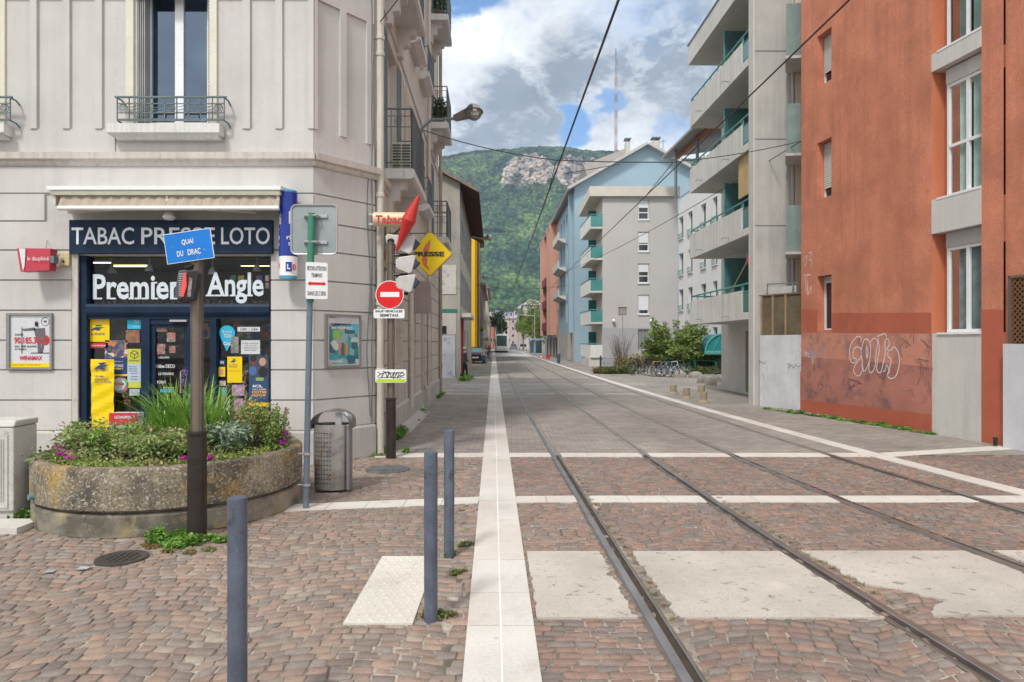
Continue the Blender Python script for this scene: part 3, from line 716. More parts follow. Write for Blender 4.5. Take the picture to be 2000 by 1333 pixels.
def balconette(parent, fr, a0, a1, z0, z1, d, waves=True):
    mb = MB(); B = lambda u, v, y0, y1, e=.008: mb.fbox(fr, u, v, y0, y1, d-e, d+e)
    B(a0-.03, a1+.03, z1-.012, z1+.010, .016)
    h = z1-z0
    for t in (.72, .33, .06): B(a0, a1, z0+h*t-.006, z0+h*t+.006)
    B(a0, a1, z0-.005, z0+.010, .012)
    n = 9; s = (a1-a0)/n
    for k in range(n+1): B(a0+k*s-.006, a0+k*s+.006, z0, z1)
    for k in (0, n//2, n-1):
        spiral(mb, fr, a0+(k+.5)*s, z0+h*.525, min(h*.17, s*.45), d)
        mb.tube([fr.P(a0+(k+.5)*s+min(h*.19, s*.48)*math.cos(q), z0+h*.525+min(h*.19, s*.48)*math.sin(q), d) for q in np.linspace(0, 6.3, 18)], .005, 4)
    for (u, v) in ((1, n//2), (n//2+1, n-1)):
        for c in (.40, .50, .60):
            mb.tube([fr.P(a0+t*s, z0+h*(c+.045*math.sin((t-u)*2.6+c*9)), d) for t in np.linspace(u, v, 20)], .005, 4)
    for a in (a0, a1):
        for z in (z1-.01, z0): mb.tube([fr.P(a, z, d), fr.P(a+.02, z-.01, d*.5), fr.P(a+.02, z-.05, 0)], .012, 5)
    return mb.build('balconette_railing', m_iron, parent)
balconette(corner, FA, XA(229, .16)+.0, XA(438, .16), zA(236, .16), zA(190, .16), .16)
balconette(corner, FA, XA(-180, .16), XA(20, .16), zA(236, .16), zA(190, .16), .16)
window(corner, FA, XA(-170)+.02, XA(-12)-.02, wb, wt, -.16, m_wht, darkglass(), nm=1, fw=.1)
mb = MB(); mb.fbox(FA, XA(-14), XA(12), zt, ztop, 0, .03); mb.build('window_surround', m_cream, corner)

# ---- shop front
m_sash = m_navy
mb = MB(); D0, D1 = -.16, .0
zl, zh = zA(857), zA(430)
mb.fbox(FA, sh0-.02, XA(170), .10, zA(500), -.14, .012)
mb.fbox(FA, XA(527), sh1, .10, zA(500), -.14, .005)
mb.fprism(FA, [(-.14, zA(617)), (.01, zA(617)), (.03, zA(611)), (.03, zA(600)), (.01, zA(594)), (-.14, zA(594))], XA(170), XA(527))
mb.fbox(FA, XA(170), XA(527), zA(623), zA(617)-.003, -.14, -.01)
mb.fbox(FA, XA(274), XA(291), .12, zA(623)-.003, -.14, -.012); mb.fbox(FA, XA(364), XA(376), .12, zA(623)-.003, -.14, -.012); mb.fbox(FA, XA(410), XA(422), .12, zA(623)-.003, -.14, .0)
mb.fbox(FA, XA(170), XA(274), .12, .30, -.12, -.01); mb.fbox(FA, XA(422), XA(527), .12, .30, -.12, -.01)
mb.fbox(FA, XA(291), XA(364), zA(634), zA(623)-.006, -.13, -.03)
mb.build('shop_frame', m_navy, corner)
m_shopglass = glass('shop window glass', (.86, .90, .91), -.02, .01)
mb = MB()
P4 = lambda mb, fr, a0, a1, z0, z1, d: mb.quad(fr.P(a0, z0, d), fr.P(a1, z0, d), fr.P(a1, z1, d), fr.P(a0, z1, d))
P4(mb, FA, XA(170), XA(527), zA(594), zA(503), -.08)
mb.build('transom_glass', m_shopglass, corner)
mb = MB(); P4(mb, FA, XA(170), XA(274), .30, zA(623), -.08); P4(mb, FA, XA(376), XA(410), .2, zA(623), -.08); P4(mb, FA, XA(422), XA(527), .30, zA(623), -.08)
mb.build('display_window_glass', m_shopglass, corner)
door = MB()
for a, b, c, d in ((291, 299, 857, 634), (356, 364, 857, 634)): door.fbox(FA, XA(a), XA(b), .13, zA(634)-.01, -.12, -.05)
door.fbox(FA, XA(299), XA(356), .13, .33, -.12, -.05); door.fbox(FA, XA(299), XA(356), zA(640), zA(634)-.01, -.12, -.05)
dr = door.build('door', m_navy, corner)
mb = MB(); P4(mb, FA, XA(299), XA(356), .33, zA(640), -.085); mb.build('pane', m_shopglass, dr)
mb = MB(); mb.tube([FA.P(XA(353), 1.0, -.05), FA.P(XA(353), 1.0, -.0), FA.P(XA(353), 1.3, .0), FA.P(XA(353), 1.3, -.05)], .010, 6); mb.fbox(FA, XA(333), XA(366), zA(629), zA(625), -.02, .03)
mb.build('handle', m_galv, dr)
mb = MB(); mb.fbox(FA, sh0, sh1, .0, .12, -.2, .03); mb.build('doorstep', m_conc2, corner)
# interior of the shop
m_int = M('shop interior wall', (.19, .175, .14), .9, var=.3, vs=2)
m_mag = photo('rows of magazines', [(.10, .10, .12), (.50, .10, .08), (.07, .12, .35), (.55, .50, .42), (.13, .28, .12), (.60, .42, .08), (.25, .18, .15), (.04, .04, .05)], 11, 3)
mb = MB(); X0, X1 = -9.5, -2.9
mb.quad((X0, YA+.25, .11), (X1, YA+.25, .11), (X1, 12.6, .11), (X0, 12.6, .11))
mb.quad((X0, YA+.25, 3.0), (X1, YA+.25, 3.0), (X1, 12.6, 3.0), (X0, 12.6, 3.0))
mb.quad((X0, 12.6, .11), (X1, 12.6, .11), (X1, 12.6, 3.0), (X0, 12.6, 3.0))
mb.quad((X0, YA+.25, .11), (X0, 12.6, .11), (X0, 12.6, 3.0), (X0, YA+.25, 3.0)); mb.quad((X1, YA+.25, .11), (X1, 12.6, .11), (X1, 12.6, 3.0), (X1, YA+.25, 3.0))
mb.build('shop_interior', m_int, corner)
def shelf_unit(x0, x1, y, h, lab):
    t = thing('magazine_shelf', lab, 'shelf', ((x0+x1)/2, y, .11))
    mb = MB(); f = F(0, y, 1, 0)
    mb.fbox(f, x0, x1, .11, h, -.3, -.26)
    for k in range(int(h/.32)): mb.fbox(f, x0, x1, .14+.32*k, .165+.32*k, -.26, .0)
    mb.build('shelf_frame', m_int, t)
    mb = MB(); rg = random.Random(int(x0*10)); n = 0
    for k in range(int(h/.32)):
        x = x0+.02
        while x < x1-.15:
            w = rg.uniform(.12, .22); hh = rg.uniform(.2, .28); mb.fbox(f, x, x+w-.01, .17+.32*k, .17+.32*k+hh, -.2+rg.uniform(-.03, .03), -.02, .08); x += w
    mb.build('magazines', m_mag, t)
shelf_unit(-6.6, -5.0, 11.3, 2.5, 'magazine shelf seen through the left shop window behind the yellow banner')
shelf_unit(-4.5, -3.1, 10.9, 2.4, 'magazine shelf seen through the right shop window beside the footballer poster')
shelf_unit(-4.9, -4.55, 11.9, 2.2, 'narrow magazine shelf seen through the glass shop door')
m_tubel = M('lit fluorescent tube', (1.0, .83, .42), .5, var=0, fine=0, emit=2.6)
m_tubew = M('lit white ceiling panel', (1.0, .93, .8), .5, var=0, fine=0, emit=1.6)
rg = random.Random(5)
for i, (a, b, py, Y, lab) in enumerate(((178, 215, 514, 11.0, 'leftmost lit tube lamp seen through the transom glass'), (222, 290, 521, 11.4, 'lit tube lamp behind the letters of the transom, left of the door'),
                           (400, 440, 508, 10.9, 'lit tube lamp behind the transom just right of the signal pole'), (470, 525, 520, 11.5, 'rightmost lit tube lamp seen through the transom glass'), (330, 360, 523, 12.1, 'short lit tube lamp behind the middle of the transom glass'))):
    p0 = at(a, py, Y); p1 = at(b, py, Y)
    t = thing('tube_lamp', lab, 'tube lamp', p0, 'tube lamps on the shop ceiling')
    mb = MB(); mb.box(p0.x, p1.x, Y, Y+.05, p0.z, p0.z+.035); mb.build('lit_tube', m_tubel, t)
    mb = MB(); mb.box(p0.x-.03, p1.x+.03, Y-.02, Y+.07, p0.z+.04, p0.z+.08); mb.box(p0.x+.02, p0.x+.04, Y, Y+.03, p0.z+.08, 3.0); mb.build('fitting', m_wht, t)
for i, (px, py, lab) in enumerate(((218, 528, 'white spotlight left behind the transom, above the first letters'), (292, 524, 'white spotlight hanging behind the transom left of the signal box'), (415, 530, 'white spotlight behind the transom right of the signal box'), (502, 524, 'white spotlight at the right end of the transom'))):
    p = at(px, py, 10.3)
    t = thing('spotlight', lab, 'spotlight', p, 'spotlights hanging in the shop')
    mb = MB(); mb.tube([p+Vector((0, 0, .05)), Vector((p.x, p.y, 2.99))], .008, 5); mb.build('stem', m_wht, t)
    mb = MB(); mb.lathe(p-Vector((0, 0, .05)), [(.065, 0), (.055, .05), (.03, .09), (.02, .11)], 14); mb.build('lamp_head', m_wht, t, smooth=True)
# pennants inside the transom
m_pen = photo('football pennants', [(.05, .25, .10), (.5, .05, .05), (.6, .5, .1), (.05, .08, .3), (.55, .55, .55), (.02, .1, .2)], 5, 8)
for i, (a, lab) in enumerate(((440, 'green and red pennant behind the letters, nearest the signal box'), (456, 'yellow pennant behind the g of the shop name'), (474, 'dark pennant behind the l of the shop name'), (492, 'blue pennant left of the red cross flag'))):
    tag((lambda m: (m.quad(FA.P(XA(a), zA(560), -.16), FA.P(XA(a+12), zA(562), -.16), FA.P(XA(a+12), zA(536), -.16), FA.P(XA(a), zA(536), -.16)), m.build('pennant', photo('pennant %d' % i, [[(.03, .22, .10), (.5, .05, .05)], [(.6, .42, .05), (.5, .08, .05)], [(.03, .05, .12), (.5, .5, .5)], [(.05, .12, .4), (.45, .1, .1)]][i], 9, i)))[1])(MB()), lab, 'pennant', 'pennants behind the shop name')
fl_ = thing('flag', 'small white flag with a red cross behind the transom glass', 'flag', FA.P(XA(516), zA(560), -.16))
mb = MB(); P4(mb, FA, XA(510), XA(526), zA(562), zA(536), -.16); mb.build('cloth', m_wht, fl_)
mb = MB(); P4(mb, FA, XA(510), XA(526), zA(551), zA(547), -.157); P4(mb, FA, XA(516.5), XA(519.5), zA(562), zA(536), -.157); mb.build('red_cross', m_red, fl_)
# green decor behind the transom and lower frieze of small tags
mb = MB()
rg = random.Random(9)
for k in range(30):
    a = XA(172+k*11.6); mb.fbox(FA, a, a+.05, zA(593), zA(593)+rg.uniform(.03, .07), -.2, -.17)
tag(mb.build('dried_plants', photo('dried reeds', [(.05, .05, .04), (.12, .10, .06), (.2, .17, .1), (.03, .03, .03)], 40, 2)), 'row of small dark goods on the ledge behind the transom glass', 'ornament')

# sign board with shop lettering
sb = thing('shop_sign', 'long navy sign board reading TABAC PRESSE LOTO in pale letters above the shop', 'shop sign', FA.P(XA(333), zA(495), 0))
mb = MB(); D = .11; mb.fbox(FA, XA(135, D), XA(531, D), zA(495, D), zA(430, D), .03, D); mb.build('board', m_navy, sb)
m_let = M('pale grey blue lettering', (.64, .68, .72), .5, var=.05)
b_ = .010
lettering(sb, 'TABAC', FA, XA(140, D), XA(262, D), zA(478, D), zA(444.5, D), D, m_let, b_)
lettering(sb, 'PRESSE', FA, XA(276, D), XA(420, D), zA(478, D), zA(444.5, D), D, m_let, b_)
lettering(sb, 'LOTO', FA, XA(432, D), XA(527, D), zA(478, D), zA(444.5, D), D, m_let, b_)
nm = thing('shop_name', 'big pale serif letters reading Premier Angle on the transom glass', 'lettering', FA.P(XA(345), zA(590), -.07))
m_let2 = M('white vinyl lettering', (.60, .66, .72), .5, var=.05)
def serif_word(parent, word, a0, a1, z0, z1, d, cap, mat):
    # heavy face: the built-in font thickened, with slab serifs added under each stem
    lettering(parent, word, FA, a0, a1, z0, z1, d, mat, .022, name='lettering')
serif_word(nm, 'Premier', XA(175), XA(347), zA(584.5), zA(535), -.078, 1, m_let2)
serif_word(nm, 'Angle', XA(399), XA(511), zA(592.5), zA(531), -.078, 1, m_let2)
mb = MB()
for px, py, w in ((184, 583, 18), (214, 583, 12), (250, 583, 10), (262, 583, 10), (276, 583, 10), (297, 583, 13), (334, 583, 14), (405, 577, 16), (421, 577, 14), (436, 577, 11), (450, 577, 11), (483, 577, 13), (297, 552, 9), (334, 552, 8), (179, 538, 9)):
    mb.fbox(FA, XA(px-w/2), XA(px+w/2), zA(py+1.4), zA(py-1.8), -.079, -.0755)
mb.build('serifs', m_let2, nm)
lettering(nm, 'ROUGE', FA, XA(281), XA(313), zA(592), zA(587), -.078, m_black, .02)

# awning in its box
aw = thing('awning', 'rolled beige awning with a white lid above the shop sign', 'awning', FA.P(XA(320), zA(410), 0))
FW_ = FA; dA = .42
mb = MB(); a0, a1 = XA(90, dA), XA(548, dA)
mb.fprism(FA, [(0.03, zA(364, dA)+.05), (dA-.04, zA(364, dA)+.012), (dA, zA(364, dA)), (dA, zA(371, dA)), (.03, zA(371, dA)+.03)], a0, a1)
mb.build('lid', m_wht, aw)
mb = MB(); mb.fprism(FA, [(.05, zA(380, dA)), (dA-.03, zA(380, dA)), (dA-.01, zA(372, dA)), (.05, zA(372, dA))], a0+.04, a1-.02)
mb.build('cassette', m_cream, aw)
m_awn = M('beige awning cloth', (.40, .345, .275), .85, var=.08, streak=.25, sscale=(30, 30, 2), stain=[((.35, .27, .18), 6, .6, .8, .5)])
mb = MB(); n = 60
for k in range(n):
    u0, u1 = XA(115, .38)+(a1-.03-XA(115, .38))*k/n, XA(115, .38)+(a1-.03-XA(115, .38))*(k+1)/n
    w0, w1 = .012*math.sin(k*1.9), .012*math.sin((k+1)*1.9)
    mb.quad(FA.P(u0, zA(404, .38), .40+w0), FA.P(u1, zA(404, .38), .40+w1), FA.P(u1, zA(381, .38), .34+w1), FA.P(u0, zA(381, .38), .34+w0))
mb.build('rolled_cloth', m_awn, aw, smooth=True)
mb = MB(); mb.tube([FA.P(XA(114, .42), zA(407, .42), .42), FA.P(XA(545, .42), zA(407, .42), .42)], .032, 12); mb.build('front_bar', m_wht, aw, smooth=True)
mb = MB()
for u, v, w_ in ((134, 250, 1), (500, 400, -1)):
    mb.tube([FA.P(XA(u, .2), zA(415, .2), .20), FA.P(XA(v, .3), zA(409, .3), .32)], .022, 8)
for u in (112, 330, 545): mb.fbox(FA, XA(u, .3)-.015, XA(u, .3)+.015, zA(402, .3), zA(378, .3), .0, .36)
mb.build('folding_arm', m_cream, aw)
lp = thing('wall_lamp', 'small white ribbed lamp under the awning above the shop sign', 'lamp', FA.P(XA(330), zA(430), .12))
mb = MB(); c = FA.P(XA(330, .2), zA(430, .2), .2); mb.lathe(c, [(.055, 0), (.085, .03), (.085, .05), (.06, .06), (.075, .075), (.045, .09), (.05, .10), (.02, .115)], 16); mb.build('shade', m_wht, lp, smooth=True)
mb = MB(); mb.tube([c+Vector((0, 0, .1)), c+Vector((0, .2, .12))], .01, 6); mb.build('arm', m_wht, lp)

# downpipe at the corner and others along the street side
def downpipe(fr, a, d, z0, z1, r, label, mat, joints=(), kink=None):
    t = thing('downpipe', label, 'downpipe', fr.P(a, z0, d), 'downpipes of the corner building')
    mb = MB(); mb.tube([fr.P(a, z0, d), fr.P(a, z1, d)], r, 14); mb.build('pipe', mat, t, smooth=True)
    mb = MB()
    for z in joints: mb.lathe(fr.P(a, z-.035, d), [(r+.002, 0), (r+.012, .006), (r+.012, .06), (r+.002, .07)], 14, False); mb.fbox(fr, a-.01, a+.01, z-.02, z+.0, 0, d-r)
    if joints: mb.build('bracket', mat, t)
    return t
m_pipe = M('cream painted pipe', (.55, .53, .48), .6, var=.08, streak=.25, sscale=(10, 10, 1), stain=[((.2, .17, .14), 5, .62, .78, .6)])
downpipe(FS, .05, .10, .0, HB, .058, 'thick cream downpipe running down the building corner beside the shop', m_pipe, (1.28, 2.3, 3.95, 6.1, 6.35, 9))
downpipe(FS, 4.0, .10, .35, 4.5, .05, 'cream downpipe on the street side left of the grey box, bracketed to the wall', m_pipe, (1.0, 1.6, 2.1, 2.8, 3.4))
downpipe(FS, 8.05, .09, .15, HB, .045, 'thin pale downpipe on the street side before the far balconies', m_pipe, (1.0, 2.2, 3.6, 6, 9))
downpipe(FS, 11.9, .10, .0, HB, .055, 'brown stained downpipe at the far end of the corner building', M('rusty downpipe', (.38, .31, .25), .7, var=.2, streak=.4), (.9, 2.2, 3.4, 5, 7, 9.5, 12))

# street side windows, doors, shutters
m_blue_sh = M('pale blue grey shutter', (.26, .33, .36), .65, var=.12, streak=.2, sscale=(30, 30, 1.5))
def shutters(fr, a0, a1, z0, z1, w):
    for a, b in ((a0-w, a0-.005), (a1+.005, a1+w)):
        mb = MB(); mb.fbox(fr, a, b, z0, z1, .01, .028)
        for k in range(int((z1-z0)/.06)): mb.fbox(fr, a+.03, b-.03, z0+.06*k+.01, z0+.06*k+.045, .028, .042, .008)
        mb.build('shutter', m_blue_sh, corner)
gd = darkglass()
for (a0, a1, z0, z1) in SO[1:]:
    if z0 > .2: window(corner, FS, a0+.01, a1-.01, z0+.01, z1-.01, -.15, m_wht, gd, nm=1, fw=.07)
for zf in (4.62, 7.85, 11.1):
    shutters(FS, 1.25, 2.55, zf, zf+2.35, .42); shutters(FS, 9.1, 9.9, zf, zf+2.35, .4)
    for a in (4.5, 6.5): balconette(corner, FS, a-.1, a+1.0, zf+.5, zf+1.15, .22); m2 = MB(); m2.fprism(FS, [(0, zf+.30), (.12, zf+.30), (.26, zf+.38), (.26, zf+.48), (0, zf+.5)], a-.2, a+1.1); m2.build('sill', m_sill, corner)
a0, a1, z0, z1 = SO[0]
mb = MB(); mb.fbox(FS, a0, a1, z0, z1, -.15, -.10); d2 = mb.build('side_door', m_navy, corner)
mb = MB(); P4(mb, FS, a0+.12, a1-.12, .9, 2.6, -.095); mb.build('pane', photo('posters on side door', [(.03, .04, .06), (.3, .28, .25), (.03, .05, .12), (.02, .02, .03), (.02, .02, .02)], 14, 5), d2)
mb = MB(); mb.fbox(FS, a0-.05, a1+.05, 2.9, 3.75, .03, .12); mb.build('side_fascia', photo('yellow and green press fascia', [(.5, .42, .04), (.09, .10, .07), (.4, .35, .2), (.05, .05, .05), (.3, .28, .22)], 6, 2), corner)
mb = MB(); a0, a1, z0, z1 = SO[3]; mb.fbox(FS, a0, a1, z0, z1, -.14, -.09); mb.build('door', M('dull grey door', (.10, .105, .11), .6), corner)

# balconies with iron railings, console blocks
def iron_balcony(label_i, a0, a1, zs, w, rail=1.0, panel=True, plants=False):
    mb = MB(); mb.fprism(FS, [(0, zs), (w-.05, zs), (w, zs+.03), (w, zs+.15), (w-.03, zs+.17), (0, zs+.17)], a0, a1)
    bal = mb.build('balcony', m_sill, corner)
    mb = MB()
    for a in (a0+.18, a1-.38):
        mb.fprism(FS, [(0, zs-.55), (.10, zs-.55), (.12, zs-.35), (.22, zs-.33), (.24, zs-.16), (.34, zs-.14), (.36, zs), (0, zs)], a, a+.20)
    mb.build('console', m_conc, bal)
    mb = MB(); z0, z1 = zs+.17, zs+.17+rail; e = w-.04
    ends = [(FS.P(a0+.02, 0, 0), FS.P(a0+.02, 0, e)), (FS.P(a1-.02, 0, 0), FS.P(a1-.02, 0, e)), (FS.P(a0+.02, 0, e), FS.P(a1-.02, 0, e))]
    for p, q in ends:
        L = (q-p).length; n = max(2, int(L/.11))
        for z, r in ((z1, .016), (z1-.12, .008), (z1-.30, .008), (z0+.10, .010)): mb.tube([p+Z*z, q+Z*z], r, 4)
        for k in range(n+1): c = p+(q-p)*k/n; mb.tube([c+Z*(z0+.0), c+Z*(z1)], .007 if 0 < k < n else .014, 4)
        fr2 = F(p.x, p.y, *(q-p).xy)
        ns = max(1, int(L/.6))
        for k in range(ns): spiral(mb, fr2, L*(k+.5)/ns, z1-.21, .075, 0)
    mb.build('railing', m_iron, bal)
    return bal
iron_balcony(0, 1.05, 2.95, 4.45, .50); iron_balcony(1, 1.05, 2.95, 7.68, .50); iron_balcony(2, 1.05, 2.95, 10.9, .5)
for zs in (4.50, 7.72, 10.75): iron_balcony(3, 8.75, 10.5, zs, .56)
mb = MB(); mb.fbox(FS, 2.88, 2.92, 4.65, 5.55, .05, .46); mb.build('reed_screen', M('pale blue reed screen', (.28, .36, .37), .8, var=.15, streak=.3, sscale=(40, 40, 1)), corner)
ac = thing('air_conditioner', 'louvred cream air conditioning unit standing on the lowest iron balcony', 'air conditioner', FS.P(1.9, 4.62, .3), None)
mb = MB(); mb.fbox(FS, 1.35, 1.75, 4.63, 5.15, .08, .42); mb.build('casing', m_cream, ac)
fE = F(FS.P(1.34, 0, 0).x, FS.P(1.34, 0, 0).y, *(FS.n.xy))
mb = MB()
for k in range(9): mb.fbox(fE, .10, .24, 4.68+.05*k, 4.70+.05*k, 0, .01); mb.fbox(fE, .26, .40, 4.68+.05*k, 4.70+.05*k, 0, .01)
mb.build('louvre', m_black, ac)
for i, (zs, lab) in enumerate(((7.89, 'brown planter box with leafy plants on the middle far balcony'), (10.92, 'green potted plants on the top far balcony'))):
    o = FS.P(9.2, zs, .3); t = thing('balcony_plants', lab, 'potted plants', o, 'plants on the far balconies')
    mb = MB(); mb.fbox(FS, 8.95, 9.9, zs, zs+.22, .15, .42); mb.build('planter_box', m_brown2, t)
    leaf_cloud('foliage', [(o.x, o.y+.1, zs+.5, .2, .5, .35), (o.x, o.y-.2, zs+.4, .18, .3, .3)], 700, .05, [(.05, .09, .03), (.09, .13, .05), (.12, .08, .05)], m_leaf, t, seed=i)
m_box = M('faded sign box', (.36, .29, .29), .6, var=.15)
bx_ = thing('shop_sign_box', 'faded pinkish projecting sign box on the street side wall behind the yellow diamond', 'sign', FS.P(4.5, 2.7, 0))
mb = MB(); mb.fbox(FS, 4.55, 4.75, 2.35, 3.05, .05, .45); mb.build('box', m_box, bx_); mb = MB(); mb.fbox(FS, 4.6, 4.7, 2.9, 2.95, 0, .05); mb.build('bracket', m_iron, bx_)

# ---- items fixed to the building
def poster_frame(fr, a0, a1, z0, z1, label, pic, extra, d=.03):
    t = thing('poster_frame', label, 'poster', fr.P((a0+a1)/2, z0, d))
    mb = MB(); w = .028
    mb.fbox(fr, a0, a1, z1-w, z1, d, d+.045); mb.fbox(fr, a0, a1, z0, z0+w, d, d+.045); mb.fbox(fr, a0, a0+w*1.6, z0+w, z1-w, d, d+.045); mb.fbox(fr, a1-w, a1, z0+w, z1-w, d, d+.045)
    mb.build('frame', M('aluminium poster frame', (.26, .26, .255), .5, metal=.4), t)
    mb = MB(); mb.fbox(fr, a0+w*1.6, a1-w, z0+w, z1-w, d, d+.02); mb.build('paper', pic, t)
    extra(t, d+.022); return t
m_paper = M('poster paper', (.55, .57, .60), .5, var=.08, vs=4)
def block(parent, fr, a0, a1, z0, z1, d, mat, name='printed_area', t=.0015):
    mb = MB(); mb.fbox(fr, a0, a1, z0, z1, d-.001, d+t); return mb.build(name, mat, parent)
m_yel = M('yellow print', (.78, .56, .0), .45, var=.03, fine=.02)
m_redp = M('red print', (.50, .03, .04), .5, var=.05)
m_bluep = M('dark blue print', (.02, .05, .16), .5, var=.1)
m_cyan = M('bright cyan print', (.02, .40, .62), .4, var=.05)
m_whitep = M('white print', (.62, .64, .66), .5, var=.05)
m_blackp = M('black print', (.03, .03, .035), .5, var=.1)
m_greenp = M('green print', (.22, .42, .10), .5, var=.1)
def ex1(t, d):
    A = lambda px: XA(px, .05); zz_ = lambda py: zA(py, .05)
    # figure holding out an arm with a round drum, drawn as flat ink
    mb = MB()
    for pts in ([(75, 634), (70, 630), (68, 638), (76, 640)], [(44, 643), (68, 640), (70, 646), (46, 647)], [(66, 642), (88, 641), (90, 668), (72, 670)], [(73, 668), (80, 668), (80, 690), (74, 690)], [(82, 668), (88, 668), (84, 690), (79, 690)], [(60, 689), (97, 689), (97, 691), (60, 691)], [(42, 640), (44, 640), (44, 691), (42, 691)]):
        mb.quad(*[FA.P(A(x), zz_(y), d+.001) for x, y in pts])
    mb.quad(*[FA.P(A(71.5+4*math.cos(q)), zz_(632-4.5*math.sin(q)), d+.001) for q in np.linspace(0, 6.28, 12)[:-1]])
    mb.build('printed_figure', M('grey ink', (.12, .11, .13), .6, var=.3, vs=60), t)
    mb = MB(); mb.quad(*[FA.P(A(90+7*math.cos(q)), zz_(665-10*math.sin(q)), d+.0005) for q in np.linspace(0, 6.28, 16)[:-1]]); mb.build('printed_drum', m_redp, t)
    lettering(t, 'GAGNEZ', FA, A(29), A(46), zz_(656), zz_(652), d, m_blackp, .02)
    lettering(t, '90.185.352 €', FA, A(28), A(96), zz_(672), zz_(658), d, m_redp, .03)
    lettering(t, 'AU 1ER RANG', FA, A(29), A(72), zz_(679), zz_(675), d, m_blackp, .02)
    lettering(t, 'DE WINAMAX', FA, A(29), A(52), zz_(684), zz_(681), d, m_blackp, .02)
    lettering(t, 'WINAMAX', FA, A(38), A(83), zz_(704), zz_(695.5), d, m_redp, .04)
    lettering(t, 'W', FA, A(85), A(92), zz_(631), zz_(626), d, m_blackp, .03)
    mb = MB()
    for q in np.linspace(0, 6.28, 25)[:-1]: pass
    mb.tube([FA.P(A(88.5+7.5*math.cos(q)), zz_(628.5-8*math.sin(q)), d+.001) for q in np.linspace(0, 6.29, 25)], .003, 4); mb.build('printed_ring', m_blackp, t)
    block(t, FA, A(20.5), A(100), zz_(717.5), zz_(709), d, m_yel)
    lettering(t, 'Les jeux d\'argent et de hasard peuvent', FA, A(24), A(80), zz_(715), zz_(711.5), d+.001, m_blackp)
poster_frame(FA, XA(14, .05), XA(103, .05), zA(722, .05), zA(612, .05), 'framed poster with red figures and a yellow foot on the wall left of the shop', m_paper, ex1)
fC_a = lambda px: FC.a(px, .05)
def ex2(t, d):
    zc_ = lambda py: FC.z(py, .35, .05)
    block(t, FC, fC_a(643), fC_a(700), zc_(712), zc_(632), d, photo('street scene print', [(.03, .20, .22), (.05, .28, .33), (.45, .50, .50), (.03, .13, .16), (.20, .36, .38), (.30, .33, .30), (.04, .22, .26)], 9, 1), 'picture')
    block(t, FC, fC_a(650), fC_a(664), zc_(662), zc_(645), d+.002, m_greenp)
    lettering(t, 'JUSTE UN PAS', FC, fC_a(647), fC_a(685), zc_(637), zc_(632), d+.003, m_blackp, .03)
    lettering(t, 'METROPOLE', FC, fC_a(647), fC_a(688), zc_(643.5), zc_(638.5), d+.003, m_whitep, .03)
    lettering(t, 'M LA MAG', FC, fC_a(647), fC_a(669), zc_(709), zc_(703), d+.003, m_whitep, .04)
    lettering(t, 'GRENOBLE', FC, fC_a(643), fC_a(655), zc_(622), zc_(619), d, m_blackp, .01)
    mb = MB()
    for x, w, c in ((661, 4, 0), (667, 4, 1), (674, 5, 2)):
        mb.m = c; P4(mb, FC, fC_a(x), fC_a(x+w), zc_(694), zc_(670), d+.003)
    mb.build('printed_people', [M('pink ink', (.45, .2, .15), .6), M('brown ink', (.14, .08, .06), .6), M('orange ink', (.5, .25, .12), .6)], t)
    block(t, FC, fC_a(676), fC_a(700), zc_(645), zc_(632), d+.001, M('sky blue ink', (.10, .42, .55), .6), 'picture')
poster_frame(FC, fC_a(634), fC_a(704), FC.z(718, .35, .05), FC.z(614, .35, .05), 'framed teal street scene poster on the angled wall right of the sign pole', m_paper, ex2)

ld = thing('newspaper_sign', 'red and white box sign reading le dauphine on a bracket left of the shop', 'sign', FA.P(XA(65), zA(530), .2))
mb = MB(); q = lambda px, py, d: FA.P(XA(px, d), zA(py, d), d)
mb.prism([q(33, 485, .33), q(40, 531, .33), q(96, 528, .30), q(99, 486, .30)], (0, .14, 0)); bo = mb.build('box', M('pinkish red plastic', (.46, .045, .07), .4, var=.05), ld)
mb = MB(); mb.prism([q(37, 485.5, .334), q(45, 530, .334), q(48, 520, .334), q(49.5, 500, .334), q(49.5, 486, .334)], (0, -.002, 0)); mb.build('white_wedge', m_whitep, ld)
lettering(ld, 'le dauphiné', FA, XA(54, .33), XA(96, .33), zA(512, .33), zA(501, .33), .335, m_whitep, .0)
mb = MB(); mb.box(*[sorted((XA(98, .3), XA(105, .3)))[0], XA(105, .3), YA-.30, YA-.2, zA(514, .3), zA(500, .3)]); mb.tube([q(105, 507, .25), q(112, 500, .1), q(125, 493, .02)], .006, 5); mb.tube([q(90, 486, .28), q(92, 470, .03), q(128, 465, .03), q(132, 438, .03)], .005, 5); mb.build('bracket', m_iron, ld)
ic = thing('wall_intercom', 'small yellowed plastic box on the wall between the red sign and the shop', 'intercom', FA.P(XA(128), zA(520), .03))
mb = MB(); mb.fbox(FA, XA(119, .06), XA(137, .06), zA(520, .06), zA(494, .06), .03, .09, .01); mb.build('casing', M('yellowed plastic', (.52, .44, .26), .5, var=.1), ic, bevel=.006)
mb = MB(); mb.disc(FA, XA(124, .09), zA(511, .09), .015, .09, .095, 12); mb.build('button', m_brown, ic)
pp = MB()
pp.fbox(FA, XA(146), XA(157), zA(860), zA(494), .028, .06); pp.build('shop_upright', m_cornice, corner)

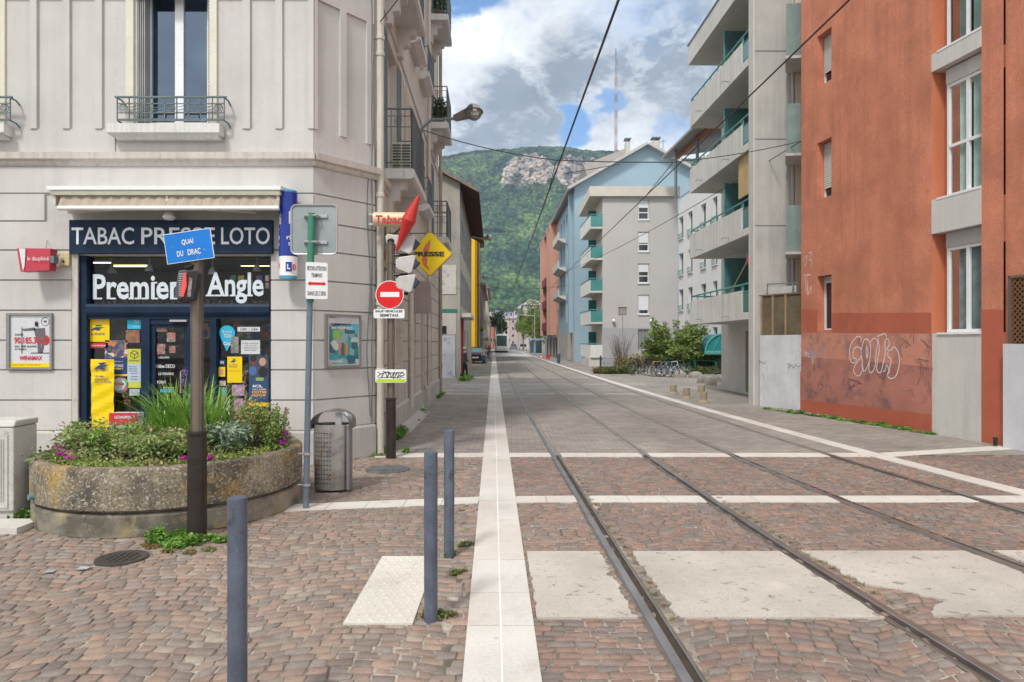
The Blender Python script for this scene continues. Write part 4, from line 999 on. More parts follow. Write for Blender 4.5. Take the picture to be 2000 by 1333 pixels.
lo = thing('lottery_cylinder', 'dark blue and white cylindrical lottery sign on the wall right of the shop sign', 'sign', FA.P(XA(563), zA(545), .25))
cc = FA.P(XA(563, .22), 0, .22); rr = .122; z_ = lambda py: zA(py, .22)
def cylp(za, zb, r, mat, nm_): m = MB(); m.lathe((cc.x, cc.y, 0), [(r, za), (r, zb)], 32); return m.build(nm_, mat, lo, smooth=True)
cylp(z_(502), z_(378), rr, M('royal blue plastic', (.012, .035, .26), .25, var=.08), 'blue_drum'); cylp(z_(540), z_(502)-.002, rr, m_wht, 'white_drum')
cylp(z_(545), z_(540)-.002, rr-.004, M('light blue plastic', (.05, .30, .50), .3), 'bottom_cap'); cylp(z_(378)+.002, z_(374), rr-.004, MATS['light blue plastic'], 'top_cap')
def on_cyl(body, ang, w, z0, z1, mat, bold=.02):
    f = F(cc.x+0, cc.y, 1, 0); n0 = len(WM)
    o = lettering(lo, body, f, -w/2, w/2, z0, z1, rr+.0015, mat, bold); me = o.data
    off = wm(lo).translation
    for v in me.vertices:
        x = v.co.x+off.x-cc.x; a = x/rr+ang; v.co.x = cc.x+(rr+.0015)*math.sin(a)-off.x; v.co.y = cc.y-(rr+.0015)*math.cos(a)-off.y
on_cyl('P', .75, .09, z_(440), z_(416), m_whitep, .05); on_cyl('0', -.95, .11, z_(452), z_(410), m_whitep, .06)
on_cyl('est', -1.0, .06, z_(470), z_(462), m_whitep); on_cyl('ri', .35, .05, z_(470), z_(462), m_whitep); on_cyl('LX', -1.0, .05, z_(482), z_(476), m_whitep); on_cyl('E', .45, .025, z_(482), z_(476), m_whitep)
on_cyl('0', -1.0, .055, z_(527), z_(514), m_red, .05); on_cyl('0', 1.0, .055, z_(530), z_(517), m_red, .05)
mb = MB(); fcy = F(cc.x, cc.y, math.cos(.25), math.sin(.25)); mb.fbox(fcy, -.025, .055, z_(532), z_(514), .10, rr+.004); mb.build('blue_square', MATS['royal blue plastic'], lo)
lettering(lo, 'L', fcy, -.008, .035, z_(528), z_(518), rr+.004, m_whitep, .04)
mb = MB(); mb.fbox(FA, XA(563)-.02, XA(563)+.02, z_(500), z_(490), .02, .12); mb.fbox(FA, XA(563)-.02, XA(563)+.02, z_(400), z_(392), .02, .12); mb.build('bracket', m_iron, lo)

# ---- posters stuck on the shop windows
def sticker(name, label, px0, py0, px1, py1, mat, extra=None, group='posters on the shop windows', d=-.072, cat='poster', tilt=0.0):
    t = thing(name, label, cat, FA.P(XA((px0+px1)/2, d), zA(py1, d), d), group)
    mb = MB(); P = lambda x, y: FA.P(XA(x, d), zA(y, d), d)
    mb.prism([P(px0, py1), P(px1, py1), P(px1, py0), P(px0, py0)], (0, -.003, 0)); mb.build('sheet', mat, t)
    if extra: extra(t, d+.0035)
    return t
A_ = lambda px: XA(px, -.07); Z_ = lambda py: zA(py, -.07)
def bird(t, x0, x1, y0, y1, d, mat):
    X = lambda u: A_(x0+(x1-x0)*u); Y = lambda v: Z_(y0+(y1-y0)*v)
    mb = MB()
    for pts in ([(.30, 0), (.85, 0), (.70, .22), (.40, .25)], [(.35, .35), (1, .38), (.72, .60), (.05, .95), (0, .85)], [(.42, .70), (.75, .68), (.62, .92), (.40, .95)]):
        mb.quad(*[FA.P(X(u), Y(v), d+.001) for u, v in pts])
    mb.build('bird_mark', mat, t)
def e_lp(t, d):
    bird(t, 177, 205, 635, 647, d, m_bluep); lettering(t, 'LA POSTE', FA, A_(175), A_(205), Z_(655), Z_(651), d, m_bluep, .02)
sticker('yellow_notice', 'square yellow notice with a blue bird mark at the top left of the shop window', 168, 622, 214, 668, m_yel, e_lp)
def e_ld(t, d): lettering(t, 'LE DAUPHINÉ', FA, A_(171), A_(207), Z_(677), Z_(673), d, m_whitep, .02)
sticker('newspaper_strip', 'narrow red newspaper strip just under the square yellow notice', 170, 670, 211, 680, m_redp, e_ld)
def e_an(t, d):
    block(t, FA, A_(206), A_(249), Z_(731), Z_(699), d, m_bluep, 'blue_panel')
    block(t, FA, A_(206), A_(249), Z_(735), Z_(731.5), d, m_yel, 'yellow_foot')
    lettering(t, 'BON PLAN A 1€', FA, A_(224), A_(240), Z_(708), Z_(705), d+.002, m_whitep); lettering(t, 'ÉTOILE', FA, A_(222), A_(241), Z_(717), Z_(711), d+.002, m_whitep, .03); lettering(t, 'À 5000 €', FA, A_(222), A_(241), Z_(722), Z_(718), d+.002, m_yel, .03)
sticker('game_poster', 'blue and orange game poster with a figure in white, beside the yellow banner', 205, 665, 249, 735, photo('game poster print', [(.03, .05, .12), (.5, .18, .05), (.55, .55, .55), (.04, .07, .16), (.25, .08, .04), (.12, .14, .18)], 22, 4), e_an)
def e_pi(t, d):
    block(t, FA, A_(249), A_(276), Z_(746), Z_(711), d, M('pale blue print', (.40, .50, .58), .5), 'text_panel')
    mb = MB(); pts = [FA.P(A_(262.5+8*math.sin(q)), Z_(693-8*math.cos(q)), d+.001) for q in np.linspace(0, 6.2832, 7)]; mb.tube(pts, .004, 4)
    mb.tube([FA.P(A_(262.5), Z_(701), d+.001), FA.P(A_(262.5), Z_(693), d+.001), FA.P(A_(269), Z_(689), d+.001)], .004, 4); mb.tube([FA.P(A_(262.5), Z_(693), d+.001), FA.P(A_(256), Z_(689), d+.001)], .004, 4); mb.build('parcel_mark', m_blackp, t)
    lettering(t, 'Pickup', FA, A_(253), A_(272), Z_(707), Z_(703), d, m_blackp, .01)
    for k, s in enumerate(('Vous pouvez', 'retirer ici', 'vos colis')): lettering(t, s, FA, A_(252), A_(268), Z_(718+4*k), Z_(715+4*k), d+.002, m_blackp)
    for k, s in enumerate(('déposer', 'recevoir', 'payer')): lettering(t, s, FA, A_(256), A_(270), Z_(731+6*k), Z_(728+6*k), d+.002, m_blackp)
sticker('parcel_notice', 'tall lime and pale blue parcel notice left of the shop door', 249, 682, 276, 758, M('lime print', (.50, .52, .06), .5), e_pi)
sticker('blue_sticker', 'small bright blue sticker at the top of the window left of the door', 249, 625, 275, 643, m_cyan, lambda t, d: (lettering(t, 'Ici', FA, A_(263), A_(272), Z_(631), Z_(626), d, m_whitep, .02), lettering(t, 'paiement', FA, A_(260), A_(274), Z_(640), Z_(637), d, m_whitep, .01)))
def e_circ(t, d):
    pass
t = thing('round_sticker', 'round white sticker with a rainbow rim beside the yellow banner', 'sticker', FA.P(A_(234), Z_(770), -.07), 'posters on the shop windows')
mb = MB(); mb.disc(FA, A_(235), Z_(752), .115, -.072, -.069, 26); mb.build('rim', photo('rainbow rim', [(.5, .1, .2), (.55, .45, .05), (.1, .4, .2), (.1, .2, .5), (.4, .1, .3)], 7, 3), t)
mb = MB(); mb.disc(FA, A_(233), Z_(751), .09, -.069, -.067, 26); mb.build('sheet', m_paper, t); lettering(t, 'TOTEM', FA, A_(224), A_(242), Z_(753), Z_(748), -.066, m_redp, .03)
# yellow fabric banner standing in front of the window
bn_ = thing('banner', 'tall creased yellow fabric banner with a blue bird mark standing left of the door', 'banner', FA.P(XA(202, .06), .12, .06), None)
mb = MB(); n = 24; dd_ = .05
for k in range(n):
    y0, y1 = 702+(858-702)*k/n, 702+(858-702)*(k+1)/n; w0, w1 = .012*math.sin(k*.9), .012*math.sin((k+1)*.9)
    xl0, xl1 = 177+3*k/n, 177+3*(k+1)/n; xr = 222.5
    for s in range(6):
        u0, u1 = s/6, (s+1)/6
        f = lambda x, y, w, u: FA.P(XA(x, dd_), zA(y, dd_), dd_+w*math.sin(u*5+y*.08))
        mb.quad(f(xl1+(xr-xl1)*u0, y1, w1, u0), f(xl1+(xr-xl1)*u1, y1, w1, u1), f(xl0+(xr-xl0)*u1, y0, w0, u1), f(xl0+(xr-xl0)*u0, y0, w0, u0))
mb.build('cloth', m_yel, bn_, smooth=True)
Fb = FA; Ab = lambda px: XA(px, .07); Zb = lambda py: zA(py, .07)
mb = MB()
for pts in ([(192, 709), (207, 708), (204, 712), (195, 713)], [(193, 714), (211, 713), (204, 717), (185, 722), (184, 720)], [(196, 719), (205, 718), (202, 722), (196, 722)]): mb.quad(*[FA.P(Ab(x), Zb(y), .068) for x, y in pts])
mb.build('bird_mark', m_bluep, bn_)
lettering(bn_, 'LA POSTE', FA, Ab(184), Ab(211), Zb(725), Zb(722), .066, m_bluep, .02)
for k, s in enumerate(('Un des', 'essentiels', 'De La Poste')): lettering(bn_, s, FA, Ab(184.5), Ab((202, 212, 217)[k]), Zb(737+5.5*k), Zb(733+5.5*k), .066, m_bluep, .01)
# items right of the door
t = thing('map_pin_sticker', 'bright blue map pin sticker on the window right of the door', 'sticker', FA.P(A_(443), Z_(690), -.07), 'posters on the shop windows')
mb = MB(); mb.quad(*[FA.P(A_(443.5+15.5*math.cos(q)), Z_(651-15*math.sin(q)), -.070) for q in np.linspace(R(200), R(-20), 24)][::-1], FA.P(A_(443), Z_(687), -.070)); mb.build('sheet', m_cyan, t)
lettering(t, 'Relais', FA, A_(434), A_(453), Z_(651), Z_(645), -.0685, m_whitep, 0, slant=.2); lettering(t, 'TOU', FA, A_(437), A_(452), Z_(660), Z_(653), -.0685, m_whitep, .02); lettering(t, 'CoL', FA, A_(437), A_(451), Z_(675), Z_(668), -.0685, m_whitep, .04)
sticker('number_strip', 'white strip with two numbers at the top of the right shop window', 464, 639, 508, 648, m_paper, lambda t, d: (lettering(t, '149', FA, A_(470), A_(481), Z_(646), Z_(641), d, m_blackp), lettering(t, '144', FA, A_(492), A_(503), Z_(646), Z_(641), d, m_blackp)))
sticker('white_notice', 'white paper notice in the middle of the right shop window', 471, 665, 508, 692, m_paper, lambda t, d: [lettering(t, s, FA, A_(475+k % 2*3), A_(504-k % 2*4), Z_(672+4.5*k), Z_(669.5+4.5*k), d, m_blackp) for k, s in enumerate(('Horaires', 'lundi au samedi de', '7h00 dimanche', '8h00 12h00'))])
def e_lp2(t, d):
    bird(t, 450, 463, 701, 709, d, m_bluep)
    for k, s in enumerate(('La Poste', 'Relais')): lettering(t, s, FA, A_(448), A_(464), Z_(714+4*k), Z_(711+4*k), d, m_bluep)
    lettering(t, 'Un de vos services', FA, A_(447), A_(470), Z_(725.5), Z_(723.5), d, m_bluep)
sticker('yellow_notice', 'small upright yellow notice with a bird mark right of the door', 444, 697, 473, 748, m_yel, e_lp2)
sticker('round_badge', 'small dark blue badge above the yellow triangle sticker', 428, 703, 440, 714, m_bluep, lambda t, d: lettering(t, 'n', FA, A_(431), A_(437), Z_(711), Z_(706), d, m_whitep, .02))
sticker('warning_sticker', 'little yellow sticker with a pink mark left of the upright yellow notice', 427, 717, 440, 736, m_yel, lambda t, d: block(t, FA, A_(431), A_(436), Z_(732), Z_(721), d, M('pink mark', (.6, .25, .25), .5)))
def e_pr(t, d):
    block(t, FA, A_(487), A_(524), Z_(783), Z_(738), d, M('mid blue print', (.03, .07, .17), .5), 'blue_panel'); block(t, FA, A_(487), A_(525), Z_(794), Z_(787), d, m_yel, 'yellow_foot')
    block(t, FA, A_(500), A_(515), Z_(744), Z_(738), d+.002, m_greenp)
    lettering(t, 'ICI,', FA, A_(494), A_(513), Z_(758), Z_(752), d+.002, m_whitep, .05); lettering(t, 'ON MISE', FA, A_(493), A_(520), Z_(762), Z_(759.5), d+.002, m_whitep, .03)
    lettering(t, 'COTES', FA, A_(492), A_(521), Z_(769), Z_(763.5), d+.002, M('orange print', (.75, .35, .05), .5), .05); lettering(t, 'MATCHS', FA, A_(492), A_(519), Z_(774.5), Z_(770.5), d+.002, MATS['orange print'], .05)
    mb = MB()
    for cx, cy, r, c in ((495, 709, 6, 0), (513, 707, 7, 1), (495, 700, 6, 2), (494, 725, 8, 3), (514, 727, 9, 2)):
        mb.m = c; mb.quad(*[FA.P(A_(cx+r*math.cos(q)), Z_(cy-r*1.15*math.sin(q)), d+.001+.0004*c) for q in np.linspace(0, 6.28, 16)[:-1]])
    mb.build('printed_people', [M('dark skin ink', (.12, .06, .04), .6), M('light skin ink', (.45, .28, .2), .6), M('black ink', (.02, .02, .03), .6), M('blue ink', (.06, .14, .35), .6)], t)
sticker('betting_poster', 'tall dark blue betting poster with two faces at the right end of the shop window', 486, 694, 525, 795, M('poster ground', (.05, .06, .09), .5, var=.4, vs=12), e_pr)
cards = [(428, 744, 441, 754, (.45, .33, .36), 'small pinkish card below the yellow warning sticker'), (427, 757, 443, 775, (.06, .30, .36), 'teal card stuck low in the window right of the door'), (453, 752, 478, 773, (.36, .24, .34), 'mauve picture card in the middle of the right shop window'),
         (424, 777, 449, 812, (.52, .50, .54), 'pale tall card at the bottom left of the right shop window'), (457, 779, 475, 810, (.42, .22, .40), 'purple card beside the dark blue betting poster'), (451, 658, 466, 690, (.20, .20, .19), 'grey paper card right of the map pin'),
         (253, 760, 273, 773, (.40, .50, .55), 'pale scribbled card under the lime parcel notice'), (246, 645, 273, 670, (.22, .11, .06), 'brown picture card under the small blue sticker'), (168, 735, 179, 815, (.03, .14, .38), 'blue framed panel hidden behind the yellow banner')]
for i, (x0, y0, x1, y1, c, lab) in enumerate(cards):
    sticker('card', lab, x0, y0, x1, y1, photo('card %d' % i, [c, tuple(v*.8 for v in c), tuple(min(v*1.25, .6) for v in c)], 25, i), None, cat='card')
dl = thing('door_lettering', 'white newspaper titles and coloured papers stuck on the glass shop door', 'lettering', FA.P(A_(328), Z_(760), -.08), 'posters on the shop windows')
for s, x0, x1, y0, y1 in (('L\'EQUIPE', 309, 330, 701, 697), ('100 idées DECO', 297, 341, 719, 712), ('LE FIGARO', 309, 339, 733, 728), ('LE POINT', 299, 324, 750, 744), ('journaux', 318, 340, 760, 756)): lettering(dl, s, FA, A_(x0), A_(x1), Z_(y0), Z_(y1), -.078, m_whitep, .02)
block(dl, FA, A_(312), A_(340), Z_(767), Z_(761), -.08, m_cyan)
for k, (x0, y0, x1, y1) in enumerate(((306, 672, 322, 692), (325, 650, 342, 668), (300, 640, 325, 648), (330, 676, 342, 690))): block(dl, FA, A_(x0), A_(x1), Z_(y1), Z_(y0), -.08, photo('door paper %d' % k, [(.3, .3, .28), (.12, .1, .08), (.4, .12, .08), (.2, .2, .22)], 30, k), 'paper')
nr = thing('newspaper_rack', 'red and white newspaper rack on the ground behind the planter, by the door', 'rack', FA.P(XA(245, .2), .0, .2))
mb = MB(); mb.fbox(FA, XA(222, .2), XA(275, .2), .0, zA(806, .2), .12, .3); mb.build('body', m_whitep, nr); mb = MB(); mb.fbox(FA, XA(222, .2), XA(275, .2), zA(828, .2), zA(806, .2)+.004, .30, .31); mb.build('header', m_redp, nr); lettering(nr, 'LE DAUPHINÉ', FA, XA(224, .31), XA(262, .31), zA(818, .31), zA(811, .31), .31, m_whitep, .03)
po = thing('waste_paper_pot', 'beige plastic pot on the ground at the right end of the shop window', 'pot', FA.P(XA(516, .2), .0, .2))
mb = MB(); mb.lathe(FA.P(XA(514, .22), 0, .22), [(.075, 0), (.10, zA(818, .22)), (.10, zA(813, .22)), (.112, zA(812, .22)), (.112, zA(808, .22)), (.09, zA(808, .22)), (.06, .1)], 24); mb.build('tub', M('beige plastic pot', (.36, .27, .19), .6), po, smooth=True)

# ---- signs on the street side
tb = thing('tobacco_sign', 'cream box sign reading Tabac fixed to the building corner', 'sign', FS.P(.4, 3.3, 0))
Yt = 10.18; ft = F(0, Yt, 1, 0); ta0, ta1 = ft.a(730), ft.a(792); tz0, tz1 = ft.z(443), ft.z(415)
mb = MB(); n = 10
prof = [(math.cos(q)*.09, (tz0+tz1)/2+math.sin(q)*(tz1-tz0)/2) for q in np.linspace(0, 6.2832, 17)[:-1]]
mb.prism([ft.P(ta0, z, d*1.0) for d, z in prof], (ta1-ta0, 0, 0)); mb.build('box', M('cream lit plastic', (.62, .50, .32), .4, var=.12, vs=9), tb, smooth=True)
lettering(tb, 'Tabac', ft, ft.a(733, .1), ft.a(785, .1), ft.z(436.5, 0, .1), ft.z(420.5, 0, .1), .092, m_redp, .02, slant=.15)
mb = MB(); mb.fbox(ft, ta0-.07, ta0, tz0+.02, tz0+.05, -.02, .02); mb.fbox(ft, ta0-.07, ta0, tz1-.05, tz1-.02, -.02, .02); mb.build('bracket', m_galv, tb)
ca = thing('tobacco_carrot', 'long red diamond shaped tobacco sign jutting over the street', 'sign', FS.P(.9, 3.3, 0))
Yc = 9.9; p1 = at(819, 380, Yc-.1); p0 = at(774, 491, Yc+.1); pm = (p0*.44+p1*.56)
mb = MB(); mb.tube([p0, p0.lerp(pm, .12), pm-(p1-p0)*.008, pm, pm+(p1-p0)*.008, p1.lerp(pm, .12), p1], [.012, .026, .102, .105, .102, .026, .008], 12); mb.build('lantern', M('red translucent plastic', (.52, .035, .03), .35, var=.1, vs=5), ca, smooth=True)
mb = MB(); mb.tube([pm, FS.P(1.5, pm.z, .0)], .018, 8); mb.build('bracket', m_iron, ca)
pr = thing('press_sign', 'yellow diamond sign reading PRESSE with a red quill on the street side', 'sign', FS.P(1.6, 2.6, 0))
Yp = 12.0; fp = F(0, Yp, 1, 0); ca_, cz_ = fp.a(840), fp.z(497); hh = .365
def dia(h, d0, d1): m = MB(); m.prism([fp.P(ca_+x*h, cz_+z*h, d0) for x, z in ((-1, -.08), (-.92, 0), (-.08, 1), (.08, 1), (1, .05), (1, -.05), (.05, -1), (-.05, -1))], fp.n*(d1-d0)); return m
dia(hh+.015, -.05, .048).build('casing', M('ochre plastic edge', (.45, .30, .02), .4), pr); dia(hh, .04, .052).build('face', m_yel, pr)
mb = MB(); Pq = lambda x, y: fp.P(fp.a(x, .05), fp.z(y, 0, .05), .054)
mb.quad(*[Pq(x, y) for x, y in ((841, 467), (837, 472), (830, 480), (826, 490), (828, 498), (833, 499), (839, 487), (840, 476))]); mb.quad(*[Pq(x, y) for x, y in ((826, 499), (824, 508), (827, 519), (836, 527), (840, 528), (834, 519), (835, 508), (832, 499))]); mb.build('quill', M('red quill print', (.62, .16, .07), .5), pr)
lettering(pr, 'PRESSE', fp, fp.a(806, .05), fp.a(868, .05), fp.z(501.5, 0, .05), fp.z(492, 0, .05), .056, m_blackp, .045)
mb = MB(); mb.tube([fp.P(ca_-hh, cz_, 0), FS.P(1.62, cz_, 0)], .015, 6); mb.tube([fp.P(ca_-.02, cz_+hh, 0), FS.P(1.62, cz_+hh, 0)], .012, 6); mb.build('bracket', m_iron, pr)

# wall lamp posts over the street
def arm_lamp(name, label, wallp, headp, r, globe=True):
    t = thing(name, label, 'street lamp', wallp, 'street lamps on brackets over the left pavement')
    a, b = Vector(wallp), Vector(headp); mid = a.lerp(b, .35)+Z*(b-a).length*.25
    mb = MB(); pts = [a, a+Z*(b-a).length*.18+(b-a)*.08, mid, a.lerp(b, .62)+Z*(b-a).length*.14, b]
    from mathutils.geometry import interpolate_bezier
    mb.tube(pts, r*.16, 8); mb.build('arm', m_grey, t, smooth=True)
    h = (b-a); h.z *= .35; h.normalize(); L = r*2.1; u = h
    mb = MB(); sd_ = h.cross(Z).normalized(); up = sd_.cross(h)
    p = b
    mb.hexa([p+sd_*r*.35-up*r*.3, p-sd_*r*.35-up*r*.3, p-sd_*r*.4+h*L-up*r*.5, p+sd_*r*.4+h*L-up*r*.5, p+sd_*r*.3+up*r*.35, p-sd_*r*.3+up*r*.35, p-sd_*r*.4+h*L+up*r*.6, p+sd_*r*.4+h*L+up*r*.6]); mb.build('lamp_housing', M('dull aluminium housing', (.24, .22, .19), .5, var=.15, metal=.2), t, bevel=.01)
    mb = MB(); c = p+h*(L+r*.75); mb.sphere(c, r, r, r*.98, 16, 10); mb.build('globe', glass('lamp globe glass', (.75, .72, .62), .25, .15), t, smooth=True)
    mb = MB(); mb.torus(c, (0, .15, 1), r*1.02, r*.09, 20, 5); mb.sphere(c+Z*r*.3, r*.7, r*.7, r*.3); mb.build('reflector_ring', m_brown2, t)
    return t
arm_lamp('street_lamp', 'nearest bracket street lamp with a round glass bowl, above the no entry sign', Vector((-2.27, 16.8, 6.75)), at(888, 232, 16.2), .20)
arm_lamp('street_lamp', 'second bracket street lamp with a pale bowl, in front of the yellow wall', at(915, 473, 36), at(941, 467, 35.5), .17)
arm_lamp('street_lamp', 'farthest bracket street lamp, small and low over the left pavement', at(929, 546, 62), at(941, 542, 61), .15)
# ================================================================ orange building on the right
FO = F(8.07, 11.2, 7.22-8.07, 5.84, flip=True); LO = 5.90
m_or = M('terracotta render', (.56, .212, .128), .9, var=.17, vs=1.3, fine=.14, fs=28, streak=.20, bump=.5, bs=60, sscale=(5, 5, .35),
         stain=[((.34, .125, .085), 1.1, .48, .72, .55), ((.50, .20, .12), 3.0, .6, .75, .35)])
m_or2 = M('darker terracotta repaint', (.43, .115, .066), .88, var=.08, vs=1.5, fine=.06, bump=.3, bs=70, stain=[((.27, .09, .07), 2.2, .55, .7, .5)])
m_or3 = M('faded pinkish repaint', (.53, .235, .165), .88, var=.08, vs=2, fine=.06, bump=.3, bs=70, stain=[((.20, .12, .125), 1.7, .48, .62, .65), ((.60, .33, .24), 2.6, .58, .66, .5), ((.30, .12, .10), 4.5, .55, .68, .45)])
m_or4 = M('plum stained repaint', (.42, .175, .135), .88, var=.16, vs=1.5, fine=.06, bump=.3, bs=70, stain=[((.14, .085, .10), 1.9, .50, .62, .65), ((.40, .15, .09), 4.5, .58, .68, .4)])
m_or5 = M('bright orange render', (.52, .178, .090), .9, var=.06, vs=1.2, fine=.06, bump=.3, bs=70)
OB = thing('orange_building', 'terracotta orange apartment building with graffiti on its lower wall at the right', 'apartment building', (9.5, 13, 0))
oa = lambda px, d=0: FO.a(px, d); oz = lambda py, px, d=0: FO.z(py, FO.a(px, d), d)
r0, r1 = oa(1917), oa(1820)
zb1 = oz(652, 1820); zs1a, zs1b = oz(458, 1820), oz(392, 1820); zs2a, zs2b = oz(142, 1820), oz(108, 1820)
HO = 14.5
so1 = [(oa(1624), oa(1596), oz(647, 1600), oz(540, 1600)), (oa(1624), oa(1596), oz(390, 1600), oz(279, 1600)), (oa(1624), oa(1596), oz(170, 1600), oz(70, 1600)),
       (oa(1624), oa(1596), oz(-50, 1600), oz(-150, 1600))]
mb = MB(); wall(mb, FO, oa(1820), LO, 0, HO, so1, .26)
wall(mb, FO, oa(1960), oa(1917), 0, HO, (), .2, 0)
wall(mb, FO, -7, oa(1960), 0, HO, (), .2, -.04)
e = FO.P(LO, 0); e2 = FO.P(LO, 0, -7)
mb.quad(e, e2, e2+Z*HO, e+Z*HO); s = FO.P(-7, 0); mb.quad(FO.P(-7, HO), FO.P(LO, HO), e2+Z*HO, FO.P(-7, HO, -7))
mb.build('wall', m_or, OB)
mb = MB(); dR = -.30   # vertical window bay reveals
P = FO.P
for a in (r0, r1): mb.quad(P(a, 0, 0), P(a, 0, dR), P(a, HO, dR), P(a, HO, 0))
mb.fbox(FO, r1-.16, r1, zb1, HO, dR, dR+.02)
mb.build('bay_reveal', m_or5, OB)
mb = MB()
mb.fbox(FO, r0, r1-.003, 0, zb1, dR, -.004)
mb.build('bay_panel', m_conc, OB)
for za, zb in ((zs1a, zs1b), (zs2a, zs2b)):
    mb = MB(); mb.fbox(FO, r0, r1-.003, za, zb, dR, .012); mb.build('bay_spandrel', m_conc, OB)
mb = MB(); mb.fbox(FO, r0, r1, zs2b+2.9, HO, dR, .012); mb.build('bay_spandrel', m_conc, OB)
# repainted patches, 3 mm of paint
L_ = lambda name, a0, a1, z0, z1, m, d=.004: (lambda mb: (mb.fbox(FO, a0, a1, z0, z1, 0, d), mb.build(name, m, OB)))(MB())
a5, a18 = oa(1565.5), oa(1819)
def patch(name, pts, m, d):
    mb = MB(); mb.quad(*[FO.P(a, z, d) for a, z in pts]); mb.build(name, m, OB)
z15 = lambda py: oz(py, 1566); z18 = lambda py: oz(py, 1819)
aw_ = oa(1624)+.01
patch('painted_band', [(a5, z15(604)), (a5, z15(650)), (oa(1597)+.01, oz(650, 1597)), (oa(1597)+.01, oz(606, 1597))], m_or2, .003)
patch('painted_band', [(oa(1625)-.01, oz(612, 1625)), (oa(1625)-.01, oz(650, 1625)), (a18, z18(652)), (a18, z18(611))], m_or2, .003)
patch('painted_band', [(oa(1917), oz(605, 1917)), (oa(1917), .02), (oa(1960)+.004, .02), (oa(1960)+.004, oz(605, 1960))], m_or2, .003)
patch('painted_patch', [(a5, z15(650)), (a5, z15(696)), (a18, z18(717)), (a18, z18(652))], m_or3, .0035)
patch('painted_patch', [(a5, z15(697)), (a5, .28), (a18, .36), (a18, z18(718.5))], m_or4, .0035)
patch('painted_base', [(a5, .28), (a5, .0), (a18, 0), (a18, .36)], m_or2, .003)
mb = MB(); mb.ribbon(FO, [(a5, z15(696.5)), (a18, z18(717.8))], .008, .005); mb.build('wall_joint', m_or3, OB)
# graffiti, drawn in sprayed white line (photo pixel outline carried on to the wall)
m_spray = M('white spray paint', (.78, .74, .75), .6, var=.12, vs=12); m_spray2 = M('pale violet spray paint', (.42, .38, .48), .6, var=.3, vs=12)
def graf(pts, w, mat, name, parent=OB, sc_=2.898, ox=1540, oy=440, fr=FO, d=.006, smooth=True):
    q = [(ox+x/sc_, oy+y/sc_) for x, y in pts]
    if smooth and len(q) > 2:
        o = []
        for i in range(len(q)-1):
            p0, p1, p2, p3 = q[max(i-1, 0)], q[i], q[i+1], q[min(i+2, len(q)-1)]
            for t in (0, .25, .5, .75):
                o.append(tuple(.5*((2*b)+(-a+c)*t+(2*a-5*b+4*c-d_)*t*t+(-a+3*b-3*c+d_)*t**3) for a, b, c, d_ in zip(p0, p1, p2, p3)))
        o.append(q[-1]); q = o
    mb = MB(); mb.ribbon(fr, [(fr.a(x, d), fr.z(y, fr.a(x, d), d)) for x, y in q], w, d); return mb.build(name, mat, parent)
S_ = [(410, 660), (412, 640), (395, 630), (370, 650), (352, 680), (345, 720), (352, 770), (372, 780), (385, 760), (365, 745), (372, 700), (395, 690), (412, 710), (408, 750), (385, 780), (368, 820), (385, 852), (405, 848), (418, 820), (412, 790), (425, 830)]
O_ = [(425, 830), (440, 815), (460, 760), (465, 690), (455, 655), (435, 645), (420, 670), (412, 720), (418, 780), (425, 828)]
O2 = [(443, 680), (440, 720), (444, 755), (450, 715), (443, 680)]
R_ = [(465, 660), (485, 640), (505, 660), (500, 700), (495, 740), (490, 800), (470, 835), (455, 820), (460, 760)]
U_ = [(505, 630), (545, 615), (555, 640), (545, 670), (548, 720), (535, 790), (520, 835), (500, 820), (505, 760), (515, 700), (505, 640)]
K_ = [(548, 650), (565, 645), (570, 680), (556, 700), (575, 710), (600, 690), (620, 720), (628, 770), (618, 830), (600, 862), (575, 868), (560, 850), (568, 820), (555, 790), (548, 820), (535, 830)]
K2 = [(568, 705), (562, 740), (580, 760), (575, 800), (568, 840)]
for p_ in (S_, O_, O2, R_, U_, K_, K2): graf(p_, .023, m_spray, 'graffiti')
for p_ in ([(85, 210), (95, 180), (105, 175), (100, 215), (90, 235)], [(112, 160), (130, 155), (118, 200), (132, 195), (125, 245)], [(82, 285), (128, 280), (95, 300), (110, 395), (105, 310)], [(110, 395), (130, 345), (125, 385)]): graf(p_, .014, m_spray, 'graffiti')
rg = random.Random(4)
for k in range(8):
    x, y = 100+rg.random()*90, 690+rg.random()*80; pts = [(x, y)]
    for j in range(5): pts.append((x+rg.uniform(-28, 40), y+rg.uniform(-25, 28)))
    graf(pts, .009, m_spray2 if k < 6 else m_spray, 'graffiti')
m_ghost = M('ghost of scrubbed graffiti', (.22, .115, .12), .8, var=.25, vs=7)
for k in range(9):
    x, y = rg.uniform(655, 790), rg.uniform(640, 960); pts = [(x, y)]
    for j in range(4): pts.append((x+rg.uniform(-35, 35), y+rg.uniform(-60, 60)))
    graf(pts, .010, m_ghost, 'graffiti_ghost', d=.0055)
for k in range(6):
    x, y = rg.uniform(110, 560), rg.uniform(800, 960); pts = [(x, y)]
    for j in range(4): pts.append((x+rg.uniform(-50, 50), y+rg.uniform(-50, 70)))
    graf(pts, .02, m_ghost, 'graffiti_ghost', d=.0055)
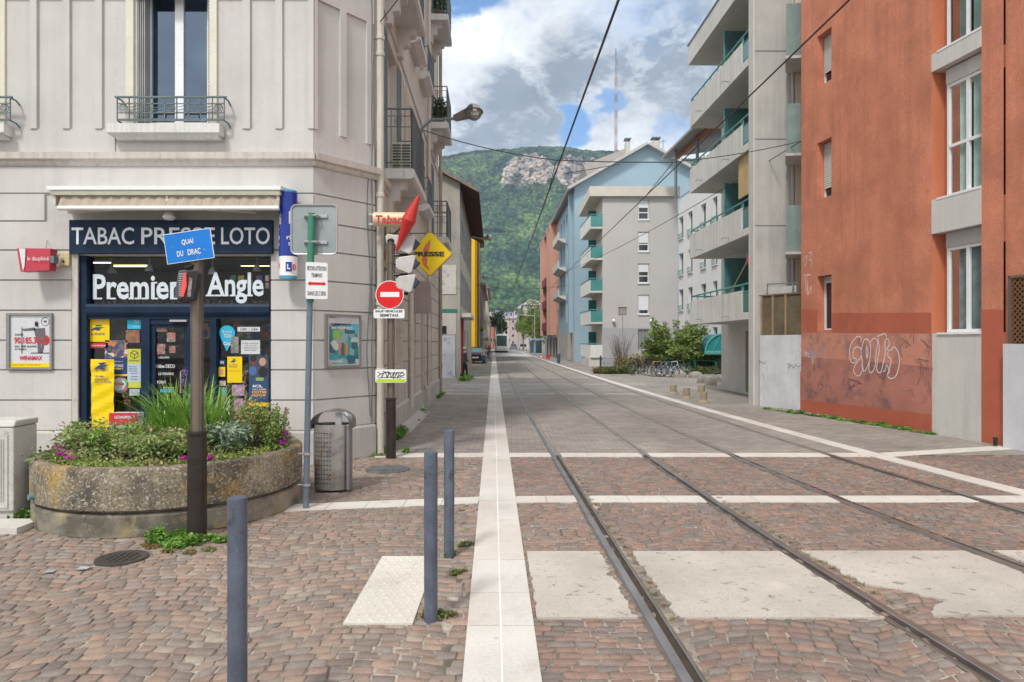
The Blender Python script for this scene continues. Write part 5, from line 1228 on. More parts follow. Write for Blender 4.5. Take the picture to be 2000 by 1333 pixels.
# windows
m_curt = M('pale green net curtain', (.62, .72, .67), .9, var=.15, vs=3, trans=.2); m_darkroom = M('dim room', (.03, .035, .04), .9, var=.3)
m_wglass = glass('clear window glass', (.85, .92, .91), -.02, .01, ior=1.22)
def curtain(parent, fr, a0, a1, z0, z1, d, mat, n=40, amp=.02):
    mb = MB()
    for k in range(n):
        u0 = a0+(a1-a0)*k/n; u1 = a0+(a1-a0)*(k+1)/n; w0 = amp*math.sin(k*1.3)+amp*.5*math.sin(k*.37); w1 = amp*math.sin((k+1)*1.3)+amp*.5*math.sin((k+1)*.37)
        mb.quad(fr.P(u0, z0, d+w0), fr.P(u1, z0, d+w1), fr.P(u1, z1, d+w1), fr.P(u0, z1, d+w0))
    return mb.build('curtain', mat, parent, smooth=True)
bw = [(r0, r1-.18, zb1+.02, zs1a-.28, ()), (r0, r1-.18, zs1b+.02, zs2a-.30, (zs1b+.95,)), (r0, r1-.18, zs2b+.02, zs2b+2.6, (zs2b+1.0,))]
for i, (a0, a1, z0, z1, tr) in enumerate(bw):
    w = window(OB, FO, a0, a1, z0, z1, -.17, m_white, m_wglass, nm=1, trans=tr, fw=.055)
    for u, v in ((.01, .46), (.50, .80)) if i == 0 else ((.01, .42), (.52, .78)):
        curtain(w, FO, a0+.06+(a1-a0-.1)*u, a0+.06+(a1-a0-.1)*v, z0+.06, z1-.05, -.26, m_curt if i else M('grey net curtain', (.26, .28, .29), .9, var=.25, vs=6))
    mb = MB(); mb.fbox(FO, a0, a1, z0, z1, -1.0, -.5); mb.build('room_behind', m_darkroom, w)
    mb = MB(); mb.fbox(FO, a0, a1, z1+.003, z1+(.27 if i < 2 else .2), dR+.02, -.14); mb.build('shutter_box', m_conc if i else M('pale grey shutter box', (.44, .44, .43), .6, var=.04), w)
    mb = MB(); mb.fbox(FO, a0, a1+.04, z0-.04, z0-.003, -.2, .02); mb.build('sill', m_white, w)
for i, (a0, a1, z0, z1) in enumerate(so1):
    w = window(OB, FO, a0+.01, a1-.01, z0+.02, z1-.02, -.19, m_white, darkglass(), nm=0, fw=.04, shutter=(.12, .82, .74, .7)[i], sm=M('cream roller shutter', (.56, .55, .50), .6, var=.05))
# lattice with brown canvas, white wall at far right
la0, la1 = oa(1999)-2.5, oa(1975)
lt = thing('lattice_panel', 'dark brown wooden lattice panel on top of the white wall at the right edge', 'trellis', FO.P(la1-1, oz(672, 1975), .1))
mb = MB(); z0, z1 = oz(670, 1985), oz(539, 1985); a = la1-2
mb.fbox(FO, la1-.05, la1, z0, z1, .02, .06); mb.fbox(FO, la1-2, la1, z1-.04, z1, .02, .06); mb.build('frame', m_brown2, lt)
mb = MB(); H_ = z1-z0
for k in range(-16, 34):
    a = la1-2+.0+.09*k
    for s_ in (1, -1):
        aa = [a, a+s_*H_]; lo_, hi_ = la1-2, la1-.05
        def clip(aa0, aa1):
            t0, t1 = 0, 1; dx = aa1-aa0
            for edge, sg in ((lo_, 1), (hi_, -1)):
                va, vb = (aa0-edge)*sg, (aa1-edge)*sg
                if va < 0 and vb < 0: return None
                if va < 0: t0 = max(t0, va/(va-vb))
                if vb < 0: t1 = min(t1, va/(va-vb))
            return (t0, t1) if t0 < t1 else None
        c = clip(*aa)
        if c:
            q0, q1 = [(aa[0]+(aa[1]-aa[0])*t, z0+H_*t) for t in c]; dd0 = .03 if s_ > 0 else .042
            mb.quad(FO.P(q0[0]-.014, q0[1], dd0), FO.P(q0[0]+.014, q0[1], dd0), FO.P(q1[0]+.014, q1[1], dd0), FO.P(q1[0]-.014, q1[1], dd0))
mb.build('slats', M('reddish brown slat', (.22, .10, .045), .7, var=.2), lt); mb = MB(); mb.fbox(FO, la1-2, la1-.05, z0, z1, .0, .012); mb.build('backing', M('very dark backing', (.03, .02, .015), .9), lt)
ww = thing('garden_wall', 'low white painted wall at the right edge below the lattice', 'wall', FO.P(oa(1985), 0, .2))
mb = MB(); mb.fbox(FO, la1-4, oa(1961, .1), 0, oz(672, 1970), -.03, .12); mb.build('wall', M('bluish white painted wall', (.56, .57, .60), .85, var=.07, streak=.12, bump=.2, stain=[((.3, .3, .3), 6, .66, .74, .5)]), ww)
mb = MB()
sp = thing('corner_pipe', 'short black pipe stub at the foot of the white wall', 'pipe', FO.P(oa(1960), 0, .14)); mb.tube([FO.P(oa(1961), .02, .16), FO.P(oa(1961), .13, .16)], .03, 10); mb.build('stub', m_black, sp); mb2 = MB(); mb2.lathe(FO.P(oa(1961), .13, .16), [(.038, 0), (.038, .02)], 10); mb2.build('cap', m_rubber, sp)

# ================================================================ grey building with long balconies
GB = thing('balcony_building', 'pale grey concrete apartment building with long balconies and teal rails', 'apartment building', (9, 22, 0))
YP = 18.5; XF = lambda y: 6.58-(y-YP)*.03
FP = F(6.58, YP, 1, 0); HG = 13.6
mb = MB(); mb.fbox(FP, 0, 2.2, 0, HG, -.35, 0)
mb.build('pier', m_conc2, GB)
mb = MB(); mb.fbox(FP, -.045, 0, 0, HG, -.35, .01); mb.build('pier_edge', m_conc, GB)
mb = MB()
for py in (100, 272, 441): z = FP.z(py); mb.fbox(FP, 0, 2.2, z-.012, z+.012, 0, .006)
mb.build('pier_joint', M('dark joint', (.2, .195, .185), .9), GB)
FB = F(6.58, YP, -.03, 1); FW2 = F(7.76, YP, 0, 1)
FB.n = Vector((-1, -.03, 0)).normalized(); FW2.n = Vector((-1, 0, 0))
LB = 5.95
m_gwall = M('grey beige recess wall', (.50, .48, .445), .85, var=.08, streak=.08)
mb = MB(); ops = [(3.2, 4.2, .08, 2.1)]
wall(mb, FW2, 0.35, 6.8, 0, HG-.8, ops, .25); mb.quad(FW2.P(6.8, 0), FW2.P(6.8, 0, -4), FW2.P(6.8, HG-.8, -4), FW2.P(6.8, HG-.8)); mb.build('wall', m_gwall, GB)
mb = MB()
for k in range(9): mb.fbox(FW2, 3.25+.11*k, 3.265+.11*k, .1, 2.08, -.13, -.11)
for z in (.5, 1.1, 1.7): mb.fbox(FW2, 3.2, 4.2, z, z+.02, -.14, -.105)
mb.fbox(FW2, 3.2, 4.2, .08, 2.1, -.2, -.17); mb.build('entrance_door', M('dark barred door', (.07, .065, .06), .6, var=.2), GB)
slabs = [2.36, 4.72, 7.08, 9.42]
for i, zs in enumerate(slabs):
    zt_ = zs+.83
    mb = MB(); mb.hexa([FB.P(0, zs, -1.2), FB.P(LB, zs, -1.2), FB.P(LB, zs, 0), FB.P(0, zs, 0), FB.P(0, zs+.16, -1.2), FB.P(LB, zs+.16, -1.2), FB.P(LB, zs+.16, 0), FB.P(0, zs+.16, 0)])
    sl_ = mb.build('balcony', m_conc, GB)
    mb = MB(); mb.fbox(FB, .98, LB, zs-.003, zt_, -.10, .004); mb.fbox(FB, LB, LB+.10, zs-.003, zt_, -1.2, .004); mb.fbox(FB, 0.02, .98, zs-.002, zs+.20, -.05, .006)
    mb.build('parapet', M('pale streaked parapet', (.62, .60, .57), .85, var=.06, streak=.30, sscale=(9, 9, .4), stain=[((.25, .24, .23), 3.0, .60, .75, .45)]), sl_)
    mb = MB(); mb.tube([FB.P(.02, zt_+.17, -.04), FB.P(LB+.05, zt_+.17, -.04), FB.P(LB+.05, zt_+.17, -1.15)], .028, 6)
    for k in range(8): a = 1.05+k*(LB-1.05)/7; mb.tube([FB.P(a, zt_-.02, -.04), FB.P(a, zt_+.16, -.04)], .018, 5)
    for z in (zs+.24, zt_-.05): mb.tube([FB.P(.03, z, -.04), FB.P(.95, z, -.04)], .022, 5)
    for a in (.05, .93): mb.tube([FB.P(a, zs+.22, -.04), FB.P(a, zt_+.16, -.04)], .022, 5)
    mb.build('rail', m_teal, sl_)
    mb = MB(); mb.fbox(FB, .08, .9, zs+.27, zt_-.08, -.045, -.03); mb.build('glass_panel', M('dull teal glass panel', (.06, .17, .165), .3, var=.15, spec=.6), sl_)
    mb = MB(); a = 3.0
    f2 = F(*FB.P(a, 0, -1.15).xy, *FB.n.xy); zt2 = zs+2.0 if i != 3 else zs+2.1
    mb.fbox(f2, 0, .95, zs+.2, zt2, -.01, .01); dv = mb.build('divider', M('smoky teal divider', (.07, .165, .165), .25, var=.2, spec=.6), sl_)
    mb = MB(); mb.tube([f2.P(.95, zs+.16, 0), f2.P(.95, zt2, 0), f2.P(0, zt2, 0)], .024, 5); mb.build('divider_frame', m_teal, dv)
    for k, a in enumerate((2.0, 4.6)):
        mb = MB(); p = FB.P(a, zs+.13, .0); mb.tube([p, FB.P(a, zs+.13, .22), FB.P(a, zs+.05, .22)], .018, 5); mb.build('spout', m_galv, sl_)
    mb = MB(); mb.fbox(FW2, .9, 2.2, zs+.2, zs+2.0, 0, .03); mb.fbox(FW2, 4.3, 5.6, zs+.2, zs+2.0, 0, .03); mb.build('balcony_door', darkglass(), sl_)
mb = MB(); mb.hexa([FB.P(-.0, 11.72, -1.3), FB.P(LB+.2, 11.72, -1.3), FB.P(LB+.2, 11.72, .03), FB.P(0, 11.72, .03), FB.P(0, 12.42, -1.3), FB.P(LB+.2, 12.42, -1.3), FB.P(LB+.2, 12.42, .03), FB.P(0, 12.42, .03)]); mb.build('roof_slab', m_conc, GB)
mb = MB(); mb.hexa([FB.P(-.0, 12.42, -6), FB.P(LB+.25, 12.42, -6), FB.P(LB+.25, 12.42, .06), FB.P(0, 12.42, .06), FB.P(0, 12.46, -6), FB.P(LB+.25, 12.46, -6), FB.P(LB+.25, 12.46, .06), FB.P(0, 12.46, .06)]); mb.build('roof_edge', m_iron, GB)
# reed mat and flag on balconies
rm = thing('reed_mat', 'woven straw mat hung above the third balcony beside the pier', 'mat', FB.P(.5, 7.3, -.3))
mb = MB(); mb.fbox(FB, .02, 1.5, 6.55, 7.12, -.12, -.10); mb.fbox(FB, .02, 1.5, 5.9, 6.55, -.12, -.10); mb.build('weave', M('straw weave', (.48, .34, .17), .85, var=.2, fs=60, fine=.25), rm); mb = MB(); mb.fbox(FB, .0, 1.52, 7.07, 7.1, -.1, -.08); mb.build('batten', m_brown2, rm)
fg = thing('flag', 'red flag on a slanting wooden pole on the lowest balcony', 'flag', at(1420, 590, 20.5))
pa, pb = at(1421, 583, 20.8), at(1464, 503, 19.2); mb = MB(); mb.tube([pa-(pb-pa)*.12, pb], .02, 6); mb.build('pole', M('pale wood', (.42, .30, .18), .7), fg)
mb = MB(); q = [at(1466, 492, 19.2), at(1474, 494, 18.95), at(1474, 517, 18.95), at(1462, 517, 19.2), at(1458, 508, 19.3)]
mb.prism(q, (0, .02, 0)); mb.build('cloth', m_red, fg)
# small grey-green balconies tucked against the orange building
for i, (y0, y1) in enumerate(((110, 8), (300, 203), (492, 402))):
    Yb = 17.45; lab = ('topmost grey green balcony box tucked between the concrete pier and the orange wall', 'middle grey green balcony box between the concrete pier and the orange wall', 'lowest grey green balcony box just above the wooden screen')[i]
    p0, p1 = at(1534, y0, Yb), at(1566, y1, Yb); t = thing('balcony_box', lab, 'balcony', (7.2, Yb, p0.z), 'small balconies beside the orange wall')
    mb = MB(); mb.hexa([(p0.x*(Yb+.9)/Yb+.02, Yb+.9, p0.z), (p0.x+.02, Yb, p0.z), (p1.x+.4, Yb-.12, p0.z), (p1.x+.4, Yb+.9, p0.z), (p0.x*(Yb+.9)/Yb+.02, Yb+.9, p1.z), (p0.x+.02, Yb, p1.z), (p1.x+.4, Yb-.12, p1.z), (p1.x+.4, Yb+.9, p1.z)]); mb.build('panel', M('grey green balcony panel', (.185, .245, .235), .5, var=.12, vs=4, streak=.2), t)
    mb = MB(); mb.hexa([(p0.x*(Yb+.9)/Yb, Yb+.9, p0.z-.07), (p0.x-.01, Yb-.02, p0.z-.07), (p1.x+.4, Yb-.14, p0.z-.07), (p1.x+.4, Yb+.9, p0.z-.07), (p0.x*(Yb+.9)/Yb, Yb+.9, p0.z-.003), (p0.x-.01, Yb-.02, p0.z-.003), (p1.x+.4, Yb-.14, p0.z-.003), (p1.x+.4, Yb+.9, p0.z-.003)]); mb.build('base', m_conc2, t)
dp = thing('downpipe', 'thin grey downpipe on the concrete pier beside the orange building', 'downpipe', (at(1550, 800, 18.35).x, 18.35, 0)); mb = MB(); x = at(1549, 500, 18.4).x; mb.tube([(x, 18.42, 2), (x, 18.42, 13)], .04, 8); mb.build('pipe', m_conc2, dp, smooth=True); mb = MB(); mb.box(x+.05, x+.5, 18.38, 18.48, 2, 13); mb.build('cream_panel', m_cream, dp)
# white painted wall and wooden screen
FV = F(6.66, 18.33, 7.36-6.66, 17.12-18.33); LV = 1.40; va = FV.a
pw = thing('painted_wall', 'white painted low wall with faint black tags below the wooden screen', 'wall', FV.P(.6, 0))
mb = MB(); mb.fbox(FV, 0, LV, 0, FV.z(655, .4), -.12, 0); mb.build('wall', M('patchy white paint', (.55, .56, .59), .85, var=.10, vs=1.5, streak=.15, bump=.2, stain=[((.42, .42, .43), 1.8, .5, .6, .5), ((.25, .25, .25), 7, .68, .75, .5)]), pw)
for pts in ([(548, 988), (560, 984), (556, 1000), (570, 990), (580, 1003), (595, 988)], [(718, 1008), (735, 1003), (726, 1030), (745, 1010), (760, 1030), (770, 1008), (785, 1022), (800, 1010)], [(575, 1060), (578, 1080), (582, 1100)]):
    graf(pts, .010, m_ghost if False else m_black, 'tag', pw, 3.03, 1300, 380, FV, .004)
ws = thing('wooden_screen', 'dark woven wooden screen with three pale posts on top of the white wall', 'fence', FV.P(.6, 1.9))
mb = MB(); z0, z1 = FV.z(655, .4)+.003, FV.z(578, .4); mb.fbox(FV, 0, LV, z0, z1, -.06, -.03); mb.build('woven_panel', M('dark woven reed', (.11, .085, .055), .9, var=.3, vs=2, fine=.3, fs=30), ws)
for a in (.02, .38, .78): mb = MB(); mb.fbox(FV, a, a+.045, z0, z1, -.03, .0); mb.build('post', M('weathered batten', (.30, .21, .12), .8, var=.2), ws)
mb = MB(); mb.fbox(FV, -.02, LV, z1, z1+.04, -.07, .0); mb.build('top_rail', m_brown2, ws)
fr_ = thing('rusty_frame', 'thin rusty metal frame standing above the wooden screen', 'frame', FV.P(.4, 2.95, -.2)); mb = MB()
mb.tube([FV.P(.08, z1, -.2), FV.P(.08, z1+.34, -.2), FV.P(1.0, z1+.30, -.2), FV.P(1.0, z1, -.2)], .018, 5); mb.tube([FV.P(.95, z1, -.1), FV.P(.97, z1+.28, -.1)], .022, 5); mb.build('bars', m_iron, fr_); mb = MB(); mb.fbox(FV, .1, .98, z1+.03, z1+.24, -.215, -.20); mb.build('mesh_panel', m_conc2, fr_)
up = thing('orange_upright', 'narrow orange brown plate between the white wall and the orange building', 'plate', FV.P(LV-.06, 0, .03)); mb = MB(); mb.fbox(FV, LV-.13, LV+.02, 0, .95, .003, .03); mb.build('plate', m_or2, up); mb = MB(); mb.fbox(FV, LV-.13, LV+.02, .953, .98, .0, .035); mb.build('cap', m_or2, up)

# ================================================================ white building behind
FH = F(11.85, 36.5, 11.2-11.85, 45.9-36.5, flip=True); LH = 9.42
WB = thing('white_building', 'white apartment building with slim windows and green window boxes', 'apartment building', (14, 42, 0))
rows = [(8.62, 10.07), (6.2, 7.65), (3.86, 5.25), (1.5, 2.6)]; cols = []
hc = lambda px: FH.a(px)
for x0, x1 in ((1326, 1334.5), (1344, 1352.5), (1369, 1379), (1392, 1401), (1425, 1436)): cols.append((hc(x1), hc(x0)))
mb = MB(); ops = [(a, b, z0, z1) for a, b in cols for z0, z1 in rows if a > 0]
m_whw = M('white building render', (.66, .665, .66), .85, var=.05, vs=.6, streak=.10, sscale=(4, 4, .3))
wall(mb, FH, -1, LH, 0, 11.25, ops, .22); mb.quad(FH.P(LH, 0), FH.P(LH, 0, -8), FH.P(LH, 11.25, -8), FH.P(LH, 11.25)); mb.quad(FH.P(-1, 11.25), FH.P(LH, 11.25), FH.P(LH, 11.25, -8), FH.P(-1, 11.25, -8)); mb.build('wall', m_whw, WB)
for a, b, z0, z1 in ops:
    w = window(WB, FH, a+.01, b-.01, z0+.01, z1-.01, -.16, m_white, darkglass(), nm=1, fw=.04)
    if z0 > 3:
        mb = MB(); mb.fbox(FH, a-.02, b+.02, z0+.02, z0+.05, .05, .08); mb.fbox(FH, a-.02, b+.02, z0+.30, z0+.33, .05, .08)
        for k in range(4): u = a+(b-a)*k/3; mb.tube([FH.P(u, z0+.03, .06), FH.P(u, z0+.32, .06)], .015, 4)
        mb.tube([FH.P(a, z0+.1, .06), FH.P(b, z0+.28, .06)], .015, 4); mb.build('window_guard', m_teal, w)
        mb = MB(); mb.fbox(FH, a-.05, b+.05, z0-.08, z0-.003, 0, .09); mb.build('sill', m_conc, w)
# roof terrace and wooden canopy
mb = MB()
for px, Y in ((1320, 45.3), (1362, 42.5)): p = at(px, 395, Y); mb.tube([(p.x, p.y, 11.25), (p.x, p.y, 14.6)], .10, 8)
mb.build('canopy_post', m_iron, WB)
mb = MB(); A0, A1 = FH.P(LH+1.6, 14.45, .7), FH.P(-1, 14.45, .9)
mb.hexa([A0, A1, FH.P(-1, 15.3, -4), FH.P(LH+1.6, 15.3, -4), A0+Z*.16, A1+Z*.16, FH.P(-1, 15.5, -4), FH.P(LH+1.6, 15.5, -4)]); rf = mb.build('roof', M('grey roof edge', (.24, .235, .23), .6, var=.08), WB)
mb = MB(); mb.fbox(FH, -1, LH+.8, 14.25, 14.5, -.25, -.05); mb.build('wooden_beam', M('reddish timber', (.30, .105, .04), .7, var=.15), rf)
mb = MB(); mb.fbox(FH, -1, LH-2.2, 11.26, 14.4, -2.5, -1.6); mb.build('attic_wall', M('grey attic wall', (.20, .21, .23), .8), WB)
mb = MB(); mb.tube([FH.P(LH, 11.4, .0), FH.P(-1, 11.4, .0)], .03, 5); mb.build('roof_rail', m_iron, WB)

# ================================================================ beige building with teal balconies
BB = thing('beige_building', 'beige concrete apartment block with a stack of teal glass balconies at its corner', 'apartment building', (9, 52, 0))
FG_ = F(6.5, 49, 1, 0); HB2 = 12.18; YB = 49
m_bei = M('pinkish beige render', (.48, .465, .455), .88, var=.05, vs=.4, streak=.05)
g0 = lambda px: FG_.a(px); wz = [(FG_.z(433), FG_.z(391)), (FG_.z(495), FG_.z(453)), (FG_.z(557), FG_.z(515)), (FG_.z(618), FG_.z(576)), (FG_.z(685), FG_.z(643))]
ops = [(g0(1246), g0(1268), a, b) for a, b in wz]
mb = MB(); wall(mb, FG_, 0, 5.4, 0, HB2, ops, .2)
mb.quad((6.5, 49, 0), (6.36, 56, 0), (6.36, 56, HB2), (6.5, 49, HB2)); mb.quad((11.9, 49, 0), (11.9, 56, 0), (11.9, 56, HB2), (11.9, 49, HB2)); mb.build('wall', m_bei, BB)
mb = MB(); mb.fbox(FG_, 0, 5.4, 0.0, FG_.z(643)+.05, 0, .012); mb.build('grey_base', M('grey lavender base', (.40, .39, .41), .88, var=.06), BB) if False else None
mb = MB(); wall(mb, FG_, 0, 5.4, 0.01, FG_.z(641), [ops[4]], .05, .012); mb.build('grey_base', M('grey lavender base', (.38, .375, .39), .88, var=.06), BB)
for i, (a, b, z0, z1) in enumerate(ops):
    if i < 4: window(BB, FG_, a+.02, b-.02, z0+.14, z1-.02, -.1, m_white, darkglass(), nm=0, trans=(z0+.65,), fw=.07, shutter=(.38, .55, .42, .78)[i], sm=m_wht, sill=.08)
    else:
        w = window(BB, FG_, a+.02, b-.02, z0+.02, z1-.02, -.1, m_white, M('pale blind glass', (.35, .36, .37), .4), nm=0, fw=.06); mb = MB()
        for k in range(8): u = a+.05+(b-a-.1)*k/7; mb.tube([FG_.P(u, z0, -.04), FG_.P(u, z1, -.04)], .014, 4)
        mb.build('security_bars', m_iron, w)
mb = MB(); mb.prism([(5.55, 48.7, FG_.z(385)-.0), (12.0, 48.7, FG_.z(385)), (12.0, 48.7, FG_.z(366)), (5.55, 48.7, FG_.z(366))], (0, 8, 0)); mb.build('roof_slab', M('cream concrete slab', (.56, .53, .47), .85, var=.05), BB)
for i, py in enumerate((447, 508, 572, 633, 699)):
    zs = FG_.z(py); top = zs+(FG_.z(422)-FG_.z(447)); 
    mb = MB(); mb.hexa([(5.62, 49, zs), (6.5, 49, zs), (6.5, 54.5, zs), (5.47, 54.5, zs), (5.62, 49, zs+.14), (6.5, 49, zs+.14), (6.5, 54.5, zs+.14), (5.47, 54.5, zs+.14)]); sl_ = mb.build('balcony', m_conc, BB)
    fl2 = F(5.62, 49, -.15, 5.5, flip=True)
    mb = MB(); mb.fbox(fl2, 0, 5.5, zs-.003, top, -.08, .004)
    if i == 4: mb.box(5.62, 6.5, 48.98, 49.06, zs, top)
    mb.build('parapet', m_whw, sl_)
    if i < 4: mb = MB(); mb.box(5.64, 6.48, 48.99, 49.02, zs+.16, top); mb.build('glass_panel', m_tealg, sl_)
    mb = MB(); mb.tube([fl2.P(5.5, top+.1, 0), fl2.P(0, top+.1, 0), (6.5, 49, top+.1)], .03, 5)
    for k in range(5): mb.tube([fl2.P(.1+k*1.3, top-.02, 0), fl2.P(.1+k*1.3, top+.1, 0)], .02, 4)
    mb.build('rail', m_teal, sl_)
    mb = MB(); mb.box(5.85, 6.45, 52.2, 52.26, zs+.14, zs+1.9); mb.build('divider', M('deep teal divider', (.02, .14, .14), .35, var=.2), sl_)
mb = MB(); mb.box(5.55, 6.5, 49.1, 54.4, 0, FG_.z(699)-.003); mb.build('balcony_base', m_conc, BB)
for px, lab in ((1198.5, 'white globe lamp on the beige wall left of the mushroom lamp post'), (1271.5, 'white globe lamp on the beige wall under the lower window')):
    p = at(px, 627, 48.8); t = thing('globe_lamp', lab, 'wall lamp', p, 'globe lamps on the beige wall'); mb = MB(); mb.sphere(p, .13); mb.build('globe', m_wht, t, smooth=True); mb = MB(); mb.tube([p+Vector((0, .05, -.12)), p+Vector((0, .2, -.12))], .03, 6); mb.build('bracket', m_iron, t)

# ================================================================ blue gabled building and pink row behind it
m_blue = M('powder blue render', (.285, .40, .48), .88, var=.05, vs=.4)
BL = thing('blue_building', 'tall powder blue gabled apartment building behind the beige block', 'apartment building', (10.5, 66, 0))
YG = 60.0; G_ = lambda px, py, Y=YG: at(px, py, Y)
xl = at(1122, 0, YG).x; xr_ = at(1352, 0, YG).x
ze, zp_, zr_ = G_(1122, 366).z, G_(1263, 286).z, G_(1352, 335).z; xp = at(1263, 0, YG).x
mb = MB(); mb.quad((xl, YG, 0), (xr_, YG, 0), (xr_, YG, zr_), (xp, YG, zp_), (xl, YG, ze)); SF = lambda y: xl+DX*(y-YG)
mb.build('gable_wall', m_blue, BL)
FL2 = F(xl, YG, DX, 1, flip=True); LL = 14.5
ops = []
for zf in (3.6, 6.4, 9.2, 12.0):
    for a in (3.0, 5.6, 8.2, 10.8): ops.append((a, a+1.1, zf+.1, zf+2.1))
mb = MB(); wall(mb, FL2, .02, LL, 0, ze, ops, .2); mb.build('wall', m_blue, BL)
for a, b, z0, z1 in ops: window(BL, FL2, a+.02, b-.02, z0+.02, z1-.02, -.12, m_white, darkglass(), nm=1, fw=.08)
mb = MB(); mb.fbox(FL2, 1.2, 2.0, 2.6, ze, 0, .35); mb.build('pilaster', m_blue, BL)
mb = MB(); mb.fbox(FL2, 0, LL, .0, 2.55, -.1, .02); mb.build('ground_floor', M('pale cement base', (.40, .385, .36), .85, var=.12, vs=1), BL)
for zf in (6.3, 9.1, 11.9):
    mb = MB(); mb.fprism(FL2, [(0, zf-.35), (.1, zf-.35), (.75, zf-.05), (.75, zf+.7), (.65, zf+.7), (.65, zf+.05), (0, zf+.05)], 7.2, 13.5); mb.build('balcony', m_conc, BL)
mb = MB(); mb.fbox(FL2, 2.2, 5.2, .1, 2.5, .021, .045); mb.build('garage_gate', M('dark garage gate', (.12, .12, .13), .6, var=.2), BL)
for k in range(8): mb = MB(); mb.fbox(FL2, 2.3+.36*k, 2.36+.36*k, .1, 2.5, .045, .07); mb.build('gate_bar', m_conc2, BL)
mb = MB(); t_ = .28; ov = 1.0; yo = YG-.7; ye = YG+40
def slope(mb, x0, z0, x1, z1, y0, y1, th=.22):
    n = Vector((-(z1-z0), 0, x1-x0)).normalized()*th
    mb.hexa([Vector((x0, y0, z0)), Vector((x1, y0, z1)), Vector((x1+DX*(y1-y0), y1, z1)), Vector((x0+DX*(y1-y0), y1, z0)), Vector((x0, y0, z0))+n, Vector((x1, y0, z1))+n, Vector((x1+DX*(y1-y0), y1, z1))+n, Vector((x0+DX*(y1-y0), y1, z0))+n])
k_ = (zp_-ze)/(xp-xl); slope(mb, xl-.6, ze-.6*k_, xp, zp_, yo, ye); k2_ = (zr_-zp_)/(xr_-xp); slope(mb, xp, zp_, xr_+1, zr_+k2_, yo, ye)
rf = mb.build('roof', M('pale grey roof sheet', (.44, .43, .42), .7, var=.08), BL)
for px0, px1, pyb, pyt, Y, lab in ((1222, 1231, 296, 271, 62, ''), (1275, 1289, 300, 269, 63, '')):
    p0, p1 = at(px0, pyb, Y), at(px1, pyt, Y); mb = MB(); mb.box(p0.x, p1.x, Y, Y+.7, p0.z-.9, p1.z-.3); ch = mb.build('chimney', m_conc2, rf)
    mb = MB(); mb.box(p0.x-.08, p1.x+.08, Y-.08, Y+.78, p1.z-.05, p1.z+.04)
    for u in (p0.x+.02, p1.x-.14): mb.box(u, u+.12, Y+.02, Y+.14, p1.z-.3, p1.z-.05)
    mb.build('chimney_cap', m_iron, ch)
p = at(1295, 300, 62); mb = MB(); mb.tube([p, p+Z*1.3], .03, 5); mb.tube([p+Z*1.0+Vector((-.4, 0, 0)), p+Z*1.15+Vector((.3, 0, 0))], .02, 4); mb.build('antenna', m_iron, rf)
mb = MB(); yd = 66; d0 = at(1150, 322, yd); d1 = at(1222, 290, yd)
mb.hexa([(d0.x, yd, d0.z-1.6), (d1.x, yd, d1.z-2.0), (d1.x, yd+6, d1.z-2), (d0.x, yd+6, d0.z-1.6), (d0.x-.5, yd, d0.z), (d1.x, yd, d1.z), (d1.x, yd+6, d1.z), (d0.x-.5, yd+6, d0.z)]); mb.build('dormer', M('brown grey dormer', (.34, .32, .31), .8), BL)
PK = thing('pink_building', 'salmon pink apartment building with dark red balconies at the end of the right row', 'apartment building', (9, 85, 0))
m_pink = M('salmon render', (.50, .29, .225), .88, var=.06, vs=.5); m_dkred = M('dark red balcony', (.17, .03, .045), .6, var=.1)
FK = F(*FL2.P(LL).xy, DX, 1, flip=True); LK = 19
ops = []
for zf in (3.4, 6.1, 8.8, 11.5):
    for a in (1.0, 4.0, 8.4, 11.4, 15.0): ops.append((a, a+1.0, zf+.3, zf+1.9))
mb = MB(); wall(mb, FK, 0, LK, 0, ze, ops, .2); mb.quad(FK.P(LK, 0), FK.P(LK, 0, -9), FK.P(LK, ze, -9), FK.P(LK, ze)); mb.build('wall', m_pink, PK)
for a, b, z0, z1 in ops: window(PK, FK, a+.02, b-.02, z0+.02, z1-.02, -.12, m_white, darkglass(), nm=1, fw=.08)
for a in (2.6, 6.4, 13.4, 17.6): mb = MB(); mb.fbox(FK, a, a+1.2, 2.6, ze-.02, 0, .75); mb.build('pilaster', m_pink, PK)
for zf in (3.2, 5.9, 8.6): mb = MB(); mb.fbox(FK, 7.7, 13.3, zf, zf+.95, 0, .9); mb.build('balcony', m_dkred, PK)
mb = MB(); mb.fbox(FK, 0, LK, 0, 2.6, 0, .06); mb.build('ground_floor', M('grey ground floor', (.36, .35, .34), .85, var=.15, vs=.7), PK)
for a in (1, 4.5, 9, 14): mb = MB(); mb.fbox(FK, a, a+1.6, .1, 2.3, .06, .09); mb.build('shop_door', m_black, PK)

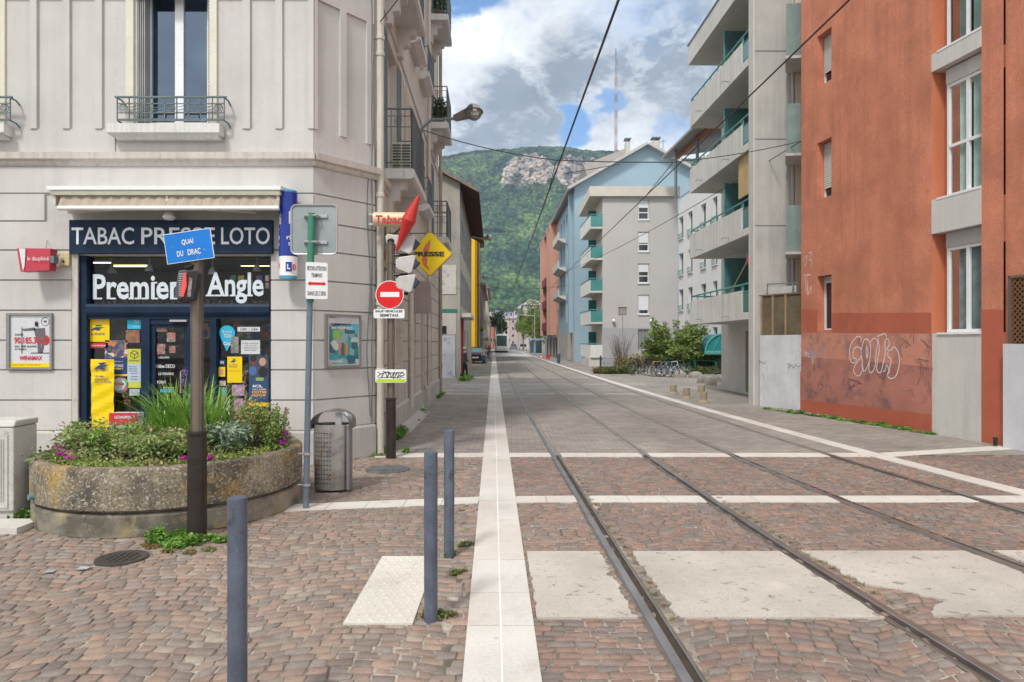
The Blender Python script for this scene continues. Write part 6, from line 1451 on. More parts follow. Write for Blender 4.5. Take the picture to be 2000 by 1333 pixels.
# ================================================================ street furniture, right side
# half round stone bollards and short posts
m_stone = M('weathered granite', (.27, .245, .21), .9, var=.18, vs=3, bump=.6, bs=40, stain=[((.16, .14, .12), 5, .5, .68, .6)])
def dome(px, py, w, h, rz, label):
    p = gnd(px, py); k = FPX/p.y; W_, H_ = w/k, h/k
    mb = MB(); n, m = 18, 8; vs = []; fs = []
    for i in range(m+1):
        t = i/m; r = (1-max(0, (t-.25)/.75)**2.4*.62) if t > .25 else 1.0; z = H_*(t if t < 1 else 1)
        if i == m: r *= .6
        for q in range(n):
            a = 2*math.pi*q/n; x = math.copysign(abs(math.cos(a))**.6, math.cos(a))*W_/2*r; y = math.copysign(abs(math.sin(a))**.7, math.sin(a))*W_*.34*r
            vs.append(Vector((p.x+x*math.cos(rz)-y*math.sin(rz), p.y+.2+x*math.sin(rz)+y*math.cos(rz), z)))
    for i in range(m):
        for q in range(n): fs.append((i*n+q, i*n+(q+1) % n, (i+1)*n+(q+1) % n, (i+1)*n+q))
    fs.append(tuple(range(m*n, m*n+n))); mb.add(vs, fs)
    o = mb.build('stone_bollard', m_stone, None, smooth=True); tag(o, label, 'bollard', 'rounded stone blocks on the right pavement'); return o
dome(1330, 738, 25, 13, .1, 'leftmost rounded stone block, next to the bicycles'); dome(1361, 739, 28, 13, 0, 'second rounded stone block from the bicycles'); dome(1374, 749, 21, 15, .5, 'rounded stone block in front of the second one, slightly tilted')
dome(1391, 754, 23, 16, .2, 'nearest rounded stone block, beside the grey building corner'); dome(1401, 747, 20, 14, 0, 'rounded stone block hidden behind the nearest one at the building corner')
m_ppost = M('sandy stone post', (.28, .235, .165), .85, var=.15, vs=5, bump=.3, stain=[((.15, .13, .1), 8, .55, .7, .5)])
for px, pb, pt, lab in ((1315, 770, 752, 'leftmost short stone post at the pavement edge'), (1341, 779, 758, 'short stone post with a flared foot, second from the left'), (1370, 771, 753, 'short stone post standing behind the other three'), (1374.5, 787, 766, 'short stone post nearest the camera')):
    p = gnd(px, pb); k = FPX/p.y; r = 6.6/k; h = (pb-pt)/k
    mb = MB(); mb.lathe(p, [(r, 0), (r*.97, h-.02), (r*.9, h)], 18); t = thing('short_post', lab, 'bollard', p, 'short stone posts at the pavement edge'); mb.build('shaft', m_ppost, t, smooth=True)
    mb = MB(); mb.lathe(p, [(r*1.75, 0), (r*1.6, .03), (r*1.02, .09)], 18, False); mb.build('foot', m_ppost, t, smooth=True)
# mushroom lamp post
p = gnd(1216, 724); t = thing('lamp_post', 'slim lamp post with a square lantern in front of the beige building', 'lamp post', p)
kk = p.y/FPX; mb = MB(); mb.tube([p, p+Z*((724-618)*kk)], .035, 8, r2=.025); mb.build('pole', m_galv, t, smooth=True)
mb = MB(); zc_ = (724-608)*kk; x = 7*kk; mb.box(p.x-x, p.x+x, p.y-x, p.y+x, zc_-8*kk, zc_+6*kk); mb.build('lantern', M('smoky lantern plastic', (.30, .27, .25), .3, var=.2, vs=6), t, bevel=.03); mb = MB(); mb.box(p.x-x*1.1, p.x+x*1.1, p.y-x*1.1, p.y+x*1.1, zc_+6*kk, zc_+7.5*kk); mb.build('lantern_cap', m_brown2, t)
tw = thing('marker_post', 'short white marker post beside the slim lamp post', 'post', gnd(1213.5, 722)); q = gnd(1213.5, 722); mb = MB(); mb.tube([q, q+Z*(50*kk)], .03, 6); mb.build('post', m_wht, tw); mb = MB(); mb.tube([q+Z*(50*kk), q+Z*(54*kk)], .035, 6); mb.build('cap', m_grey, tw)
# green fence posts with mesh
m_gpost = M('dark green post', (.01, .07, .045), .5)
ft_ = thing('green_fence', 'low dark green mesh fence in front of the bushes', 'fence', (8, 38, 0))
pts_ = [gnd(1173, 722), gnd(1206, 726), gnd(1237, 727), gnd(1357, 731), gnd(1398, 734)]
for q in pts_: mb = MB(); mb.tube([q, q+Z*(27*q.y/FPX)], .06, 6); mb.build('post', m_gpost, ft_)
mb = MB()
for a, b in zip(pts_[:-1], pts_[1:]):
    L = (b-a).length; n = int(L/.25)
    for k in range(n): c = a.lerp(b, k/n); mb.tube([c, c+Z*(.75)], .008, 3)
    for z in (.1, .4, .75): mb.tube([a+Z*z, b+Z*z], .012, 3)
mb.build('wire_mesh', m_gpost, ft_)
gpn = thing('garden_gate', 'dark green solid gate panel behind the bicycles', 'gate', (9.5, 38.2, 0)); a, b = at(1322, 726, 38.4), at(1354, 726, 38.4)
mb = MB(); mb.box(a.x, b.x, 38.4, 38.45, .1, at(1, 696, 38.4).z); mb.build('panel', M('deep green panel', (.01, .11, .085), .5, var=.15), gpn); mb = MB(); mb.box(b.x, b.x+.12, 38.35, 38.5, 0, at(1, 690, 38.4).z); mb.build('post', m_gpost, gpn)
# teal arched shelter
sh_ = thing('arched_canopy', 'teal arched shelter canopies between the bushes and the grey building', 'shelter', (at(1400, 0, 39).x, 39, 0))
for i, (px, w, Y) in enumerate(((1411, 34, 37.5), (1384, 26, 40.5), (1352, 24, 43.5))):
    c = at(px, 690, Y); r = w/FPX*Y; mb = MB(); n = 12; f = F(c.x, Y, 1, 0)
    pts = [f.P(-r*math.cos(q), c.z+r*1.1*math.sin(q), 0) for q in np.linspace(0, math.pi, n)]; mb.prism(pts, (0, 2.2, 0)); mb.build('vault', M('teal translucent sheet', (.03, .33, .36), .3, var=.15, trans=.4), sh_)
    mb = MB(); mb.tube([p+Vector((0, -.03, 0)) for p in pts], .06, 5)
    for q in (-r*.6, 0, r*.6): mb.tube([f.P(q, c.z, .03), f.P(q*.2, c.z+r*1.0, .03)], .03, 4)
    mb.build('rib', m_teal, sh_); mb = MB(); mb.tube([f.P(-r, c.z, 0), f.P(r, c.z, 0)], .12, 6); mb.build('gutter', m_teal, sh_)
    mb = MB(); mb.tube([f.P(-r*.0, 0, -.2), f.P(-r*.0, c.z, -.2)], .06, 6); mb.build('post', m_gpost, sh_)
# ================================================================ left row beyond the corner building
m_gab = M('dirty cement gable', (.33, .31, .275), .9, var=.15, vs=.5, streak=.2, sscale=(2, 2, .3), stain=[((.18, .165, .15), .8, .52, .7, .5)])
m_peel = M('peeling plaster', (.50, .48, .44), .9, var=.12, vs=1, stain=[((.14, .13, .12), 3.4, .54, .66, .65)], bump=.3, bs=20)
GA = thing('cement_house', 'grey cement house with a bare gable wall and deep dark eaves on the left', 'house', (-5, 38, 0))
YC = 33.0; c0 = at(898, 0, YC).x; zt0 = at(0, 345, YC).z
FGa = F(-9, YC, 1, 0); X_ = lambda px: at(px, 0, YC).x; Zc = lambda py: at(0, py, YC).z
mb = MB(); pk = (-7.2, 11.9)
mb.quad((-11, YC, 0), (c0, YC, 0), (c0, YC, Zc(356)), (pk[0], YC, pk[1]), (-11, YC, 10.6)); mb.build('gable_wall', m_gab, GA)
mb = MB(); mb.box(-11, X_(891), YC-.03, YC-.002, Zc(575), Zc(518)); mb.build('peeling_patch', m_peel, GA)
mb = MB(); mb.box(-11, X_(893), YC-.035, YC-.003, Zc(611), Zc(604)); mb.build('green_band', M('green painted band', (.02, .17, .11), .7), GA)
mb = MB(); mb.box(-11, X_(891), YC-.03, YC-.002, Zc(654), Zc(612)); mb.build('plaster_band', M('grey cream plaster', (.44, .425, .39), .9, var=.1, streak=.2), GA)
mb = MB(); mb.box(-11, X_(889), YC-.04, YC-.002, 0, Zc(655)); mb.build('painted_base', M('pale blue grey paint', (.42, .44, .49), .9, var=.12, vs=1.2, streak=.15, stain=[((.10, .10, .12), 2.6, .55, .68, .7)]), GA)
mb = MB(); mb.box(X_(860), X_(872), YC-.06, YC-.04, Zc(652), Zc(637)); mb.build('vent_window', m_black, GA)
FSt = F(c0, YC, DX, 1); LSt = 17.5
ops = [(a, a+1.0, z, z+1.7) for z in (3.6, 6.3) for a in (1.2, 4.4, 7.6, 10.8, 14)]; ops += [(1.5, 2.6, .1, 2.7), (5, 6.4, .1, 2.4), (9, 10.4, .1, 2.4)]
mb = MB(); wall(mb, FSt, 0, LSt, 0, 9.6, ops, .2); mb.build('wall', M('dull cream street wall', (.40, .375, .33), .9, var=.12, streak=.2), GA)
for k, (a, b, z0, z1) in enumerate(ops):
    if z0 > 1: window(GA, FSt, a+.02, b-.02, z0+.02, z1-.02, -.1, m_white, darkglass(), nm=1, fw=.07); mb = MB(); mb.fbox(FSt, a-.45, a-.02, z0, z1, 0, .05); mb.fbox(FSt, b+.02, b+.45, z0, z1, 0, .05); mb.build('shutter', m_shut, GA)
    else: mb = MB(); mb.fbox(FSt, a, b, z0, z1, -.15, -.1); mb.build('door', M('faded red door', (.33, .04, .03), .7) if k == len(ops)-3 else m_black, GA)
mb = MB(); mb.fbox(FSt, 1.3, 1.5, .1, 2.9, 0, .12); mb.build('red_jamb', MATS['faded red door'], GA)
mb = MB(); mb.fbox(FSt, .2, 5, 2.95, 3.15, 0, .55); mb.build('ledge', m_conc2, GA)
def slab_roof(p0, p1, p2, p3, th):
    m = MB(); m.hexa([p0, p1, p2, p3]+[Vector(p)+Z*th for p in (p0, p1, p2, p3)]); return m
xo = .95; pe = Vector((c0+xo, YC-.3, Zc(356)-.55)); pp_ = Vector((pk[0], YC-.3, pk[1]+.05)); L = LSt
e_ = Vector((DX*L, L, 0)); rf = slab_roof(pp_, pe, pe+e_, pp_+e_, .16).build('roof', M('old roof tiles', (.20, .17, .15), .9, var=.3, vs=6, fine=.3, fs=12), GA)
slab_roof(pp_-Z*.03, pe-Z*.03, pe-Z*.03+e_, pp_-Z*.03+e_, .025).build('eave_boards', M('dark red brown boards', (.075, .03, .022), .9, var=.2), rf)
pl_ = Vector((-11, YC-.3, 10.6)); slab_roof(pl_, pp_, pp_+e_, pl_+e_, .16).build('roof_back', MATS['old roof tiles'], rf)
YW = thing('yellow_building', 'narrow bright yellow side wall of a tall building on the left', 'building', (-5, 62, 0))
Yy = 58.0; x0, x1, zt1 = -9, at(927.5, 0, Yy).x, at(0, 416, Yy).z
mb = MB(); mb.box(x0, x1, Yy, Yy+8, 0, zt1); mb.build('wall', M('vivid yellow wall', (.72, .43, .02), .8, var=.04, vs=.4, streak=.06), YW)
mb = MB(); mb.box(x0, x1+.35, Yy-.2, Yy+8, zt1, zt1+.2); mb.build('roof', m_brown2, YW); mb = MB(); mb.tube([(x1+.22, Yy+1, .1), (x1+.22, Yy+1, zt1)], .06, 6); mb.build('drainpipe', m_brown, YW)

def far_block(name, label, x0, x1, y0, y1, h, col, roofc=(.3, .2, .16), wf=1.0, sides='fr', rows=4, skew=True, hip=False, cols=None, group=None, gap=3.0):
    t = thing(name, label, 'building', ((x0+x1)/2, (y0+y1)/2, 0), group)
    mw = M('render %.2f %.2f %.2f' % col, col, .88, var=.08, vs=.2, streak=.08)
    sx = DX*(y1-y0) if skew else 0
    mb = MB(); mb.hexa([(x0, y0, 0), (x1, y0, 0), (x1+sx, y1, 0), (x0+sx, y1, 0), (x0, y0, h), (x1, y0, h), (x1+sx, y1, h), (x0+sx, y1, h)]); mb.build('wall', mw, t)
    mb = MB(); o = .4; ph = h+(1.6 if hip else .25)
    if hip: mb.hexa([(x0-o, y0-o, h+.002), (x1+o, y0-o, h+.002), (x1+o+sx, y1+o, h+.002), (x0-o+sx, y1+o, h+.002), (x0+(x1-x0)*.35, y0+(y1-y0)*.2, ph), (x1-(x1-x0)*.35, y0+(y1-y0)*.2, ph), (x1-(x1-x0)*.35+sx, y1-(y1-y0)*.2, ph), (x0+(x1-x0)*.35+sx, y1-(y1-y0)*.2, ph)])
    else: mb.hexa([(x0-o, y0-o, h+.002), (x1+o, y0-o, h+.002), (x1+o+sx, y1+o, h+.002), (x0-o+sx, y1+o, h+.002), (x0-o, y0-o, ph), (x1+o, y0-o, ph), (x1+o+sx, y1+o, ph), (x0-o+sx, y1+o, ph)])
    mb.build('roof', M('roof %.2f %.2f %.2f' % roofc, roofc, .9, var=.15), t)
    faces = []
    if 'f' in sides: faces.append((F(x0, y0, 1, 0), x1-x0))
    if 'r' in sides: faces.append((F(x1, y0, sx, y1-y0), y1-y0))
    if 'l' in sides: faces.append((F(x0, y0, sx, y1-y0, flip=True), y1-y0))
    for fr, Lx in faces:
        nc = max(1, int(Lx/gap)); 
        for r_ in range(rows):
            z = h*(r_+.45)/rows if rows > 1 else h*.5
            for c in range(nc):
                a = Lx*(c+.5)/nc-.5*wf; mb = MB(); mb.fbox(fr, a, a+wf, z-.2, z-.2+1.35*wf, 0, .04); w = mb.build('window', M('far window frame', (.45, .45, .45), .6), t)
                mb = MB(); mb.fbox(fr, a+.1*wf, a+.9*wf, z-.1, z-.3+1.35*wf, .04, .05); mb.build('pane', darkglass(), w)
    return t
LX = lambda y, s=-1.5: s+DX*y
far_block('brown_house', 'brown grey row house just beyond the yellow wall on the left', -9, LX(66.5), 66.5, 78, 12.6, (.22, .19, .18), sides='r', rows=4)
far_block('grey_house', 'long low grey house in the left row beyond the brown one', -10, LX(79, -1.3), 79, 108, 8.3, (.30, .29, .30), sides='r', rows=3, gap=4)
far_block('cream_house', 'cream house in the left row past the long grey one', -12, LX(110, -1.0), 110, 140, 10.5, (.52, .47, .36), sides='fr', rows=3, gap=5)
far_block('orange_house', 'small orange red house far down the left side of the street', at(955, 0, 215).x, at(962.5, 0, 215).x, 215, 235, at(0, 622, 215).z, (.55, .17, .09), rows=2, skew=False)
far_block('pale_house', 'pale pinkish house far down the left beside the orange one', at(946, 0, 180).x, at(955, 0, 180).x, 180, 200, at(0, 618, 180).z, (.50, .40, .38), rows=2, skew=False)
far_block('cream_apartments', 'cream apartment house closing the street left of the tram', at(984, 0, 260).x, at(994, 0, 260).x, 260, 275, at(0, 624, 260).z, (.50, .45, .38), (.35, .16, .12), rows=3, skew=False)
far_block('pink_apartments', 'pinkish grey apartment house closing the street above the tram', at(992, 0, 290).x, at(1012, 0, 290).x, 290, 310, at(0, 623, 290).z, (.42, .33, .31), (.40, .20, .17), rows=4, skew=False)
far_block('tall_beige_house', 'beige house with a grey roof rising behind the street trees', at(1012, 0, 190).x, at(1034, 0, 190).x, 190, 215, at(0, 603, 190).z, (.46, .41, .37), (.32, .29, .28), rows=4, skew=False, hip=True)
far_block('roofed_house', 'house with a long pale roof just left of the pink building', at(1022, 0, 160).x, at(1060, 0, 160).x, 160, 185, at(0, 596, 160).z, (.44, .42, .40), (.36, .34, .33), rows=3, skew=False, hip=True)
rg = random.Random(12); labs = ['leftmost', 'second from the left', 'third from the left', 'middle', 'third from the right', 'second from the right', 'rightmost']
for k in range(7):
    px = 948+k*9.3; w = 8.2; hh_ = rg.uniform(606, 611)
    far_block('white_tower_block', 'far white block at the foot of the mountain, %s of the row' % labs[k], at(px, 0, 640).x, at(px+w, 0, 640).x, 640+rg.uniform(0, 20), 670, at(0, hh_, 640).z, (.56, .58, .62) if k % 2 else (.50, .50, .55), rows=5, wf=2.2, sides='f', skew=False, gap=2.4*1.6, group='white blocks at the foot of the mountain')

# ================================================================ trees
def tree(name, label, base, trunk_h, r0, crown, n, size, pal, seed, group=None, limbs=6, cat='tree'):
    t = thing(name, label, cat, base, group); b = Vector(base); rg = random.Random(seed); mb = MB()
    top = b+Z*trunk_h; mb.tube([b, b+Z*trunk_h*.5+Vector((r0*.4, 0, 0)), top], r0, 8, r2=r0*.6)
    for k in range(limbs):
        c = crown[k % len(crown)]; e = Vector(c[:3]); mb.tube([top-Z*rg.uniform(0, trunk_h*.3), top.lerp(e, .5)+Vector((0, 0, .1)), e], r0*.5, 5, r2=r0*.12)
    mb.build('trunk', m_bark, t, smooth=True)
    leaf_cloud('crown', crown, n, size, pal, m_leaf, t, seed=seed); return t
G1 = [(.07, .13, .03), (.10, .18, .04), (.14, .23, .05), (.19, .28, .07)]
G2 = [(.015, .035, .015), (.025, .055, .02), (.035, .07, .028)]
G5 = [(.12, .19, .04), (.17, .25, .055), (.22, .29, .07), (.27, .33, .10)]
G3 = [(.10, .15, .03), (.14, .20, .04), (.19, .25, .055), (.24, .30, .08)]
def crown_blobs(c, rx, ry, rz, n, seed, r=.42):
    rg = random.Random(seed); out = []
    for k in range(n):
        d = Vector((rg.gauss(0, 1), rg.gauss(0, 1), rg.gauss(0, 1))).normalized()*rg.uniform(.35, .8)
        q = rg.uniform(.7, 1.25)*r; out.append((c[0]+d.x*rx, c[1]+d.y*ry, c[2]+d.z*rz, rx*q, ry*q, rz*q*.9))
    return out
c = at(1040, 622, 125); tree('street_tree', 'bright green street tree in front of the pale houses on the right', (c.x, 125, 0), 3, .22, crown_blobs(c, 2.6, 3, 3.6, 16, 2), 5200, .16, G3, 2, 'street trees down the road')
c = at(1022, 628, 150); tree('street_tree', 'smaller green street tree left of the bright one on the right side', (c.x, 150, 0), 2.5, .2, crown_blobs(c, 1.9, 2.5, 2.9, 12, 3), 2600, .17, G1, 3, 'street trees down the road')
c = at(1056, 632, 112); tree('street_tree', 'street tree half hidden by the pink building', (c.x, 112, 0), 2.5, .2, crown_blobs(c, 1.8, 2.5, 3.8, 12, 4), 2600, .15, G3, 4, 'street trees down the road')
c = at(973, 628, 190); tree('dark_tree', 'dark green tree behind the tram on the left side of the street', (c.x, 190, 0), 3, .3, crown_blobs(c, 1.9, 2.5, 3.6, 16, 5), 3600, .2, G2, 5)
c = at(981, 640, 172); tree('dark_tree', 'second, lower dark tree touching the top of the tram', (c.x, 172, 0), 2, .25, crown_blobs(c, 1.6, 2.5, 2.6, 12, 6), 2400, .2, G2, 6)
# big shrub by the bicycles: arching boughs
def bough_bush(name, label, base, w, h, n, pal, seed, size=.06, cat='bush'):
    t = thing(name, label, cat, base); b = Vector(base); rg = random.Random(seed); mb = MB(); bl = []
    for k in range(n):
        a = rg.uniform(0, 6.28); el = rg.uniform(.1, 1.0); L = w*(.5+.5*rg.random())*(1-.35*el); e = b+Vector((math.cos(a)*L, math.sin(a)*L*.7, h*(.25+.75*el)*rg.uniform(.75, 1.05)))
        m_ = b.lerp(e, .55)+Z*h*.16; mb.tube([b, m_, e], .035, 4, r2=.01)
        for s_ in range(7):
            u = .35+.65*s_/6; q = (b*(1-u)**2+m_*2*u*(1-u)+e*u*u); bl.append((q.x, q.y, q.z-.04*s_/6, w*.11*(1.2-.4*u), w*.11*(1.2-.4*u), h*.055))
    mb.build('stem', m_bark, t); leaf_cloud('foliage', bl, int(n*230), size, pal, m_leaf, t, seed=seed, aspect=.45, up=.1); return t
p = gnd(1318, 728); bough_bush('arching_bush', 'big arching yew like bush behind the parked bicycles', (p.x, 38.6, 0), 2.35, 3.1, 90, G5, 8, .085)
p = gnd(1372, 728); bough_bush('arching_bush', 'smaller green bush between the bicycles and the teal shelter', (at(1372, 0, 39.5).x, 39.5, 0), 1.2, 1.7, 26, G1, 9, .06)
t = thing('bare_shrub', 'leafless grey brown shrub beside the slim lamp post', 'shrub', gnd(1212, 722)); b = gnd(1212, 722); mb = MB(); rg = random.Random(3)
for k in range(70):
    a = rg.uniform(0, 6.28); L = rg.uniform(.5, 1.5); e = b+Vector((math.cos(a)*L*.62, math.sin(a)*L*.4, rg.uniform(1.2, 2.3))); mb.tube([b+Vector((rg.uniform(-.25, .25), 0, 0)), b.lerp(e, .5)+Vector((math.cos(a)*.05, 0, .12)), e], .014, 3, r2=.004)
    if k % 2: mb.tube([b.lerp(e, .6), e+Vector((rg.uniform(-.3, .3), 0, rg.uniform(-.1, .2)))], .007, 3)
mb.build('twigs', M('grey brown twig', (.17, .13, .12), .9), t)
leaf_cloud('dry_leaves', [(b.x, b.y, .8, .6, .4, .6)], 260, .03, [(.16, .11, .08), (.2, .15, .1)], m_leaf, t, seed=3)
gb_ = [(at(x, 0, 37.6).x, 37.6+.3*math.sin(x), .12, .5, .4, .20+.1*math.sin(x*.3)) for x in range(1175, 1412, 8) if x < 1240 or x > 1335]
o = leaf_cloud('ground_cover', gb_, 8000, .07, [(.10, .13, .04), (.17, .15, .05), (.22, .13, .06), (.08, .12, .03)], m_leaf, org=(9, 37.6, 0), seed=5); tag(o, 'strip of mixed grass and weeds under the green fence', 'weeds', kind='stuff')
p = at(1262, 700, 38.9); o = leaf_cloud('dry_grass_bank', [(p.x+k*.35, 39, .5, .5, .4, .5) for k in range(-4, 4)], 3000, .07, [(.30, .26, .12), (.24, .21, .10)], m_leaf, org=(p.x, 39, 0), seed=6); tag(o, 'pale dry grass bank left of the big bush', 'grass', kind='stuff')

# ================================================================ mountain
def mountain():
    NX, NY = 420, 300; X0, X1 = -900, 1500
    prof = [(0, 1050, 0), (.10, 1300, 45), (.30, 1700, 190), (.50, 2000, 350), (.62, 2140, 455), (.68, 2165, 520), (.76, 2190, 600), (.82, 2300, 650), (1.0, 2850, 775), (1.05, 3000, 770)]
    js = np.linspace(0, 1.05, NY); ts = [p[0] for p in prof]
    yy = np.interp(js, ts, [p[1] for p in prof]); zz_ = np.interp(js, ts, [p[2] for p in prof])
    xs = np.linspace(X0, X1, NX); V = np.zeros((NY, NX, 3)); rock = np.zeros((NY, NX))
    for i, x in enumerate(xs):
        cl = min(1, max(0, (x+55)/60))*min(1, max(0, (340-x)/90))        # where the cliff shows
        cl *= .75+.5*mnoise.noise(Vector((x*.012, 3, 0)))
        ridge = 14*math.sin(x*.006+1)+26*mnoise.noise(Vector((x*.004, 0, 5)))-(30 if x < -250 else 0)
        dipx = 1-.06*max(0, (-x-50)/600)
        gul = mnoise.noise(Vector((x*.006, 1.3, 0)))
        for j in range(NY):
            t = js[j]; y = yy[j]; z = zz_[j]
            soft = (t > .45)*(1-cl)
            if t > .45 and t < .85: ysoft = 1900+(t-.45)/.4*520; y = y*cl+ysoft*(1-cl)
            n1 = mnoise.fractal(Vector((x*.0035, y*.0022, 1)), .9, 2.1, 5); n2 = mnoise.fractal(Vector((x*.02, y*.012, z*.01)), .8, 2.2, 4)
            amp = math.sin(min(1, t*1.4)*math.pi*.5)
            y += 90*n1*amp*(1 if t < .6 else .5)+18*n2*amp + (32*mnoise.fractal(Vector((x*.018, z*.010, 4)), .8, 2.0, 4) if .60 < t < .8 else 0)
            z = z*dipx+(42*n1+9*n2)*amp*(1 if t < .6 else .35)+ridge*min(1, max(0, (t-.3)/.6))
            z += 5*mnoise.noise(Vector((x*.06, y*.06, 7)))*amp + 3.5*mnoise.noise(Vector((x*.13, y*.13, 2)))*amp
            V[j, i] = (x, y, max(z, -1)); 
            rb = cl*max(0, 1-abs(t-.705)/.085)*1.8+.35*mnoise.fractal(Vector((x*.02, z*.008, 9)), .8, 2.1, 4)
            if x < 0 and .55 < t < .72: rb += .25*max(0, 1-abs(x+60)/160)+.12*mnoise.noise(Vector((x*.03, z*.03, 1)))
            rock[j, i] = rb
    col = np.zeros((NY, NX, 3)); col[..., 0] = np.clip((rock-.40)*3, 0, 1); col[..., 1] = js[:, None]
    idx = np.arange(NY*NX).reshape(NY, NX); fc = np.stack([idx[:-1, :-1], idx[:-1, 1:], idx[1:, 1:], idx[1:, :-1]], -1).reshape(-1, 4)
    m = bpy.data.materials.new('mountain forest and cliff'); m.use_nodes = True; N = NT(m.node_tree)
    pos = N.n('ShaderNodeNewGeometry').outputs['Position']; at_ = N.n('ShaderNodeAttribute', attribute_name='Col').outputs['Color']
    sp = N.n('ShaderNodeSeparateColor'); N.put(sp.inputs[0], at_)
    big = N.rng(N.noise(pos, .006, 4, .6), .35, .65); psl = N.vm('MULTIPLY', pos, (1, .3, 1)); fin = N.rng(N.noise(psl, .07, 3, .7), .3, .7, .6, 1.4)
    vo = N.n('ShaderNodeTexVoronoi'); vo.inputs['Scale'].default_value = .085; N.put(vo.inputs['Vector'], psl); cr = N.math('MULTIPLY', N.rng(vo.outputs['Distance'], 0, .8, 1.5, .3), N.rng(N.noise(psl, .018, 4, .7), .35, .65, .55, 1.5))  # crown tops lightened, gaps between crowns darkened: their self-shading painted in
    fo = N.mix(big, (.04, .10, .035), (.16, .24, .075)); fo = N.mix(N.rng(N.noise(N.vm('MULTIPLY', pos, (1, .5, 1.6)), .0075, 5, .6), .46, .60, 0, .75), fo, (.022, .062, .045)); fo = N.vm('SCALE', fo, sc_=N.math('MULTIPLY', fin, cr))  # large light and dark patches paint sunlit and shaded slopes into the greens
    mead = N.math('MULTIPLY', N.rng(sp.outputs[1], .80, .86), N.rng(N.noise(pos, .004, 3), .48, .58)); fo = N.mix(mead, fo, (.14, .18, .06))
    rk = N.mix(N.rng(N.noise(N.vm('MULTIPLY', pos, (1, 1, .35)), .04, 6, .7), .4, .62), (.66, .52, .42), (.20, .18, .19))
    rk = N.mix(N.rng(N.noise(pos, .05, 5, .6), .56, .62), rk, (.05, .08, .035)); rk = N.vm('SCALE', rk, sc_=1.0)
    rr = N.rng(N.math('ADD', sp.outputs[0], N.math('MULTIPLY', N.math('SUBTRACT', N.noise(N.vm('MULTIPLY', pos, (1, 1, .4)), .022, 7, .7), .5), 3.2)), .50, .66)
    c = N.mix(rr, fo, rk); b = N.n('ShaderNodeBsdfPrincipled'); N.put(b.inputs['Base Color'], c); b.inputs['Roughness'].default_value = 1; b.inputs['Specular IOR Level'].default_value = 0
    bn = N.n('ShaderNodeBump'); bn.inputs['Strength'].default_value = 1; bn.inputs['Distance'].default_value = 16
    N.put(bn.inputs['Height'], N.math('ADD', N.math('MULTIPLY', vo.outputs['Distance'], -1.0), N.noise(pos, .03, 4))); N.put(b.inputs['Normal'], bn.outputs[0])
    o = N.n('ShaderNodeOutputMaterial'); N.nt.links.new(b.outputs[0], o.inputs[0])
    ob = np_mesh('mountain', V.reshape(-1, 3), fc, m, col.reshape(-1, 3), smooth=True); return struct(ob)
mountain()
# trees along the ridge line, read as one far wood
rg = np.random.default_rng(3)
# guyed radio mast
Ym = 210.; pb, pt = at(1203, 300, Ym), at(1203, 95, Ym)
mt = thing('radio_mast', 'tall red and white lattice radio mast with guy wires against the clouds', 'radio mast', (pb.x, Ym, 0))
for k in range(14):
    mb = MB(); z0 = pb.z-12+(pt.z-pb.z+12-9)*k/14; z1 = pb.z-12+(pt.z-pb.z+12-9)*(k+1)/14; w = .34
    cs = [(pb.x-w, Ym-w), (pb.x+w, Ym-w), (pb.x+w, Ym+w), (pb.x-w, Ym+w)]
    for x, y in cs: mb.tube([(x, y, z0), (x, y, z1)], .05, 4)
    n = 4
    for j in range(n):
        for q in range(4): a, b = cs[q], cs[(q+1) % 4]; u, v = z0+(z1-z0)*j/n, z0+(z1-z0)*(j+1)/n; mb.tube([(*a, u), (*b, v)], .04, 3); mb.tube([(*b, u), (*a, v)], .04, 3)
    mb.build('lattice_section', M('mast red', (.30, .22, .22), .6) if k % 2 else M('mast white', (.42, .45, .48), .6), mt)
mb = MB(); mb.tube([(pb.x, Ym, pt.z-9), (pb.x, Ym, pt.z)], .14, 5); mb.tube([(pb.x+.5, Ym, pt.z-8), (pb.x+.5, Ym, pt.z-3)], .05, 4); mb.build('antenna', m_iron, mt)
mb = MB()
for zz__ in (.35, .6, .85):
    for dx, dy in ((28, 10), (34, -6), (-22, 12)): mb.tube([(pb.x, Ym, pb.z+(pt.z-pb.z)*zz__), (pb.x+dx, Ym+dy, 5)], .022, 3)
mb.build('guy_wire', M('pale guy wire', (.5, .5, .52), .5), mt)

# ================================================================ overhead wires
m_wire = M('dark copper wire', (.05, .05, .05), .5, var=.1)
def wire(name, pts, r, label, group='overhead tram wires'):
    mb = MB(); mb.tube([Vector(p) for p in pts], r, 5, False); o = mb.build(name, m_wire); tag(o, label, 'wire', group); return o
ZW = 6.0
def cw(fr0, fr1): return lambda y: (fr0(y)+fr1(y))/2
w1x = lambda y: 1.60+DX*y-.04; w2x = lambda y: 4.46+DX*y
for k, (dx_, dz_) in enumerate(((0, 0), (.035, .05))):
    wire('contact_wire', [(w1x(y)+dx_, y, ZW+dz_) for y in (-2, 5, 12, 17, 22, 30, 50, 80, 120)], .011, ('lower', 'upper')[k]+' strand of the doubled contact wire over the near track')
wire('contact_wire', [(w2x(y), y, ZW) for y in (-2, 5, 12, 17, 22, 30, 50, 80, 120)], .014, 'contact wire over the far track, crossing in front of the grey balconies')
a_ = Vector((-2.3, 16.9, 7.0)); b_2 = Vector((w1x(17), 17, 6.25)); c_2 = Vector((w2x(17), 17, 6.2)); d_2 = Vector((7.2, 17.0, 6.72))
def sag(p, q, s, n=8): return [p.lerp(q, t)-Z*(s*4*t*(1-t)) for t in np.linspace(0, 1, n)]
wire('span_wire', sag(a_, b_2, .10), .012, 'span wire from the left street lamp to the near contact wire', 'span wires across the street')
